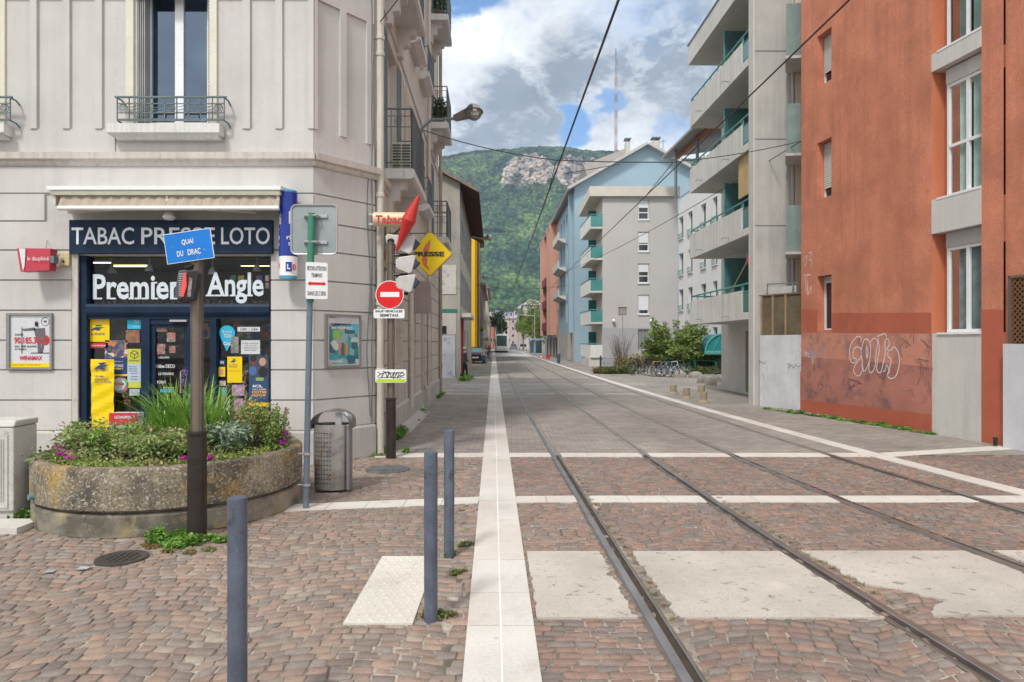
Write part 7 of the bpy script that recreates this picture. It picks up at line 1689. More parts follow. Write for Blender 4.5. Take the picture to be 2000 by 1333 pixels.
wire('span_wire', sag(b_2, c_2, .02), .014, 'middle span wire between the two contact wires', 'span wires across the street'); wire('span_wire', sag(c_2, d_2, .06), .011, 'span wire from the far contact wire to the orange building corner', 'span wires across the street')
wire('feeder_wire', sag(d_2, Vector((w2x(42), 42, 6.1)), .25), .011, 'slack feeder wire running from the orange building corner down the street', 'span wires across the street')
wire('span_wire', sag(b_2-Z*.02, Vector((w1x(19), 19.5, 6.02)), .0, 3), .01, 'short dropper from the span to the near contact wire', 'span wires across the street'); wire('span_wire', sag(c_2-Z*.02, Vector((w2x(19), 20.5, 6.02)), .0, 3), .01, 'short dropper from the span to the far contact wire', 'span wires across the street')
wire('span_wire', sag(Vector((w1x(17)+.2, 17.4, 6.0)), Vector((w1x(17)+1.6, 17.2, 6.2)), .0, 3), .01, 'pull off arm wire beside the near contact wire', 'span wires across the street')
wire('span_wire', sag(Vector((LX(38), 38, 6.9)), Vector((6.55+DX*38+4, 38, 6.9)), .5), .013, 'second span wire farther down the street', 'span wires across the street') if False else None
wire('span_wire', sag(Vector((LX(58, -1.6), 60, 6.8)), Vector((SF(62), 62, 7.0)), .4), .016, 'span wire strung from the yellow wall to the blue building', 'span wires across the street')
wire('span_wire', sag(Vector((LX(82), 82, 6.6)), Vector((FK.P(8).x, 82, 6.8)), .4), .018, 'farthest span wire from the left row to the pink building', 'span wires across the street')
wire('anchor_wire', [FS.P(.02, at(1, 45, 10.4).z, .1), at(775, 2, 9.6), at(820, -60, 8.4)], .008, 'thin wire tied to the top of the corner downpipe', 'span wires across the street')

# ================================================================ haze: even air between here and the mountain
hz = bpy.data.materials.new('haze'); hz.use_nodes = True; N = NT(hz.node_tree)
pv_ = N.n('ShaderNodeVolumePrincipled'); pv_.inputs['Color'].default_value = (.58, .76, 1.0, 1); pv_.inputs['Density'].default_value = .00014; pv_.inputs['Anisotropy'].default_value = .1
o = N.n('ShaderNodeOutputMaterial'); N.nt.links.new(pv_.outputs[0], o.inputs['Volume'])
mb = MB(); mb.box(-4200, 4200, -100, 6100, -3, 1100); hb = mb.build('haze', hz); hb['kind'] = 'stuff'
# ================================================================ bollards
def bollard(x, y, h, label, seed):
    t = thing('bollard', label, 'bollard', (x, y, 0), 'slate blue steel bollards')
    mb = MB(); mb.lathe((x, y, 0), [(.0415, -.02), (.0415, h-.012), (.039, h-.003), (.033, h)], 32); mb.build('post', m_bollard, t, smooth=True)
    return t
bollard(-1.195, 2.97, 1.03, 'nearest slate blue steel bollard, cut off by the bottom of the picture', 1)
bollard(-.497, 4.18, 1.035, 'slate blue bollard standing at the edge of the cream tactile slab', 2)
bollard(-.500, 5.43, 1.007, 'slate blue bollard farthest from the camera, behind the tactile slab', 3)

# ================================================================ planter
px_, py_, pr_ = -3.54, 7.20, 1.27
PL = thing('planter', 'large round exposed aggregate concrete planter with lichen stains in front of the shop', 'planter', (px_, py_, 0))
m_agg = M('lichen stained pebble concrete', (.30, .25, .175), .95, var=.30, vs=3.0, fine=.45, fs=95, streak=.35, bump=1.0, bs=110, sscale=(6, 6, 1.2),
          stain=[((.46, .29, .06), 2.6, .53, .66, .85), ((.08, .075, .065), 3.3, .50, .66, .85), ((.52, .48, .40), 38, .54, .60, .9), ((.06, .055, .05), 44, .56, .62, .8)])
m_aggb = M('stained smooth concrete base', (.25, .225, .18), .92, var=.32, vs=2.2, fine=.15, fs=60, streak=.25, bump=.5, bs=50, stain=[((.08, .075, .06), 2.4, .44, .60, .8), ((.36, .28, .12), 3.6, .54, .66, .6), ((.40, .38, .34), 8, .6, .7, .5)])
c = (px_, py_, 0)
mb = MB(); mb.lathe(c, [(pr_-.03, .215), (pr_, .235), (pr_, .575), (pr_-.015, .595), (pr_-.04, .603), (pr_-.10, .603), (pr_-.125, .59), (pr_-.13, .50)], 96, False); mb.build('bowl', m_agg, PL, smooth=True)
mb = MB(); mb.lathe(c, [(pr_-.01, 0), (pr_-.01, .175), (pr_-.035, .195), (pr_-.07, .197), (pr_-.07, .216)], 96, False); mb.build('base', m_aggb, PL, smooth=True)
mb = MB(); mb.lathe(c, [(.01, .56), (pr_-.5, .56), (pr_-.12, .53)], 48, False); mb.build('soil', M('dark soil', (.07, .05, .035), 1, var=.3, fine=.3, bump=.8), PL)
q = gnd(67, 980); a = math.atan2(-.74, -.66); mb = MB(); mb.tube([(px_+1.26*math.cos(a), py_+1.26*math.sin(a), .29), (px_+1.31*math.cos(a), py_+1.31*math.sin(a), .29)], .028, 14); mb.build('drain_spout', M('blue grey plastic', (.12, .22, .24), .5), PL)
m_dead = M('brown dry leaf', attr=True, rough=.8, var=.15, fine=0, trans=.2)
zg = .56
def PP(u, v): return (px_+u, py_+v)
def shrub(name, label, u, v, r, h, n, size, pal, seed, aspect=.4, dry=0, group='shrubs in the planter', up=.4, cat='shrub'):
    x, y = PP(u, v); t = thing(name, label, cat, (x, y, zg), group); rg = random.Random(seed); mb = MB(); bl = []
    for k in range(16):
        a = rg.uniform(0, 6.28); L = rg.uniform(.2, 1)*r; e = Vector((x+math.cos(a)*L, y+math.sin(a)*L, zg+h*rg.uniform(.55, 1.0)*(1-.35*L/r)))
        mb.tube([(x+math.cos(a)*L*.25, y+math.sin(a)*L*.25, zg-.03), Vector((x, y, zg)).lerp(e, .6)+Z*.02, e], .006, 4, r2=.003)
        bl.append((*e, r*.30, r*.30, h*.22)); bl.append((*Vector((x, y, zg)).lerp(e, .6), r*.3, r*.3, h*.25))
    mb.build('stem', m_bark, t); leaf_cloud('foliage', bl, n, size, pal, m_leaf, t, seed=seed, aspect=aspect, up=up, shell=.2)
    if dry: leaf_cloud('dry_leaves', [(b[0], b[1], b[2]+.02, b[3]*1.1, b[4]*1.1, b[5]) for b in bl], dry, size*.8, [(.28, .17, .10), (.35, .23, .13), (.20, .11, .07), (.38, .29, .17)], m_dead, t, seed=seed+1, aspect=.5)
    return t
PA = [(.18, .30, .07), (.23, .36, .09), (.30, .40, .12), (.14, .23, .06)]; PB = [(.25, .36, .11), (.32, .42, .15), (.20, .31, .09), (.38, .42, .18)]
PC = [(.20, .31, .07), (.25, .37, .09), (.15, .24, .06)]; PG = [(.26, .35, .25), (.32, .41, .31), (.20, .29, .19)]
shrub('shrub', 'brownish green shrub at the left end of the planter', -.78, -.15, .40, .34, 2300, .023, PB, 11, dry=400)
shrub('shrub', 'fresh green low shrub left of the yellow banner foot in the planter', -.40, -.30, .34, .34, 2400, .022, PA, 12, dry=250)
shrub('shrub', 'broad brown and green shrub in the middle of the planter, left of the dark pole', -.02, -.42, .42, .30, 3600, .021, PB, 13, dry=600)
shrub('shrub', 'brown tipped shrub directly left of the dark pole in the planter', .28, -.35, .34, .31, 2600, .021, PB, 14, dry=400)
shrub('shrub', 'silvery green leafy plant just right of the dark pole in the planter', .62, -.20, .30, .34, 1700, .034, PG, 15, aspect=.28, dry=0)
shrub('shrub', 'seedy brown topped plant right of the dark pole in the planter', .72, .05, .30, .56, 2200, .020, PB, 16, dry=900)
shrub('shrub', 'tall slim green bush at the right of the planter', .98, .05, .16, .46, 1700, .017, PC, 17, dry=100)
shrub('shrub', 'green plants behind the grass clump at the back of the planter', .45, .45, .45, .45, 2200, .024, PA, 18, dry=250)
shrub('shrub', 'bushy green plants at the back left of the planter', -.35, .45, .45, .36, 2000, .022, PC, 19, dry=300)
# low succulent ground cover around the rim
bl = []; rg = random.Random(2)
for k in range(60):
    a = 2*math.pi*k/60; rr = pr_-.20-rg.uniform(0, .1); bl.append((px_+rr*math.cos(a), py_+rr*math.sin(a), zg+.02, .13, .13, .05+.03*rg.random()))
o = leaf_cloud('ground_cover', bl, 9500, .016, [(.26, .35, .08), (.33, .41, .10), (.19, .27, .06), (.38, .41, .15), (.28, .20, .10)], m_leaf, org=(px_, py_, zg), seed=21, aspect=.55); tag(o, 'low yellow green stonecrop creeping around the planter rim', 'ground cover', kind='stuff')
bl = [(px_+rg.uniform(-.95, .95)*.9, py_+rg.uniform(-.8, .8), zg+.04, .2, .2, .10) for k in range(40)]
o = leaf_cloud('undergrowth', bl, 7000, .020, [(.18, .27, .07), (.25, .30, .11), (.28, .22, .12), (.13, .19, .06)], m_leaf, org=(px_, py_, zg), seed=22); tag(o, 'tangled low undergrowth covering the soil of the planter', 'undergrowth', kind='stuff')
PGR = [(.17, .34, .045), (.22, .42, .06), (.13, .27, .04), (.28, .46, .09)]
def grassc(label, u, v, h, n, spread, seed, w=.016, rad=.16, pal=PGR, lean=.6):
    x, y = PP(u, v); o = blades('grass_clump', (x, y, zg), n, h, spread, pal, m_leaf, org=(x, y, zg), seed=seed, w=w, rad=rad, lean=lean); tag(o, label, 'grass', 'iris and grass clumps in the planter'); return o
grassc('tall fine grass clump in the middle of the planter, left of the dark pole', .02, .05, .84, 260, .55, 31, w=.010, rad=.26)
grassc('broad bladed iris clump leaning right towards the dark pole', .30, .0, .80, 95, .6, 32, w=.022, rad=.22)
grassc('low iris blades spreading left in front of the yellow banner', -.30, -.1, .50, 16, 1.0, 33, w=.018, rad=.10, lean=.9)
grassc('upright iris blades just right of the dark pole', .60, .12, .62, 26, .35, 34, w=.020, rad=.14)
grassc('pale wispy grass behind the broad bladed clump', .2, .3, .80, 110, .6, 35, w=.005, rad=.3, pal=[(.22, .26, .12), (.17, .22, .09), (.28, .28, .16)])
m_mag_ = M('magenta petal', attr=True, rough=.6, var=.1, fine=0, trans=.3)
PM = [(.55, .03, .38), (.65, .08, .50), (.45, .04, .42), (.62, .22, .50)]
def flowers(label, spots, n, seed, size=.014):
    bl = [(px_+u, py_+v, zg+z, r, r*.8, .02) for u, v, z, r in spots]; x, y = px_+spots[0][0], py_+spots[0][1]
    t = thing('flower_patch', label, 'flowers', (x, y, zg), 'magenta flower patches in the planter'); leaf_cloud('petals', bl, n, size, PM, m_mag_, t, seed=seed, aspect=.8, up=.2)
    leaf_cloud('leaves', [(b[0], b[1], b[2]-.03, b[3]*1.3, b[4]*1.3, .03) for b in bl], n, size, PC, m_leaf, t, seed=seed+1)
flowers('magenta flower patch at the left rim of the planter', [(-1.02, -.30, .09, .08), (-.95, -.40, .08, .07), (-.90, -.28, .10, .06)], 600, 41)
flowers('small pink flowers left of centre at the front rim of the planter', [(-.72, -.72, .09, .05), (-.58, -.86, .07, .035)], 170, 42)
flowers('magenta flower patch at the right rim of the planter beside the sign pole', [(.98, .30, .16, .10), (1.07, .18, .13, .08), (.86, .38, .16, .07), (1.1, .05, .08, .05)], 800, 43)
flowers('few pink flowers just right of the dark pole on the rim', [(.55, -.96, .08, .035), (.74, -.86, .07, .03)], 120, 44)
for i, (u, v, h, lab) in enumerate(((-.45, -.1, .60, 'dry arching flower stalk in front of the yellow banner'), (.72, .1, .80, 'tall dry seed spike right of the dark pole'), (.05, .1, .82, 'tall stalk with a violet flower head above the grass'), (1.02, .35, .38, 'small upright green stalk near the sign pole'))):
    x, y = PP(u, v); t = thing('flower_stalk', lab, 'flower', (x, y, zg)); mb = MB(); pts = [(x+.04*math.sin(k*.5+i), y, zg+h*k/8) for k in range(9)]; mb.tube(pts, .005, 4, r2=.002); mb.build('stalk', m_bark if i < 2 else m_gpost, t)
    leaf_cloud('seed_head', [(pts[k][0], y, pts[k][2], .025, .025, .05) for k in ((5, 6, 7, 8) if i == 1 else (7, 8))], 120, .012, [[(.30, .2, .12), (.24, .15, .1)], [(.36, .27, .17), (.28, .2, .12)], [(.30, .15, .40), (.4, .25, .5)], [(.2, .3, .08), (.3, .15, .08)]][i], m_dead, t, seed=50+i)

# ================================================================ weeds on the paving
def weed(name, label, spots, n, size, pal, seed, group='weeds growing from the paving'):
    x = sum(s[0] for s in spots)/len(spots); y = sum(s[1] for s in spots)/len(spots)
    o = leaf_cloud(name, [(s[0], s[1], s[2]*.5, s[3], s[3]*.8, s[2]*.55) for s in spots], n, size, pal, m_leaf, org=(x, y, 0), seed=seed, up=.3, shell=.1); tag(o, label, 'weeds', group); return o
PW = [(.12, .26, .035), (.17, .33, .05), (.09, .20, .03), (.22, .38, .08)]; PWd = [(.16, .18, .05), (.22, .20, .07), (.20, .13, .06), (.12, .17, .04)]
sp_ = []; rg = random.Random(8)
for k in range(26): q = gnd(rg.uniform(300, 445), rg.uniform(1045, 1072)); sp_.append((q.x, q.y, rg.uniform(.03, .09), rg.uniform(.04, .09)))
weed('weed_patch', 'bright green weeds around the foot of the dark pole', sp_, 2600, .020, PW, 61)
sp_ = [(gnd(x, y).x, gnd(x, y).y, .02, .06) for x, y in ((300, 1070), (330, 1078), (370, 1080), (290, 1066), (410, 1075))]; weed('weed_patch', 'flat yellowing weeds in front of the bright green ones by the dark pole', sp_, 700, .014, PWd, 62)
q = gnd(42, 1018); weed('weed_patch', 'green leafy weed between the concrete cabinet and the planter', [(q.x, q.y, .10, .10), (q.x+.1, q.y+.02, .07, .07)], 420, .026, PW, 63)
for i, (px, py, h, r, pal, lab) in enumerate(((838, 1203, .05, .05, PWd, 'dry weed tuft left of the foot of the middle bollard'), (866, 1206, .04, .06, PWd, 'brownish weed tuft right of the foot of the middle bollard'), (877, 1087, .07, .035, PW, 'green weed at the foot of the farthest bollard'), (908, 1066, .04, .05, PWd, 'weed tuft right of the farthest bollard'), (893, 1120, .03, .05, PWd, 'thin weeds in the joint below the farthest bollard'))):
    q = gnd(px, py); weed('weed_tuft', lab, [(q.x, q.y, h, r), (q.x+r, q.y+.03, h*.6, r*.7), (q.x-r*.7, q.y-.03, h*.5, r*.6)], 200, .012, pal, 70+i)
sp_ = []
for k in range(30):
    t_ = k/30; x = 1500+t_*330; y = 799+t_*50+rg.uniform(-1, 1); q = gnd(x, y); sp_.append((q.x-.03, q.y-.05, rg.uniform(.02, .09) if t_ < .85 else .03, .10))
weed('weed_strip', 'long strip of grass and weeds along the foot of the orange wall', sp_, 5200, .022, PW, 80)
sp_ = [(FS.P(a, 0, .16).x, FS.P(a, 0, .16).y, h, .09) for a, h in ((.25, .06), (.5, .05), (1.6, .12), (1.9, .22), (2.2, .16), (4.2, .08), (5.6, .16), (5.9, .14), (6.2, .08), (10.5, .12), (11.6, .12), (12.2, .08))]
weed('weed_strip', 'scattered weeds along the street side foot of the corner building', sp_, 2400, .022, PW, 81)
q1, q2 = gnd(700, 890), gnd(735, 888); weed('weed_patch', 'low weeds along the plinth behind the litter bin', [(q1.x+k*.07, q1.y-.03, .03+.01*(k % 2), .06) for k in range(-1, 7)], 500, .016, PW, 82)
q = gnd(792, 884); weed('weed_patch', 'single green weed beside the foot of the traffic signal pole', [(q.x, q.y, .07, .07)], 200, .02, PW, 83)
sp_ = [(gnd(x, y).x, gnd(x, y).y, .2, .3) for x, y in ((905, 745), (915, 741), (900, 738))]; weed('weed_patch', 'grassy tuft at the foot of the cement house corner', sp_, 500, .06, PW, 84)
sp_ = [(rail2(y)+.12, y, .010, .04) for y in np.linspace(4.3, 9.8, 34)]+[(rail1(y)+.12, y, .008, .03) for y in np.linspace(4.2, 9.5, 26)]
o = weed('joint_moss', 'thin moss and grass in the joints beside the tram rails', sp_, 1100, .008, PWd, 85)
# litter
for i, (px, py, w, c_, lab) in enumerate(((98, 1118, .035, (.26, .32, .34), 'small pale blue paper scrap on the setts left of the manhole'), (163, 1112, .04, (.36, .38, .39), 'small whitish paper scrap on the setts near the manhole'))):
    q = gnd(px, py); mb = MB(); mb.hexa([(q.x-w, q.y-w*.7, .004), (q.x+w, q.y-w*.5, .005), (q.x+w*.8, q.y+w, .004), (q.x-w*.9, q.y+w*.7, .006), (q.x-w, q.y-w*.7, .007), (q.x+w, q.y-w*.5, .010), (q.x+w*.8, q.y+w, .006), (q.x-w*.9, q.y+w*.7, .012)]); o = mb.build('paper_scrap', M('paper scrap %d' % i, c_, .7)); tag(o, lab, 'litter')
q = gnd(12, 1035); mb = MB(); mb.box(q.x-1.5, q.x+.19, q.y-.13, q.y+.20, -.02, .05); struct(mb.build('kerb_stone', m_lime))

# ================================================================ concrete cabinet at far left
CB = thing('utility_cabinet', 'pale fibre concrete utility cabinet with a ribbed door at the left edge', 'utility cabinet', (-4.9, 6.5, 0))
fc_ = F(-5.53, 6.42, .82, .03); m_cab = M('pale fibre concrete', (.50, .49, .455), .9, var=.08, vs=4, fine=.15, fs=70, bump=.4, bs=90, stain=[((.25, .24, .21), 8, .58, .7, .6)])
mb = MB(); mb.fbox(fc_, 0, .82, 0, .90, -.34, 0); mb.build('body', m_cab, CB, bevel=.012)
mb = MB(); mb.fbox(fc_, -.01, .83, .903, .965, -.35, .012, .03); mb.build('lid', m_cab, CB, bevel=.015)
mb = MB(); mb.fbox(fc_, .22, .77, .14, .83, .0, .010); dr = mb.build('door', m_cab, CB); mb = MB()
for k in range(28): a = .255+.0175*k; mb.fbox(fc_, a, a+.009, .20, .79, .0105, .017)
mb.build('ribs', m_cab, dr); mb = MB(); mb.fbox(fc_, 0.2, .82, .095, .115, 0, .008); mb.build('joint', M('cabinet joint', (.2, .19, .17), .9), CB)

# ================================================================ dark pole with pedestrian repeater and street sign
def signal_pole(label, x, y, rs, zs, ru, zt, parent=None):
    t = thing('signal_pole', label, 'signal pole', (x, y, 0)); mb = MB()
    mb.lathe((x, y, 0), [(rs, 0), (rs*.97, zs-.03), (rs*.97, zs-.025), (rs+.014, zs-.02), (rs+.014, zs), (ru, zs+.004)], 28); mb.build('sleeve', m_brown, t, smooth=True)
    mb = MB(); mb.lathe((x, y, 0), [(ru*.80, zs), (ru*.80, zt)], 20); mb.build('core', m_brown2, t, smooth=True)
    mb = MB()
    for a in (20, 160, 200, 340):
        c, s = math.cos(R(a)), math.sin(R(a)); mb.tube([(x+c*ru*.86, y+s*ru*.86, zs), (x+c*ru*.86, y+s*ru*.86, zt)], ru*.23, 8)
    mb.build('profile_rib', M('grey brown rib', (.115, .10, .095), .35, var=.3, vs=5, metal=.4), t, smooth=True); mb = MB(); mb.lathe((x, y, zt), [(ru*1.05, 0), (ru*1.05, .02), (ru*.6, .04)], 16); mb.build('cap', m_black, t)
    return t
p = gnd(385, 1049); SPx, SPy = p.x, p.y
P1 = signal_pole('dark brown pole in front of the planter with a signal box and blue sign', SPx, SPy, .081, .925, .050, 2.43)
kx = SPy/FPX
def A1(px, py, dy=0.0): return at(px, py, SPy+dy)
rp = thing('pedestrian_signal', 'grey ribbed pedestrian signal box with a red lamp strip strapped to the dark pole', 'signal', A1(378, 590))
f1 = F(0, SPy-.04, 1, 0); ax_ = lambda px: f1.a(px); az_ = lambda py: f1.z(py)
mb = MB(); mb.prism([f1.P(ax_(x), az_(y), -.02) for x, y in ((357, 531), (372, 529), (376, 540), (374, 588), (349, 583), (350, 570))], (0, -.10, 0)); mb.build('housing', M('dark grey plastic', (.07, .08, .09), .45), rp, bevel=.006)
mb = MB()
for k in range(11): y = 537+k*4.1; mb.fbox(f1, ax_(360), ax_(371), az_(y+1.8), az_(y), .085, .10)
mb.build('cooling_rib', M('light grey rib', (.38, .38, .39), .5), rp)
mb = MB(); mb.prism([f1.P(ax_(x), az_(y), .07) for x, y in ((380, 533), (398, 531), (403, 537), (393, 588), (368, 586), (372, 556))], (0, -.07, 0)); mb.build('front_hood', m_black, rp, bevel=.006)
mb = MB(); mb.prism([f1.P(ax_(x), az_(y), .141) for x, y in ((376, 538), (379, 536), (380, 562), (374, 582), (369, 582), (372, 556))], (0, -.01, 0)); mb.build('red_lamp_strip', M('lit red strip', (.75, .06, .05), .4, var=.1, emit=.35), rp)
mb = MB(); mb.prism([f1.P(ax_(x), az_(y), .141) for x, y in ((385, 545), (391, 548), (388, 582), (381, 582))], (0, -.004, 0)); mb.build('scuffed_lens', M('scuffed lens', (.20, .17, .17), .4, var=.5, vs=60), rp)
mb = MB(); mb.tube([f1.P(ax_(350), az_(586), 0), f1.P(ax_(357), az_(592), .02), f1.P(ax_(375), az_(592), .05)], .008, 5); mb.tube([f1.P(ax_(362), az_(524), 0), f1.P(ax_(376), az_(520), 0)], .016, 6); mb.build('strap', m_black, rp)
bs = thing('street_sign', 'tilted blue street name sign reading QUAI DU DRAC on top of the dark pole', 'street sign', A1(370, 517))
fs_ = F(0, SPy-.085, 1, 0); bc = (fs_.a(369.5), fs_.z(481.5)); rot = math.atan2(459-446, 411-321)
def rotp(u, v): c, s = math.cos(rot), math.sin(rot); return (bc[0]+u*c-v*s, bc[1]+u*s+v*c)
wS, hS = .205, .130
def rplate(hw, hh, d0, d1, mat, nm_, par=bs): m = MB(); m.prism([fs_.P(*rotp(u, v), d0) for u, v in ((-hw, -hh), (hw, -hh), (hw, hh), (-hw, hh))], fs_.n*(d1-d0)); return m.build(nm_, mat, par)
rplate(wS, hS, 0, .008, m_wht, 'plate'); rplate(wS-.005, hS-.005, .005, .0095, M('street sign blue', (.0, .16, .56), .35, var=.10, vs=6, stain=[((.10, .34, .66), 16, .60, .68, .7)]), 'blue_face')
def rl(body, u0, u1, v0, v1): cu = rotp((u0+u1)/2, (v0+v1)/2); lettering(bs, body, fs_, cu[0]-(u1-u0)/2, cu[0]+(u1-u0)/2, cu[1]-(v1-v0)/2, cu[1]+(v1-v0)/2, .0098, m_wht, .012, rot=rot)
rl('QUAI', -.055, .045, .012, .062); rl('DU', -.108, -.055, -.078, -.030); rl('DRAC', -.015, .098, -.078, -.028)
mb = MB(); q = fs_.P(*bc, -.01); mb.tube([(q.x, q.y, q.z-.05), (SPx, SPy, q.z-.05)], .02, 6); mb.build('bracket', m_galv, bs)

# ================================================================ blue grey sign pole
p = gnd(597.5, 993); q = at(608.5, 417, 7.0); SG = thing('sign_pole', 'slim leaning blue grey pole with a green top section, carrying two signs', 'sign pole', p)
def lerpz(z): return p.lerp(q, (z-p.z)/(q.z-p.z))
mb = MB(); mb.tube([p, lerpz(2.12)], .031, 16); mb.build('lower_pole', M('blue grey pole paint', (.13, .165, .21), .42, var=.12, vs=5, fine=.08), SG, smooth=True)
mb = MB(); mb.tube([lerpz(2.12)+Z*.002, q], .036, 16); mb.build('upper_pole', M('faded green paint', (.04, .20, .13), .5, var=.15), SG, smooth=True)
for z in (.24, .56): mb = MB(); c = lerpz(z); mb.lathe(c, [(.032, -.012), (.042, -.01), (.042, .01), (.032, .012)], 16, False); mb.tube([c+Vector((-.03, 0, 0)), c+Vector((-.09, .0, 0))], .008, 5); mb.build('clamp', m_galv, SG)
bk = thing('road_sign', 'square road sign seen from its bare grey back on the green pole', 'road sign', at(614, 498, 6.95)); fb_ = F(0, 6.93, 1, 0)
sgF = F(q.x-.3, q.y-.12, 1, .06)
def rrect(fr, a0, a1, z0, z1, r, d0, d1):
    pts = []
    for cx, cy, s in ((a1-r, z1-r, 0), (a0+r, z1-r, 90), (a0+r, z0+r, 180), (a1-r, z0+r, 270)):
        for k in range(5): a = R(s+22.5*k); pts.append(fr.P(cx+r*math.cos(a), cy+r*math.sin(a), d0))
    m = MB(); m.prism(pts, fr.n*(d1-d0)); return m
fbk = F(0, 7.06, 1, 0); a0, a1, z0, z1 = fbk.a(569), fbk.a(659), fbk.z(497), fbk.z(401)
rrect(fbk, a0, a1, z0, z1, .05, -.02, .0).build('plate', M('bare grey aluminium back', (.27, .31, .32), .5, var=.12, vs=4, metal=.2), bk)
mb = MB(); r = .05
pts = []
for cx, cy, s in ((a1-r, z1-r, 0), (a0+r, z1-r, 90), (a0+r, z0+r, 180), (a1-r, z0+r, 270)):
    for k in range(5): a = R(s+22.5*k); pts.append(fbk.P(cx+r*math.cos(a), cy+r*math.sin(a), .006))
pts.append(pts[0]); mb.tube(pts, .009, 5); mb.build('folded_rim', m_galv, bk, smooth=True)
for py in (424, 475):
    mb = MB(); z = fbk.z(py); mb.fbox(fbk, fbk.a(594), fbk.a(640), z-.012, z+.022, .002, .02); mb.tube([fbk.P(fbk.a(597), z, .02), fbk.P(fbk.a(600), z, .085), fbk.P(fbk.a(622), z, .085), fbk.P(fbk.a(625), z, .02)], .012, 5)
    mb.build('rail_clamp', m_galv, bk)
ws_ = thing('pedestrian_sign', 'white plate reading PIETONS ATTENTION TRAMWAY with a red double arrow', 'sign', at(615, 587, 6.9)); fw_ = F(0, 6.90, .93, .22)
fw_ = F(at(597, 0, 6.92).x, 6.92, .86, .30); Lw = .215
zt_, zb_ = fw_.z(512), fw_.z(584)
rrect(fw_, 0, Lw, zb_, zt_, .015, -.03, 0).build('plate', m_wht, ws_)
lettering(ws_, 'PIETONS ATTENTION', fw_, .015, Lw-.012, zt_-.085, zt_-.04, .001, m_blackp, .01); lettering(ws_, 'TRAMWAY', fw_, .055, Lw-.05, zt_-.155, zt_-.11, .001, m_blackp, .01); lettering(ws_, 'DANS LES 2 SENS', fw_, .018, Lw-.018, zb_+.035, zb_+.08, .001, m_blackp, .01)
mb = MB(); zc_ = (zt_+zb_)/2-.03; mb.prism([fw_.P(u, v, .001) for u, v in ((.02, zc_), (.045, zc_+.025), (.045, zc_+.013), (Lw-.04, zc_+.013), (Lw-.04, zc_+.025), (Lw-.015, zc_), (Lw-.04, zc_-.025), (Lw-.04, zc_-.013), (.045, zc_-.013), (.045, zc_-.025))], fw_.n*.002); mb.build('red_arrow', m_red, ws_)

# ================================================================ litter bin
bx0, by0 = -2.075, 7.90; BN = thing('litter_bin', 'scratched grey metal litter bin with perforated side, rust streak and arched hood', 'litter bin', (bx0, by0, 0))
W2, D2, zB = .20, .15, .765; n = 40
def sup(t, w, d_): c, s = math.cos(t), math.sin(t); return (bx0+math.copysign(abs(c)**.7, c)*w, by0+math.copysign(abs(s)**.7, s)*d_)
mb = MB(); vs = []; fs = []
for z, k in ((.02, .97), (.03, 1), (zB-.01, 1.03), (zB, 1.03), (zB, .98)):
    for i in range(n): x, y = sup(2*math.pi*i/n, W2*k, D2*k); vs.append((x, y, z))
for j in range(4):
    for i in range(n): fs.append((j*n+i, j*n+(i+1) % n, (j+1)*n+(i+1) % n, (j+1)*n+i))
fs.append(tuple(range(n))); mb.add(vs, fs); body = mb.build('drum', m_galvr, BN, smooth=True)
mb = MB()
for r_ in range(12):
    for c_ in range(6):
        x = bx0-.155+.033*c_; z = .10+.052*r_; yy = by0-D2*1.015*(1-abs((x-bx0)/(W2*1.02))**(2/.7))**(.35)
        mb.tube([(x, yy-.004, z), (x, yy+.01, z)], .0078, 6)
mb.build('perforation', m_black, body)
mb = MB(); mb.fbox(F(0, by0-D2*.8, 1, 0), bx0+W2*.94, bx0+W2*1.13, .02, .77, -.14, .02); mb.build('side_post', M('dark worn steel', (.20, .20, .205), .5, var=.2, metal=.3), BN, bevel=.01)
mb = MB(); zs_ = zB; hh_ = .17; N_ = 16; pts = []
for k in range(N_+1):
    a = math.pi*(1-k/N_); pts.append((bx0+.01+.225*math.cos(a), zs_-.01+hh_*math.sin(a)**.8 if k not in (0, N_) else zs_-.045))
yf, yb_ = by0-.165, by0+.165
for k in range(N_):
    (xa, za), (xb, zb_q) = pts[k], pts[k+1]; mb.hexa([(xa, yf, za-.006), (xb, yf, zb_q-.006), (xb, yb_, zb_q-.006), (xa, yb_, za-.006), (xa, yf, za), (xb, yf, zb_q), (xb, yb_, zb_q), (xa, yb_, za)])
hood = mb.build('hood', M('dark scuffed hood steel', (.17, .17, .175), .4, var=.35, vs=7, metal=.4, stain=[((.45, .45, .46), 9, .56, .68, .7)]), BN, smooth=True)
fq = F(0, yf, 1, 0)
mb = MB(); ctr = (bx0+.155, by0-.03)
# scratched white tag on the hood's right shoulder
for a, b in (((.17, -.10), (.21, .02)), ((.13, -.12), (.19, -.05)), ((.19, -.12), (.14, 0)), ((.13, -.02), (.20, .03)), ((.20, -.10), (.22, -.02))):
    def hz(u): s = max(0, 1-(u/.225)**2)**.5; return zs_-.01+hh_*s**.8+.004
    A = Vector((bx0+.01+a[0], by0+a[1], hz(a[0]))); B = Vector((bx0+.01+b[0], by0+b[1], hz(b[0]))); mb.tube([A, A.lerp(B, .5)+Z*.003, B], .004, 4)
mb.build('scratched_tag', m_wht, hood)
mb = MB(); mb.box(bx0+.06, bx0+.13, by0-.12, by0-.10, zs_-.01, zs_+.13); mb.build('hood_support', m_galv, BN)
mb = MB(); mb.lathe((bx0, by0, 0), [(.10, 0), (.13, .02)], 20); mb.build('foot', m_black, BN)
mb = MB(); vs = [(*sup(2*math.pi*i/n, W2*.97, D2*.97), zB-.02) for i in range(n)]; mb.add(vs, [tuple(range(n))]); mb.build('dark_inside', m_black, BN)

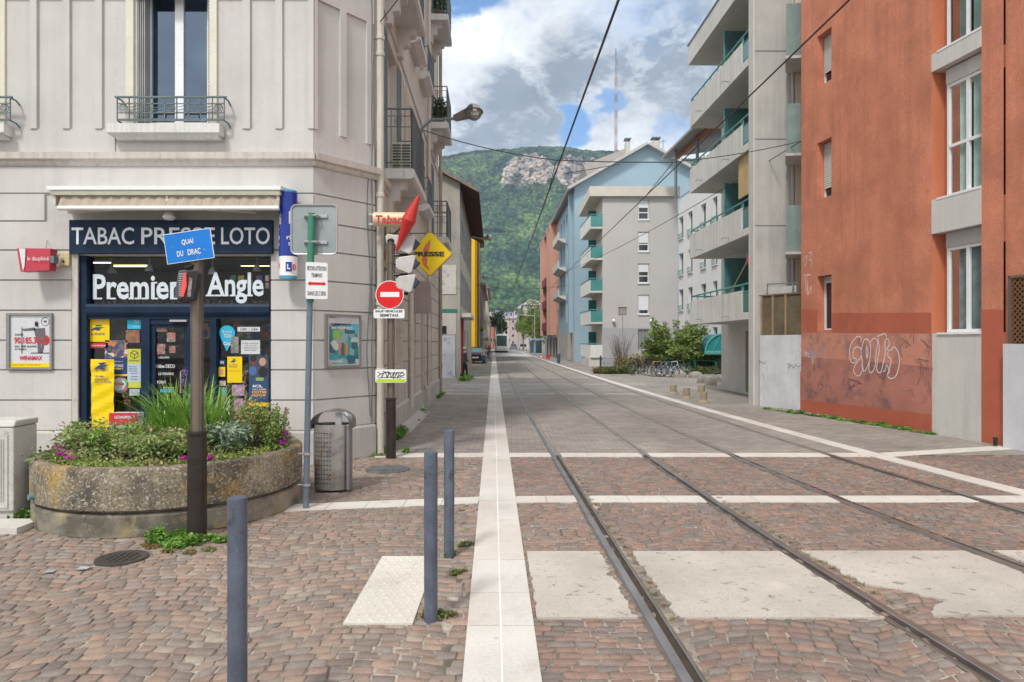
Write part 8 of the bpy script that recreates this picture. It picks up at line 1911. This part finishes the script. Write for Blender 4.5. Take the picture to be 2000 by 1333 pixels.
# ================================================================ traffic signal pole with no entry sign
TY = 10.10; TX = (763.5-1000)/FPX*TY
P2 = signal_pole('dark brown pole at the building corner with traffic lights and no entry sign', TX, TY, .075, .885, .052, 3.2)
def T(px, py, d=0.0): return at(px, py, TY-d)
for i, py in enumerate((481, 519, 556)):
    lab = ('top grey white traffic light housing beside the red tobacco sign', 'middle grey white traffic light housing on the pole', 'lowest grey white traffic light housing behind the no entry sign')[i]
    t = thing('traffic_light', lab, 'traffic light', T(796, py+16), 'traffic light housings on the corner pole'); ft2 = F(0, TY, 1, 0); a0 = ft2.a; z_ = ft2.z
    m_h = M('weathered white plastic', (.50, .48, .47), .5, var=.12, vs=4, streak=.15)
    mb = MB(); prf = [(775, py-9), (781, py-15), (811, py-19), (814, py-17), (806, py+15), (800, py+17), (779, py+9), (775, py+4)]
    mb.prism([ft2.P(a0(x), z_(y), -.10) for x, y in prf], (0, -.20, 0)); mb.build('housing', m_h, t, bevel=.02)
    mb = MB(); mb.prism([ft2.P(a0(x), z_(y), -.085) for x, y in ((811, py-14), (820, py-6), (812, py+4), (806, py+9))], (0, -.17, 0)); mb.build('visor', M('blue black visor', (.03, .04, .07), .5), t)
    mb = MB(); mb.tube([ft2.P(a0(757), z_(py+18), 0), ft2.P(a0(797), z_(py+18), 0)], .022, 8); mb.tube([ft2.P(a0(762), z_(py+18), 0), ft2.P(a0(764), z_(py-4), .03), ft2.P(a0(778), z_(py), 0)], .014, 6); mb.build('clamp', m_black, t, smooth=True)
    if i == 0: mb = MB(); mb.prism([ft2.P(a0(x), z_(y), -.15) for x, y in ((752, 462), (757, 457), (780, 460), (785, 478), (770, 483), (755, 478))], (0, -.16, 0)); mb.build('rear_housing', m_h, t, bevel=.02)
ne = thing('no_entry_sign', 'round red no entry sign with a white bar on the corner pole', 'road sign', T(761, 603)); fn = F(0, TY-.09, 1, 0); ca_, cz_ = fn.a(761), fn.z(576)
for r, d0, d1, m_, nm_ in ((.208, -.012, 0, m_wht, 'rim'), (.197, -.004, .003, m_red, 'red_face')): mb = MB(); mb.disc(fn, ca_, cz_, r, d0, d1, 40); mb.build(nm_, m_, ne)
mb = MB(); mb.fbox(fn, fn.a(743), fn.a(780), fn.z(580.5), fn.z(571), .002, .005); mb.build('white_bar', m_wht, ne); mb = MB(); mb.box(TX-.03, TX+.03, TY-.08, TY-.03, cz_-.1, cz_+.1); mb.build('bracket', m_galv, ne)
pv = thing('supplementary_sign', 'white plate reading SAUF VEHICULES SEMITAG under the no entry sign', 'sign', T(760, 622)); rrect(fn, fn.a(729.5), fn.a(790), fn.z(622), fn.z(604), .025, -.012, 0).build('plate', m_wht, pv)
lettering(pv, 'SAUF VEHICULES', fn, fn.a(733), fn.a(786), fn.z(610.5), fn.z(606), .001, m_blackp, .03); lettering(pv, 'SEMITAG', fn, fn.a(742), fn.a(778), fn.z(619), fn.z(613.5), .001, m_blackp, .03)
mb = MB(); mb.box(TX-.03, TX+.03, TY-.08, TY-.03, fn.z(617), fn.z(609)); mb.build('bracket', m_galv, pv)
pg = thing('tagged_sign', 'white and lime green plate covered with a black scrawl, lower on the corner pole', 'sign', T(763, 748)); rrect(fn, fn.a(733), fn.a(793.5), fn.z(748), fn.z(722), .025, -.012, 0).build('plate', m_wht, pg)
mb = MB(); mb.fbox(fn, fn.a(735), fn.a(792), fn.z(747), fn.z(741), .0, .002); mb.build('lime_band', M('lime green', (.42, .58, .03), .5), pg)
for pts in ([(738, 727), (743, 731), (737, 736), (748, 729), (745, 738), (752, 727), (756, 738)], [(752, 729), (760, 727), (755, 739), (762, 729), (764, 738), (770, 727), (768, 740), (776, 729)], [(772, 732), (779, 728), (776, 739), (784, 729), (790, 733), (781, 735), (789, 738)], [(739, 738.5), (760, 737.5), (783, 739)], [(748, 726), (765, 729), (788, 727)]): graf([(x, y) for x, y in pts], .010, m_blackp, 'scrawl', pg, 1.0, 0, 0, fn, .002)

# ================================================================ people
m_skin = M('skin', (.42, .25, .18), .6, var=.05)
def person(label, base, H, pose, top, bottom, shoe, hair, rz=0.0, hat=None, group=None, arms=((-.1, 0), (.1, 0)), stride=.12, bare_arms=False):
    """pose: lean; arms: per side (swing forward, elbow bend)"""
    b = Vector(base); t = thing('person', label, 'person', b, group, rz); rot = Matrix.Rotation(rz, 4, 'Z'); k = H
    J = {}; J['pel'] = (0, 0, .52); J['waist'] = (0, 0, .60); J['chest'] = (0, -.005, .74); J['neck'] = (0, 0, .825); J['head0'] = (0, -.01, .885); J['head1'] = (0, -.012, .955)
    E = [('pel', 'waist'), ('waist', 'chest'), ('chest', 'neck'), ('neck', 'head0'), ('head0', 'head1')]
    Rr = {'pel': (.085, .065), 'waist': (.075, .055), 'chest': (.09, .06), 'neck': (.032, .032), 'head0': (.047, .055), 'head1': (.044, .052)}
    for i, s in enumerate((-1, 1)):
        f = stride*s; sw, el = arms[i]
        J['hip%d' % i] = (s*.055, 0, .49); J['knee%d' % i] = (s*.060, -f*.55-.01, .275); J['ank%d' % i] = (s*.062, -f+(.03 if f < 0 else 0), .045+(.02 if f < 0 else 0)); J['toe%d' % i] = (s*.068, -f-.075, .02)
        J['sh%d' % i] = (s*.105, 0, .80); J['elb%d' % i] = (s*.135, -sw*.10+.01, .635); J['wr%d' % i] = (s*.14, -sw*.22-el*.16, .50+el*.13); J['hand%d' % i] = (s*.135, -sw*.25-el*.22, .455+el*.16)
        E += [('pel', 'hip%d' % i), ('hip%d' % i, 'knee%d' % i), ('knee%d' % i, 'ank%d' % i), ('ank%d' % i, 'toe%d' % i), ('chest', 'sh%d' % i), ('sh%d' % i, 'elb%d' % i), ('elb%d' % i, 'wr%d' % i), ('wr%d' % i, 'hand%d' % i)]
        Rr.update({'hip%d' % i: (.058, .058), 'knee%d' % i: (.036, .036), 'ank%d' % i: (.024, .024), 'toe%d' % i: (.022, .018), 'sh%d' % i: (.036, .036), 'elb%d' % i: (.026, .026), 'wr%d' % i: (.018, .018), 'hand%d' % i: (.020, .013)})
    names = list(J); me = bpy.data.meshes.new('person_body'); me.from_pydata([Vector(J[n_])*k for n_ in names], [(names.index(a), names.index(c)) for a, c in E], [])
    o = bpy.data.objects.new('body', me); sc.collection.objects.link(o); o.modifiers.new('skin', 'SKIN'); ss = o.modifiers.new('sub', 'SUBSURF'); ss.levels = 2; ss.render_levels = 2
    for i, n_ in enumerate(names): sv = me.skin_vertices[0].data[i]; sv.radius = (Rr[n_][0]*k, Rr[n_][1]*k); sv.use_root = (n_ == 'pel')
    dg = bpy.context.evaluated_depsgraph_get(); m2 = bpy.data.meshes.new_from_object(o.evaluated_get(dg)); bpy.data.objects.remove(o)
    m2.name = 'body'; [m2.materials.append(x) for x in (m_skin, top, bottom, shoe)]
    for pl in m2.polygons:
        c = pl.center/k; ax_ = abs(c.x)
        pl.material_index = 3 if c.z < .05 else 2 if c.z < .525 and ax_ < .115 else 0 if c.z > .83 or (ax_ > .11 and (c.z < .52+.0 or (bare_arms and c.z < .70))) else 1
        pl.use_smooth = True
    o = bpy.data.objects.new('body', m2); sc.collection.objects.link(o); o.parent = t; WM[o.name] = WM[t.name].copy()
    W_ = lambda v: WM[t.name] @ (Vector(v)*k)
    mb = MB(); c = W_((0, .006, .94)); mb.sphere(c, .052*k, .06*k, .05*k, 12, 8); mb.build('hair', hair, t, smooth=True)
    mb = MB()
    for s in (-1, 1):
        mb.sphere(W_((s*.018, -.062, .925)), .006*k, .006*k, .005*k, 6, 4)
    mb.build('eye', m_black, t); mb = MB(); mb.sphere(W_((0, -.066, .912)), .008*k, .012*k, .012*k, 6, 4); mb.build('nose', m_skin, t)
    mb = MB()
    for i, s in enumerate((-1, 1)):
        h = Vector(J['hand%d' % i])
        for q in range(4): a = h+Vector((s*-.004+(q-1.5)*.007, 0, -.012)); mb.tube([W_(a), W_(a+Vector((0, -.004, -.016))), W_(a+Vector((-s*.003, -.010, -.028+.003*abs(q-1.5))))], .0045*k, 5)
        mb.tube([W_(h+Vector((-s*.012, -.008, .008))), W_(h+Vector((-s*.020, -.014, -.010)))], .005*k, 5)
    mb.build('fingers', m_skin, t)
    if hat is not None: mb = MB(); mb.lathe(W_((0, .0, .955)), [(.085*k, -.004*k), (.085*k, .004*k), (.052*k, .008*k), (.05*k, .04*k), (.03*k, .052*k)], 16); mb.build('hat', hat, t, smooth=True)
    return t
C_ = lambda n_, c: M(n_, c, .85, var=.12, vs=12)
p = gnd(908, 741); person('person in dark clothes and a pale hat standing by the cement house', (p.x, p.y, 0), 1.50, 0, C_('charcoal jacket', (.035, .04, .05)), C_('black trousers', (.012, .013, .018)), m_black, C_('grey hair', (.2, .19, .18)), rz=R(75), hat=C_('pale straw hat', (.40, .38, .33)), arms=((.15, .25), (.1, .35)), stride=.05)
p = gnd(945.5, 714); person('person in a pale top and blue jeans walking towards the camera on the left pavement', (p.x, p.y, 0), 1.45, 0, C_('pale lilac shirt', (.45, .44, .52)), C_('blue jeans', (.05, .13, .24)), m_black, C_('brown hair', (.12, .07, .04)), rz=R(10), arms=((.5, .3), (-.5, .3)), stride=.13, bare_arms=True)
p = gnd(955.5, 699.5); person('person in a violet top walking behind the one in blue jeans', (p.x, p.y, 0), 1.5, 0, C_('violet shirt', (.22, .15, .35)), C_('grey trousers', (.12, .12, .14)), m_black, C_('dark hair', (.03, .02, .02)), rz=R(-10), arms=((.4, .2), (-.3, .2)), stride=.1)
p = gnd(950, 701); person('person in a yellow and black top beside the one in violet', (p.x, p.y, 0), 1.5, 0, C_('ochre shirt', (.45, .28, .04)), C_('dark trousers', (.04, .03, .04)), m_black, C_('dark hair', (.03, .02, .02)), rz=R(30), stride=.1)
p = gnd(939, 697); person('person in black standing near the shops beyond the parked car', (p.x, p.y, 0), 1.5, 0, C_('charcoal jacket', (.035, .04, .05)), C_('black trousers', (.012, .013, .018)), m_black, C_('dark hair', (.03, .02, .02)), stride=.06)

# ================================================================ tram
Yt_ = 118.0; tcx = at(980, 0, Yt_).x; TR = thing('tram', 'silver grey tram with a big dark windscreen coming up the near track', 'tram', (tcx, Yt_+15, 0)); Wt, Ht = 1.15, 3.25
m_silver = M('silver grey tram body', (.60, .60, .61), .35, var=.05)
def tsec(y, w, z0, z1, r): return [(tcx-w, y, z0), (tcx+w, y, z0), (tcx+w, y, z1-r), (tcx+w-r, y, z1), (tcx-w+r, y, z1), (tcx-w, y, z1-r)]
secs = [tsec(Yt_-.15, .80, .35, 1.05, .05), tsec(Yt_, 1.0, .28, 1.5, .1), tsec(Yt_+.45, 1.10, .25, 2.6, .25), tsec(Yt_+1.0, Wt, .25, 3.15, .35), tsec(Yt_+1.6, Wt, .25, Ht, .4), tsec(Yt_+32, Wt, .25, Ht, .4)]
mb = MB(); n = 6; vs = [v for s in secs for v in s]; fs = []
for i in range(len(secs)-1):
    for k in range(n): fs.append((i*n+k, i*n+(k+1) % n, (i+1)*n+(k+1) % n, (i+1)*n+k))
fs += [tuple(range(n))[::-1], tuple(range((len(secs)-1)*n, len(secs)*n))]; 
yb_ = DX*32; vs = [Vector(v)+Vector((DX*(v[1]-Yt_), 0, 0)) for v in vs]; mb.add(vs, fs); mb.build('body', m_silver, TR)
mb = MB(); mb.hexa([(tcx-.86, Yt_-.16, 1.15), (tcx+.86, Yt_-.16, 1.15), (tcx+.86, Yt_+.1, 1.15), (tcx-.86, Yt_+.1, 1.15), (tcx-.88, Yt_+.35, 2.92), (tcx+.88, Yt_+.35, 2.92), (tcx+.88, Yt_+.95, 2.98), (tcx-.88, Yt_+.95, 2.98)]); ws2 = mb.build('windscreen', M('dark green tinted windscreen', (.012, .06, .045), .35, var=.3, vs=1.5, spec=.4), TR)
mb = MB(); mb.tube([(tcx-.15, Yt_-.05, 1.2), (tcx+.2, Yt_+.25, 1.9)], .025, 4); mb.build('wiper', m_black, ws2)
mb = MB(); mb.hexa([(tcx-.75, Yt_-.2, .75), (tcx+.75, Yt_-.2, .75), (tcx+.78, Yt_-.02, .75), (tcx-.78, Yt_-.02, .75), (tcx-.7, Yt_-.2, 1.12), (tcx+.7, Yt_-.2, 1.12), (tcx+.78, Yt_, 1.13), (tcx-.78, Yt_, 1.13)]); mb.build('bumper_panel', m_wht, TR)
for s in (-1, 1):
    mb = MB(); mb.hexa([(tcx+s*.78-.1, Yt_-.12, .85), (tcx+s*.78+.1, Yt_-.12, .85), (tcx+s*.78+.1, Yt_+.05, .85), (tcx+s*.78-.1, Yt_+.05, .85), (tcx+s*.80-.08, Yt_-.10, 1.1), (tcx+s*.80+.1, Yt_-.06, 1.1), (tcx+s*.80+.1, Yt_+.1, 1.1), (tcx+s*.80-.08, Yt_+.1, 1.1)]); mb.build('headlight', M('headlamp glass', (.5, .52, .55), .1), TR)
    mb = MB(); mb.tube([(tcx+s*1.1, Yt_+.8, 2.4), (tcx+s*1.32, Yt_+.5, 2.3)], .02, 4); mb.box(tcx+s*1.32-.05, tcx+s*1.32+.05, Yt_+.46, Yt_+.54, 1.9, 2.35); mb.build('mirror', m_black, TR)
    for k in range(6): mb = MB(); x = tcx+s*(Wt+.004)+DX*(2+k*5); mb.box(x-.01, x+.01, Yt_+2+k*5, Yt_+6+k*5, 1.25, 2.6); mb.build('side_window', darkglass(), TR)
mb = MB(); mb.box(tcx-.95, tcx+.95, Yt_+.1, Yt_+30, .06, .25); mb.build('underskirt', m_black, TR)
mb = MB(); mb.tube([(tcx-.1, Yt_+8, 3.3), (tcx-.1, Yt_+9.5, 4.4), (tcx-.1, Yt_+8, 5.9)], .06, 4); mb.build('pantograph', m_iron, TR)
# ================================================================ parked car seen from behind
p = gnd(928.5, 711); cx0, cy0 = p.x, p.y; CR = thing('parked_car', 'dark plum hatchback parked with its back to the camera in front of the yellow wall', 'car', (cx0, cy0+2, 0)); w = .72
m_car = M('dark plum car paint', (.035, .012, .022), .25, var=.05, spec=.6)
def csec(y, w0, z0, w1, z1): return [(cx0-w0, y, z0), (cx0+w0, y, z0), (cx0+w0*1.02, y, z0+.35), (cx0+w1, y, z1), (cx0-w1, y, z1), (cx0-w0*1.02, y, z0+.35)]
secs = [csec(cy0, w*.92, .28, w*.85, .72), csec(cy0+.12, w, .24, w*.9, .88), csec(cy0+.45, w, .22, w*.74, 1.32), csec(cy0+1.0, w, .22, w*.72, 1.38), csec(cy0+2.2, w, .22, w*.72, 1.34), csec(cy0+2.9, w, .22, w*.86, .92), csec(cy0+3.7, w*.95, .24, w*.8, .7)]
mb = MB(); vs = [v for s in secs for v in s]; fs = []
for i in range(len(secs)-1):
    for k in range(6): fs.append((i*6+k, i*6+(k+1) % 6, (i+1)*6+(k+1) % 6, (i+1)*6+k))
fs += [tuple(range(6))[::-1], tuple(range(36, 42))]; mb.add(vs, fs); mb.build('body', m_car, CR, smooth=False, bevel=.04)
mb = MB(); mb.hexa([(cx0-.55, cy0+.13, .92), (cx0+.55, cy0+.13, .92), (cx0+.55, cy0+.2, .92), (cx0-.55, cy0+.2, .92), (cx0-.47, cy0+.40, 1.26), (cx0+.47, cy0+.40, 1.26), (cx0+.47, cy0+.5, 1.26), (cx0-.47, cy0+.5, 1.26)]); mb.build('rear_window', M('pale reflecting rear glass', (.10, .22, .20), .08, spec=1, metal=.3), CR)
for s in (-1, 1):
    mb = MB(); mb.box(cx0+s*.57-.10, cx0+s*.57+.10, cy0-.02, cy0+.12, .66, .82); mb.build('tail_light', M('tail lamp', (.35, .01, .03), .2), CR)
    for yy in (.6, 3.0): mb = MB(); mb.torus((cx0+s*.66, cy0+yy, .28), (1, 0, 0), .22, .07, 16, 6); wv = mb.build('tyre', m_rubber, CR); mb = MB(); mb.tube([(cx0+s*.62, cy0+yy, .28), (cx0+s*.70, cy0+yy, .28)], .17, 12); mb.build('rim', m_galv, wv)
mb = MB(); mb.box(cx0-.25, cx0+.25, cy0-.02, cy0, .46, .56); mb.build('number_plate', m_wht, CR); mb = MB(); mb.box(cx0-.70, cx0+.70, cy0-.06, cy0+.1, .26, .44); mb.build('bumper', m_black, CR)

# ================================================================ bicycles
def bicycle(label, base, rz, col, s=.93, fork=None):
    t = thing('bicycle', label, 'bicycle', base, 'bicycles parked along the rack', rz); Wm = WM[t.name]; P_ = lambda x, y, z: Wm @ Vector((x*s, y*s, z*s)); r = .33
    fm = M('bicycle paint %.2f %.2f %.2f' % col, col, .35, var=.05)
    hubs = {'rear': (-.52, 0, r), 'front': (.52, 0, r)}
    for nme, c in hubs.items():
        mb = MB(); mb.torus(P_(*c), Wm.to_3x3() @ Vector((0, 1, 0)), r*s*.97, .020*s, 24, 6); wv = mb.build('tyre', m_rubber, t, smooth=True); mb = MB(); mb.torus(P_(*c), Wm.to_3x3() @ Vector((0, 1, 0)), r*s*.90, .010*s, 24, 4)
        for k in range(14): a = 6.283*k/14; mb.tube([P_(*c), P_(c[0]+r*.9*math.cos(a), 0, c[2]+r*.9*math.sin(a))], .0025, 3, False)
        mb.tube([P_(c[0], -.04, c[2]), P_(c[0], .04, c[2])], .02, 6); mb.build('wheel', m_galv, wv)
    bb, st, hd, hd2 = (-.08, 0, .28), (-.22, 0, .78), (.36, 0, .82), (.40, 0, .66)
    mb = MB()
    for a, b_, q in ((bb, st, .016), (st, hd, .016), (bb, hd2, .020), (hd, hd2, .02)): mb.tube([P_(*a), P_(*b_)], q, 6)
    for y in (-.04, .04):
        mb.tube([P_(bb[0], y*.5, bb[2]), P_(-.52, y, r)], .009, 5); mb.tube([P_(st[0], y*.4, st[2]-.05), P_(-.52, y, r)], .008, 5); mb.tube([P_(hd2[0], y, hd2[2]), P_(.52, y, r)], .011, 5)
    mb.build('frame', fm, t)
    mb = MB(); mb.tube([P_(*st), P_(-.25, 0, .88)], .012, 6); mb.hexa([P_(-.40, -.07, .88), P_(-.40, .07, .88), P_(-.13, .02, .89), P_(-.13, -.02, .89), P_(-.40, -.07, .93), P_(-.40, .07, .93), P_(-.13, .02, .92), P_(-.13, -.02, .92)]); mb.build('saddle', m_black, t, bevel=.01)
    mb = MB(); mb.tube([P_(*hd), P_(.34, 0, .95), P_(.42, 0, .97)], .012, 6); mb.tube([P_(.36, -.28, .99), P_(.42, -.1, .97), P_(.42, .1, .97), P_(.36, .28, .99)], .011, 6); mb.build('handlebar', m_black, t)
    mb = MB(); mb.torus(P_(bb[0], -.03, bb[2]), Wm.to_3x3() @ Vector((0, 1, 0)), .08*s, .012, 14, 4); mb.tube([P_(bb[0], -.05, bb[2]), P_(bb[0]+.12, -.05, bb[2]-.12)], .01, 4); mb.tube([P_(bb[0], .05, bb[2]), P_(bb[0]-.12, .05, bb[2]+.12)], .01, 4)
    mb.box(*sorted((P_(bb[0]+.10, -.12, 0).x, P_(bb[0]+.16, -.05, 0).x)), *sorted((P_(bb[0], -.12, 0).y, P_(bb[0], -.05, 0).y+.02)), P_(0, 0, bb[2]-.13).z, P_(0, 0, bb[2]-.11).z); mb.build('crankset', m_galv, t)
    return t
bk_ = [(1252, 733, 20, (.02, .02, .025), 'black bicycle at the left end of the row with its wheel turned sideways'), (1270, 734, -62, (.03, .05, .16), 'dark blue bicycle, second from the left of the row'), (1281, 735, -55, (.55, .33, .03), 'yellow bicycle in the middle of the row'), (1289, 736.5, -50, (.05, .06, .08), 'dark bicycle right of the yellow one'),
       (1299, 737, -42, (.10, .18, .26), 'grey blue bicycle left of the silver one'), (1309, 736, -12, (.52, .53, .58), 'silver white bicycle at the front right of the row'), (1322, 732, -30, (.06, .10, .08), 'dark green bicycle at the right end of the row')]
for px, py, a, c_, lab in bk_: p = gnd(px, py); bicycle(lab, (p.x, p.y, 0), R(a), c_)
rk = thing('bicycle_rack', 'low metal rack holding the row of parked bicycles', 'bicycle rack', gnd(1290, 733)); mb = MB(); a, b = gnd(1245, 731), gnd(1330, 731)
mb.tube([a+Z*.25, b+Z*.25], .02, 5)
for k in range(7): q = a.lerp(b, k/6); mb.tube([q, q+Z*.4, q+Z*.4+Vector((.12, 0, 0)), q+Vector((.12, 0, 0))], .014, 4)
mb.build('rack_bars', m_galv, rk)

# ================================================================ far street furniture
def fpost(name, label, px, pyb, pyt, r, mat, cat='post', group=None, arm=None):
    p = gnd(px, pyb); h = (pyb-pyt)*p.y/FPX; t = thing(name, label, cat, p, group); mb = MB(); mb.tube([p, p+Z*h], r, 6, r2=r*.7); mb.build('pole', mat, t)
    if arm: mb = MB(); mb.tube([p+Z*h*.93, p+Z*h*.97+Vector((arm, 0, 0))], r*.6, 4); mb.build('arm', mat, t)
    return t
fpost('catenary_mast', 'thin pale catenary mast in front of the bright green street tree', 1044, 692, 612, .09, m_galv, 'mast', arm=-2.6)
fpost('street_post', 'dark post standing on the left pavement beyond the yellow wall', 933, 706, 640, .07, m_black)
ts = thing('tram_shelter', 'pale blue and white tram stop shelter under the trees on the right', 'shelter', (at(1046, 0, 96).x, 96, 0)); f = F(at(1032, 0, 96).x, 96, 1, 0); k9 = 96/FPX
mb = MB(); mb.fbox(f, 0, 30*k9, 2.1, 2.3, -2, .3); mb.build('roof', M('pale blue roof edge', (.25, .42, .55), .5), ts)
for a in (.1, 12*k9, 28*k9): mb = MB(); mb.fbox(f, a, a+.1, 0, 2.1, -.1, 0); mb.build('post', m_galv, ts)
mb = MB(); mb.fbox(f, 12*k9, 14.5*k9, .2, 2.0, 0, .08); mb.build('info_panel', M('sky blue panel', (.10, .35, .65), .5), ts); mb = MB(); mb.fbox(f, .2, 12*k9-.1, .2, 2.0, -1.9, -1.85); mb.fbox(f, 15*k9, 28*k9-.1, .2, 2.0, -1.9, -1.85); mb.build('glass_wall', M('greenish shelter glass', (.10, .17, .16), .1, spec=1), ts)
for i, (px, py, w, h, lab) in enumerate(((1071, 702, 8, 7, 'red orange crate standing by the pink building'), (1057, 701, 4, 6, 'small red and white cone beside the red crate'))):
    p = gnd(px, py); k9 = p.y/FPX; t = thing('crate' if i == 0 else 'traffic_cone', lab, 'crate' if i == 0 else 'cone', p)
    if i == 0: mb = MB(); mb.box(p.x-w/2*k9, p.x+w/2*k9, p.y, p.y+.5, .03, h*k9); mb.build('body', M('red orange plastic', (.60, .05, .02), .5), t, bevel=.03); mb = MB(); mb.box(p.x-w*.55*k9, p.x+w*.55*k9, p.y-.05, p.y+.55, h*k9, h*k9+.06); mb.build('rim', MATS['red orange plastic'], t)
    else: mb = MB(); mb.lathe(p, [(.17, .02), (.05, h*k9)], 12); mb.build('cone', MATS['red orange plastic'], t); mb = MB(); mb.lathe(p, [(.135, .15), (.10, .27)], 12, False); mb.build('band', m_wht, t)
q = gnd(1091, 711); t = thing('litter_bin', 'small dark litter bin in front of the grey ground floor on the right', 'litter bin', q); k9 = q.y/FPX; mb = MB(); mb.lathe(q, [(3.2*k9, .05), (3.6*k9, 18*k9)], 14); mb.build('drum', M('dark blue grey bin', (.06, .08, .11), .5), t); mb = MB(); mb.lathe(q, [(3.8*k9, 18*k9), (3.8*k9, 20*k9)], 14); mb.build('rim', m_iron, t)
q = gnd(1019, 679); t = thing('planter_box', 'dark planter box on the right pavement near the tram', 'planter', q); k9 = q.y/FPX; mb = MB(); mb.box(q.x, q.x+8*k9, q.y, q.y+1, .05, .9); mb.build('box', m_iron, t); mb = MB(); mb.box(q.x-.05, q.x+8*k9+.05, q.y-.05, q.y+1.05, .9, 1.0); mb.build('rim', m_black, t)
# shop signs of the far left row
for i, (px, py, w, h, Y, c_, lab) in enumerate(((946, 640, 4, 9, 76, (.65, .50, .03), 'yellow projecting shop sign high in the left row'), (951, 663, 6, 6, 84, (.45, .22, .04), 'ochre projecting sign above the walking people'), (937, 659, 7, 4, 70, (.20, .42, .40), 'pale green projecting sign beyond the parked car'), (941, 645, 5, 6, 74, (.05, .06, .10), 'dark projecting sign beyond the yellow wall'))):
    q = at(px, py, Y); k9 = Y/FPX; t = thing('projecting_sign', lab, 'sign', q, 'projecting shop signs in the left row'); mb = MB(); mb.box(q.x-w/2*k9, q.x+w/2*k9, Y-.06, Y+.06, q.z-h/2*k9, q.z+h/2*k9); mb.build('panel', M('sign colour %d' % i, c_, .5), t); mb = MB(); mb.tube([(q.x-w/2*k9-.3, Y, q.z), (q.x, Y, q.z)], .03, 4); mb.build('bracket', m_iron, t)
for i, (px, Y, c_, lab) in enumerate(((1022, 150, (.35, .36, .38), 'grey parked car far off on the right'), (945, 140, (.5, .5, .52), 'white parked car far off on the left'), (1003, 160, (.10, .12, .16), 'dark car far off right of the tram'))):
    x = at(px, 0, Y).x; t = thing('parked_car', lab, 'car', (x, Y, 0), 'distant cars'); m_ = M('far car paint %d' % i, c_, .3)
    mb = MB(); mb.hexa([(x-.8, Y, .25), (x+.8, Y, .25), (x+.8, Y+4, .25), (x-.8, Y+4, .25), (x-.78, Y+.1, .85), (x+.78, Y+.1, .85), (x+.78, Y+3.9, .8), (x-.78, Y+3.9, .8)]); mb.build('body', m_, t, bevel=.08)
    mb = MB(); mb.hexa([(x-.76, Y+.6, .85), (x+.76, Y+.6, .85), (x+.76, Y+3.2, .82), (x-.76, Y+3.2, .82), (x-.6, Y+1.1, 1.4), (x+.6, Y+1.1, 1.4), (x+.6, Y+2.6, 1.4), (x-.6, Y+2.6, 1.4)]); mb.build('cabin', darkglass(), t)
    for s in (-1, 1):
        for yy in (.8, 3.1): mb = MB(); mb.tube([(x+s*.7, Y+yy, .3), (x+s*.84, Y+yy, .3)], .3, 12); mb.build('wheel', m_rubber, t)

# ================================================================ pieces that stand apart become parts of their own
def split_islands(o):
    me = o.data; bm = bmesh.new(); bm.from_mesh(me); bm.verts.ensure_lookup_table(); seen = [-1]*len(bm.verts); n = 0
    for v in bm.verts:
        if seen[v.index] >= 0: continue
        st = [v]; seen[v.index] = n
        while st:
            x = st.pop()
            for e in x.link_edges:
                y = e.other_vert(x)
                if seen[y.index] < 0: seen[y.index] = n; st.append(y)
        n += 1
    bm.free()
    if n < 2: return
    for k in range(1, n):
        c = o.copy(); c.data = me.copy(); c.name = o.name.split('.')[0]; sc.collection.objects.link(c); b = bmesh.new(); b.from_mesh(c.data); b.verts.ensure_lookup_table()
        bmesh.ops.delete(b, geom=[b.verts[i] for i in range(len(seen)) if seen[i] != k], context='VERTS'); b.to_mesh(c.data); b.free()
    b = bmesh.new(); b.from_mesh(me); b.verts.ensure_lookup_table(); bmesh.ops.delete(b, geom=[b.verts[i] for i in range(len(seen)) if seen[i] != 0], context='VERTS'); b.to_mesh(me); b.free()
for o in [x for x in sc.objects if x.type == 'MESH' and x.name.split('.')[0] in ('console', 'sill', 'plinth', 'canopy_post', 'balcony_door', 'window_surround', 'pier_joint', 'clamp_band', 'eye')]:
    if not o.children: split_islands(o)
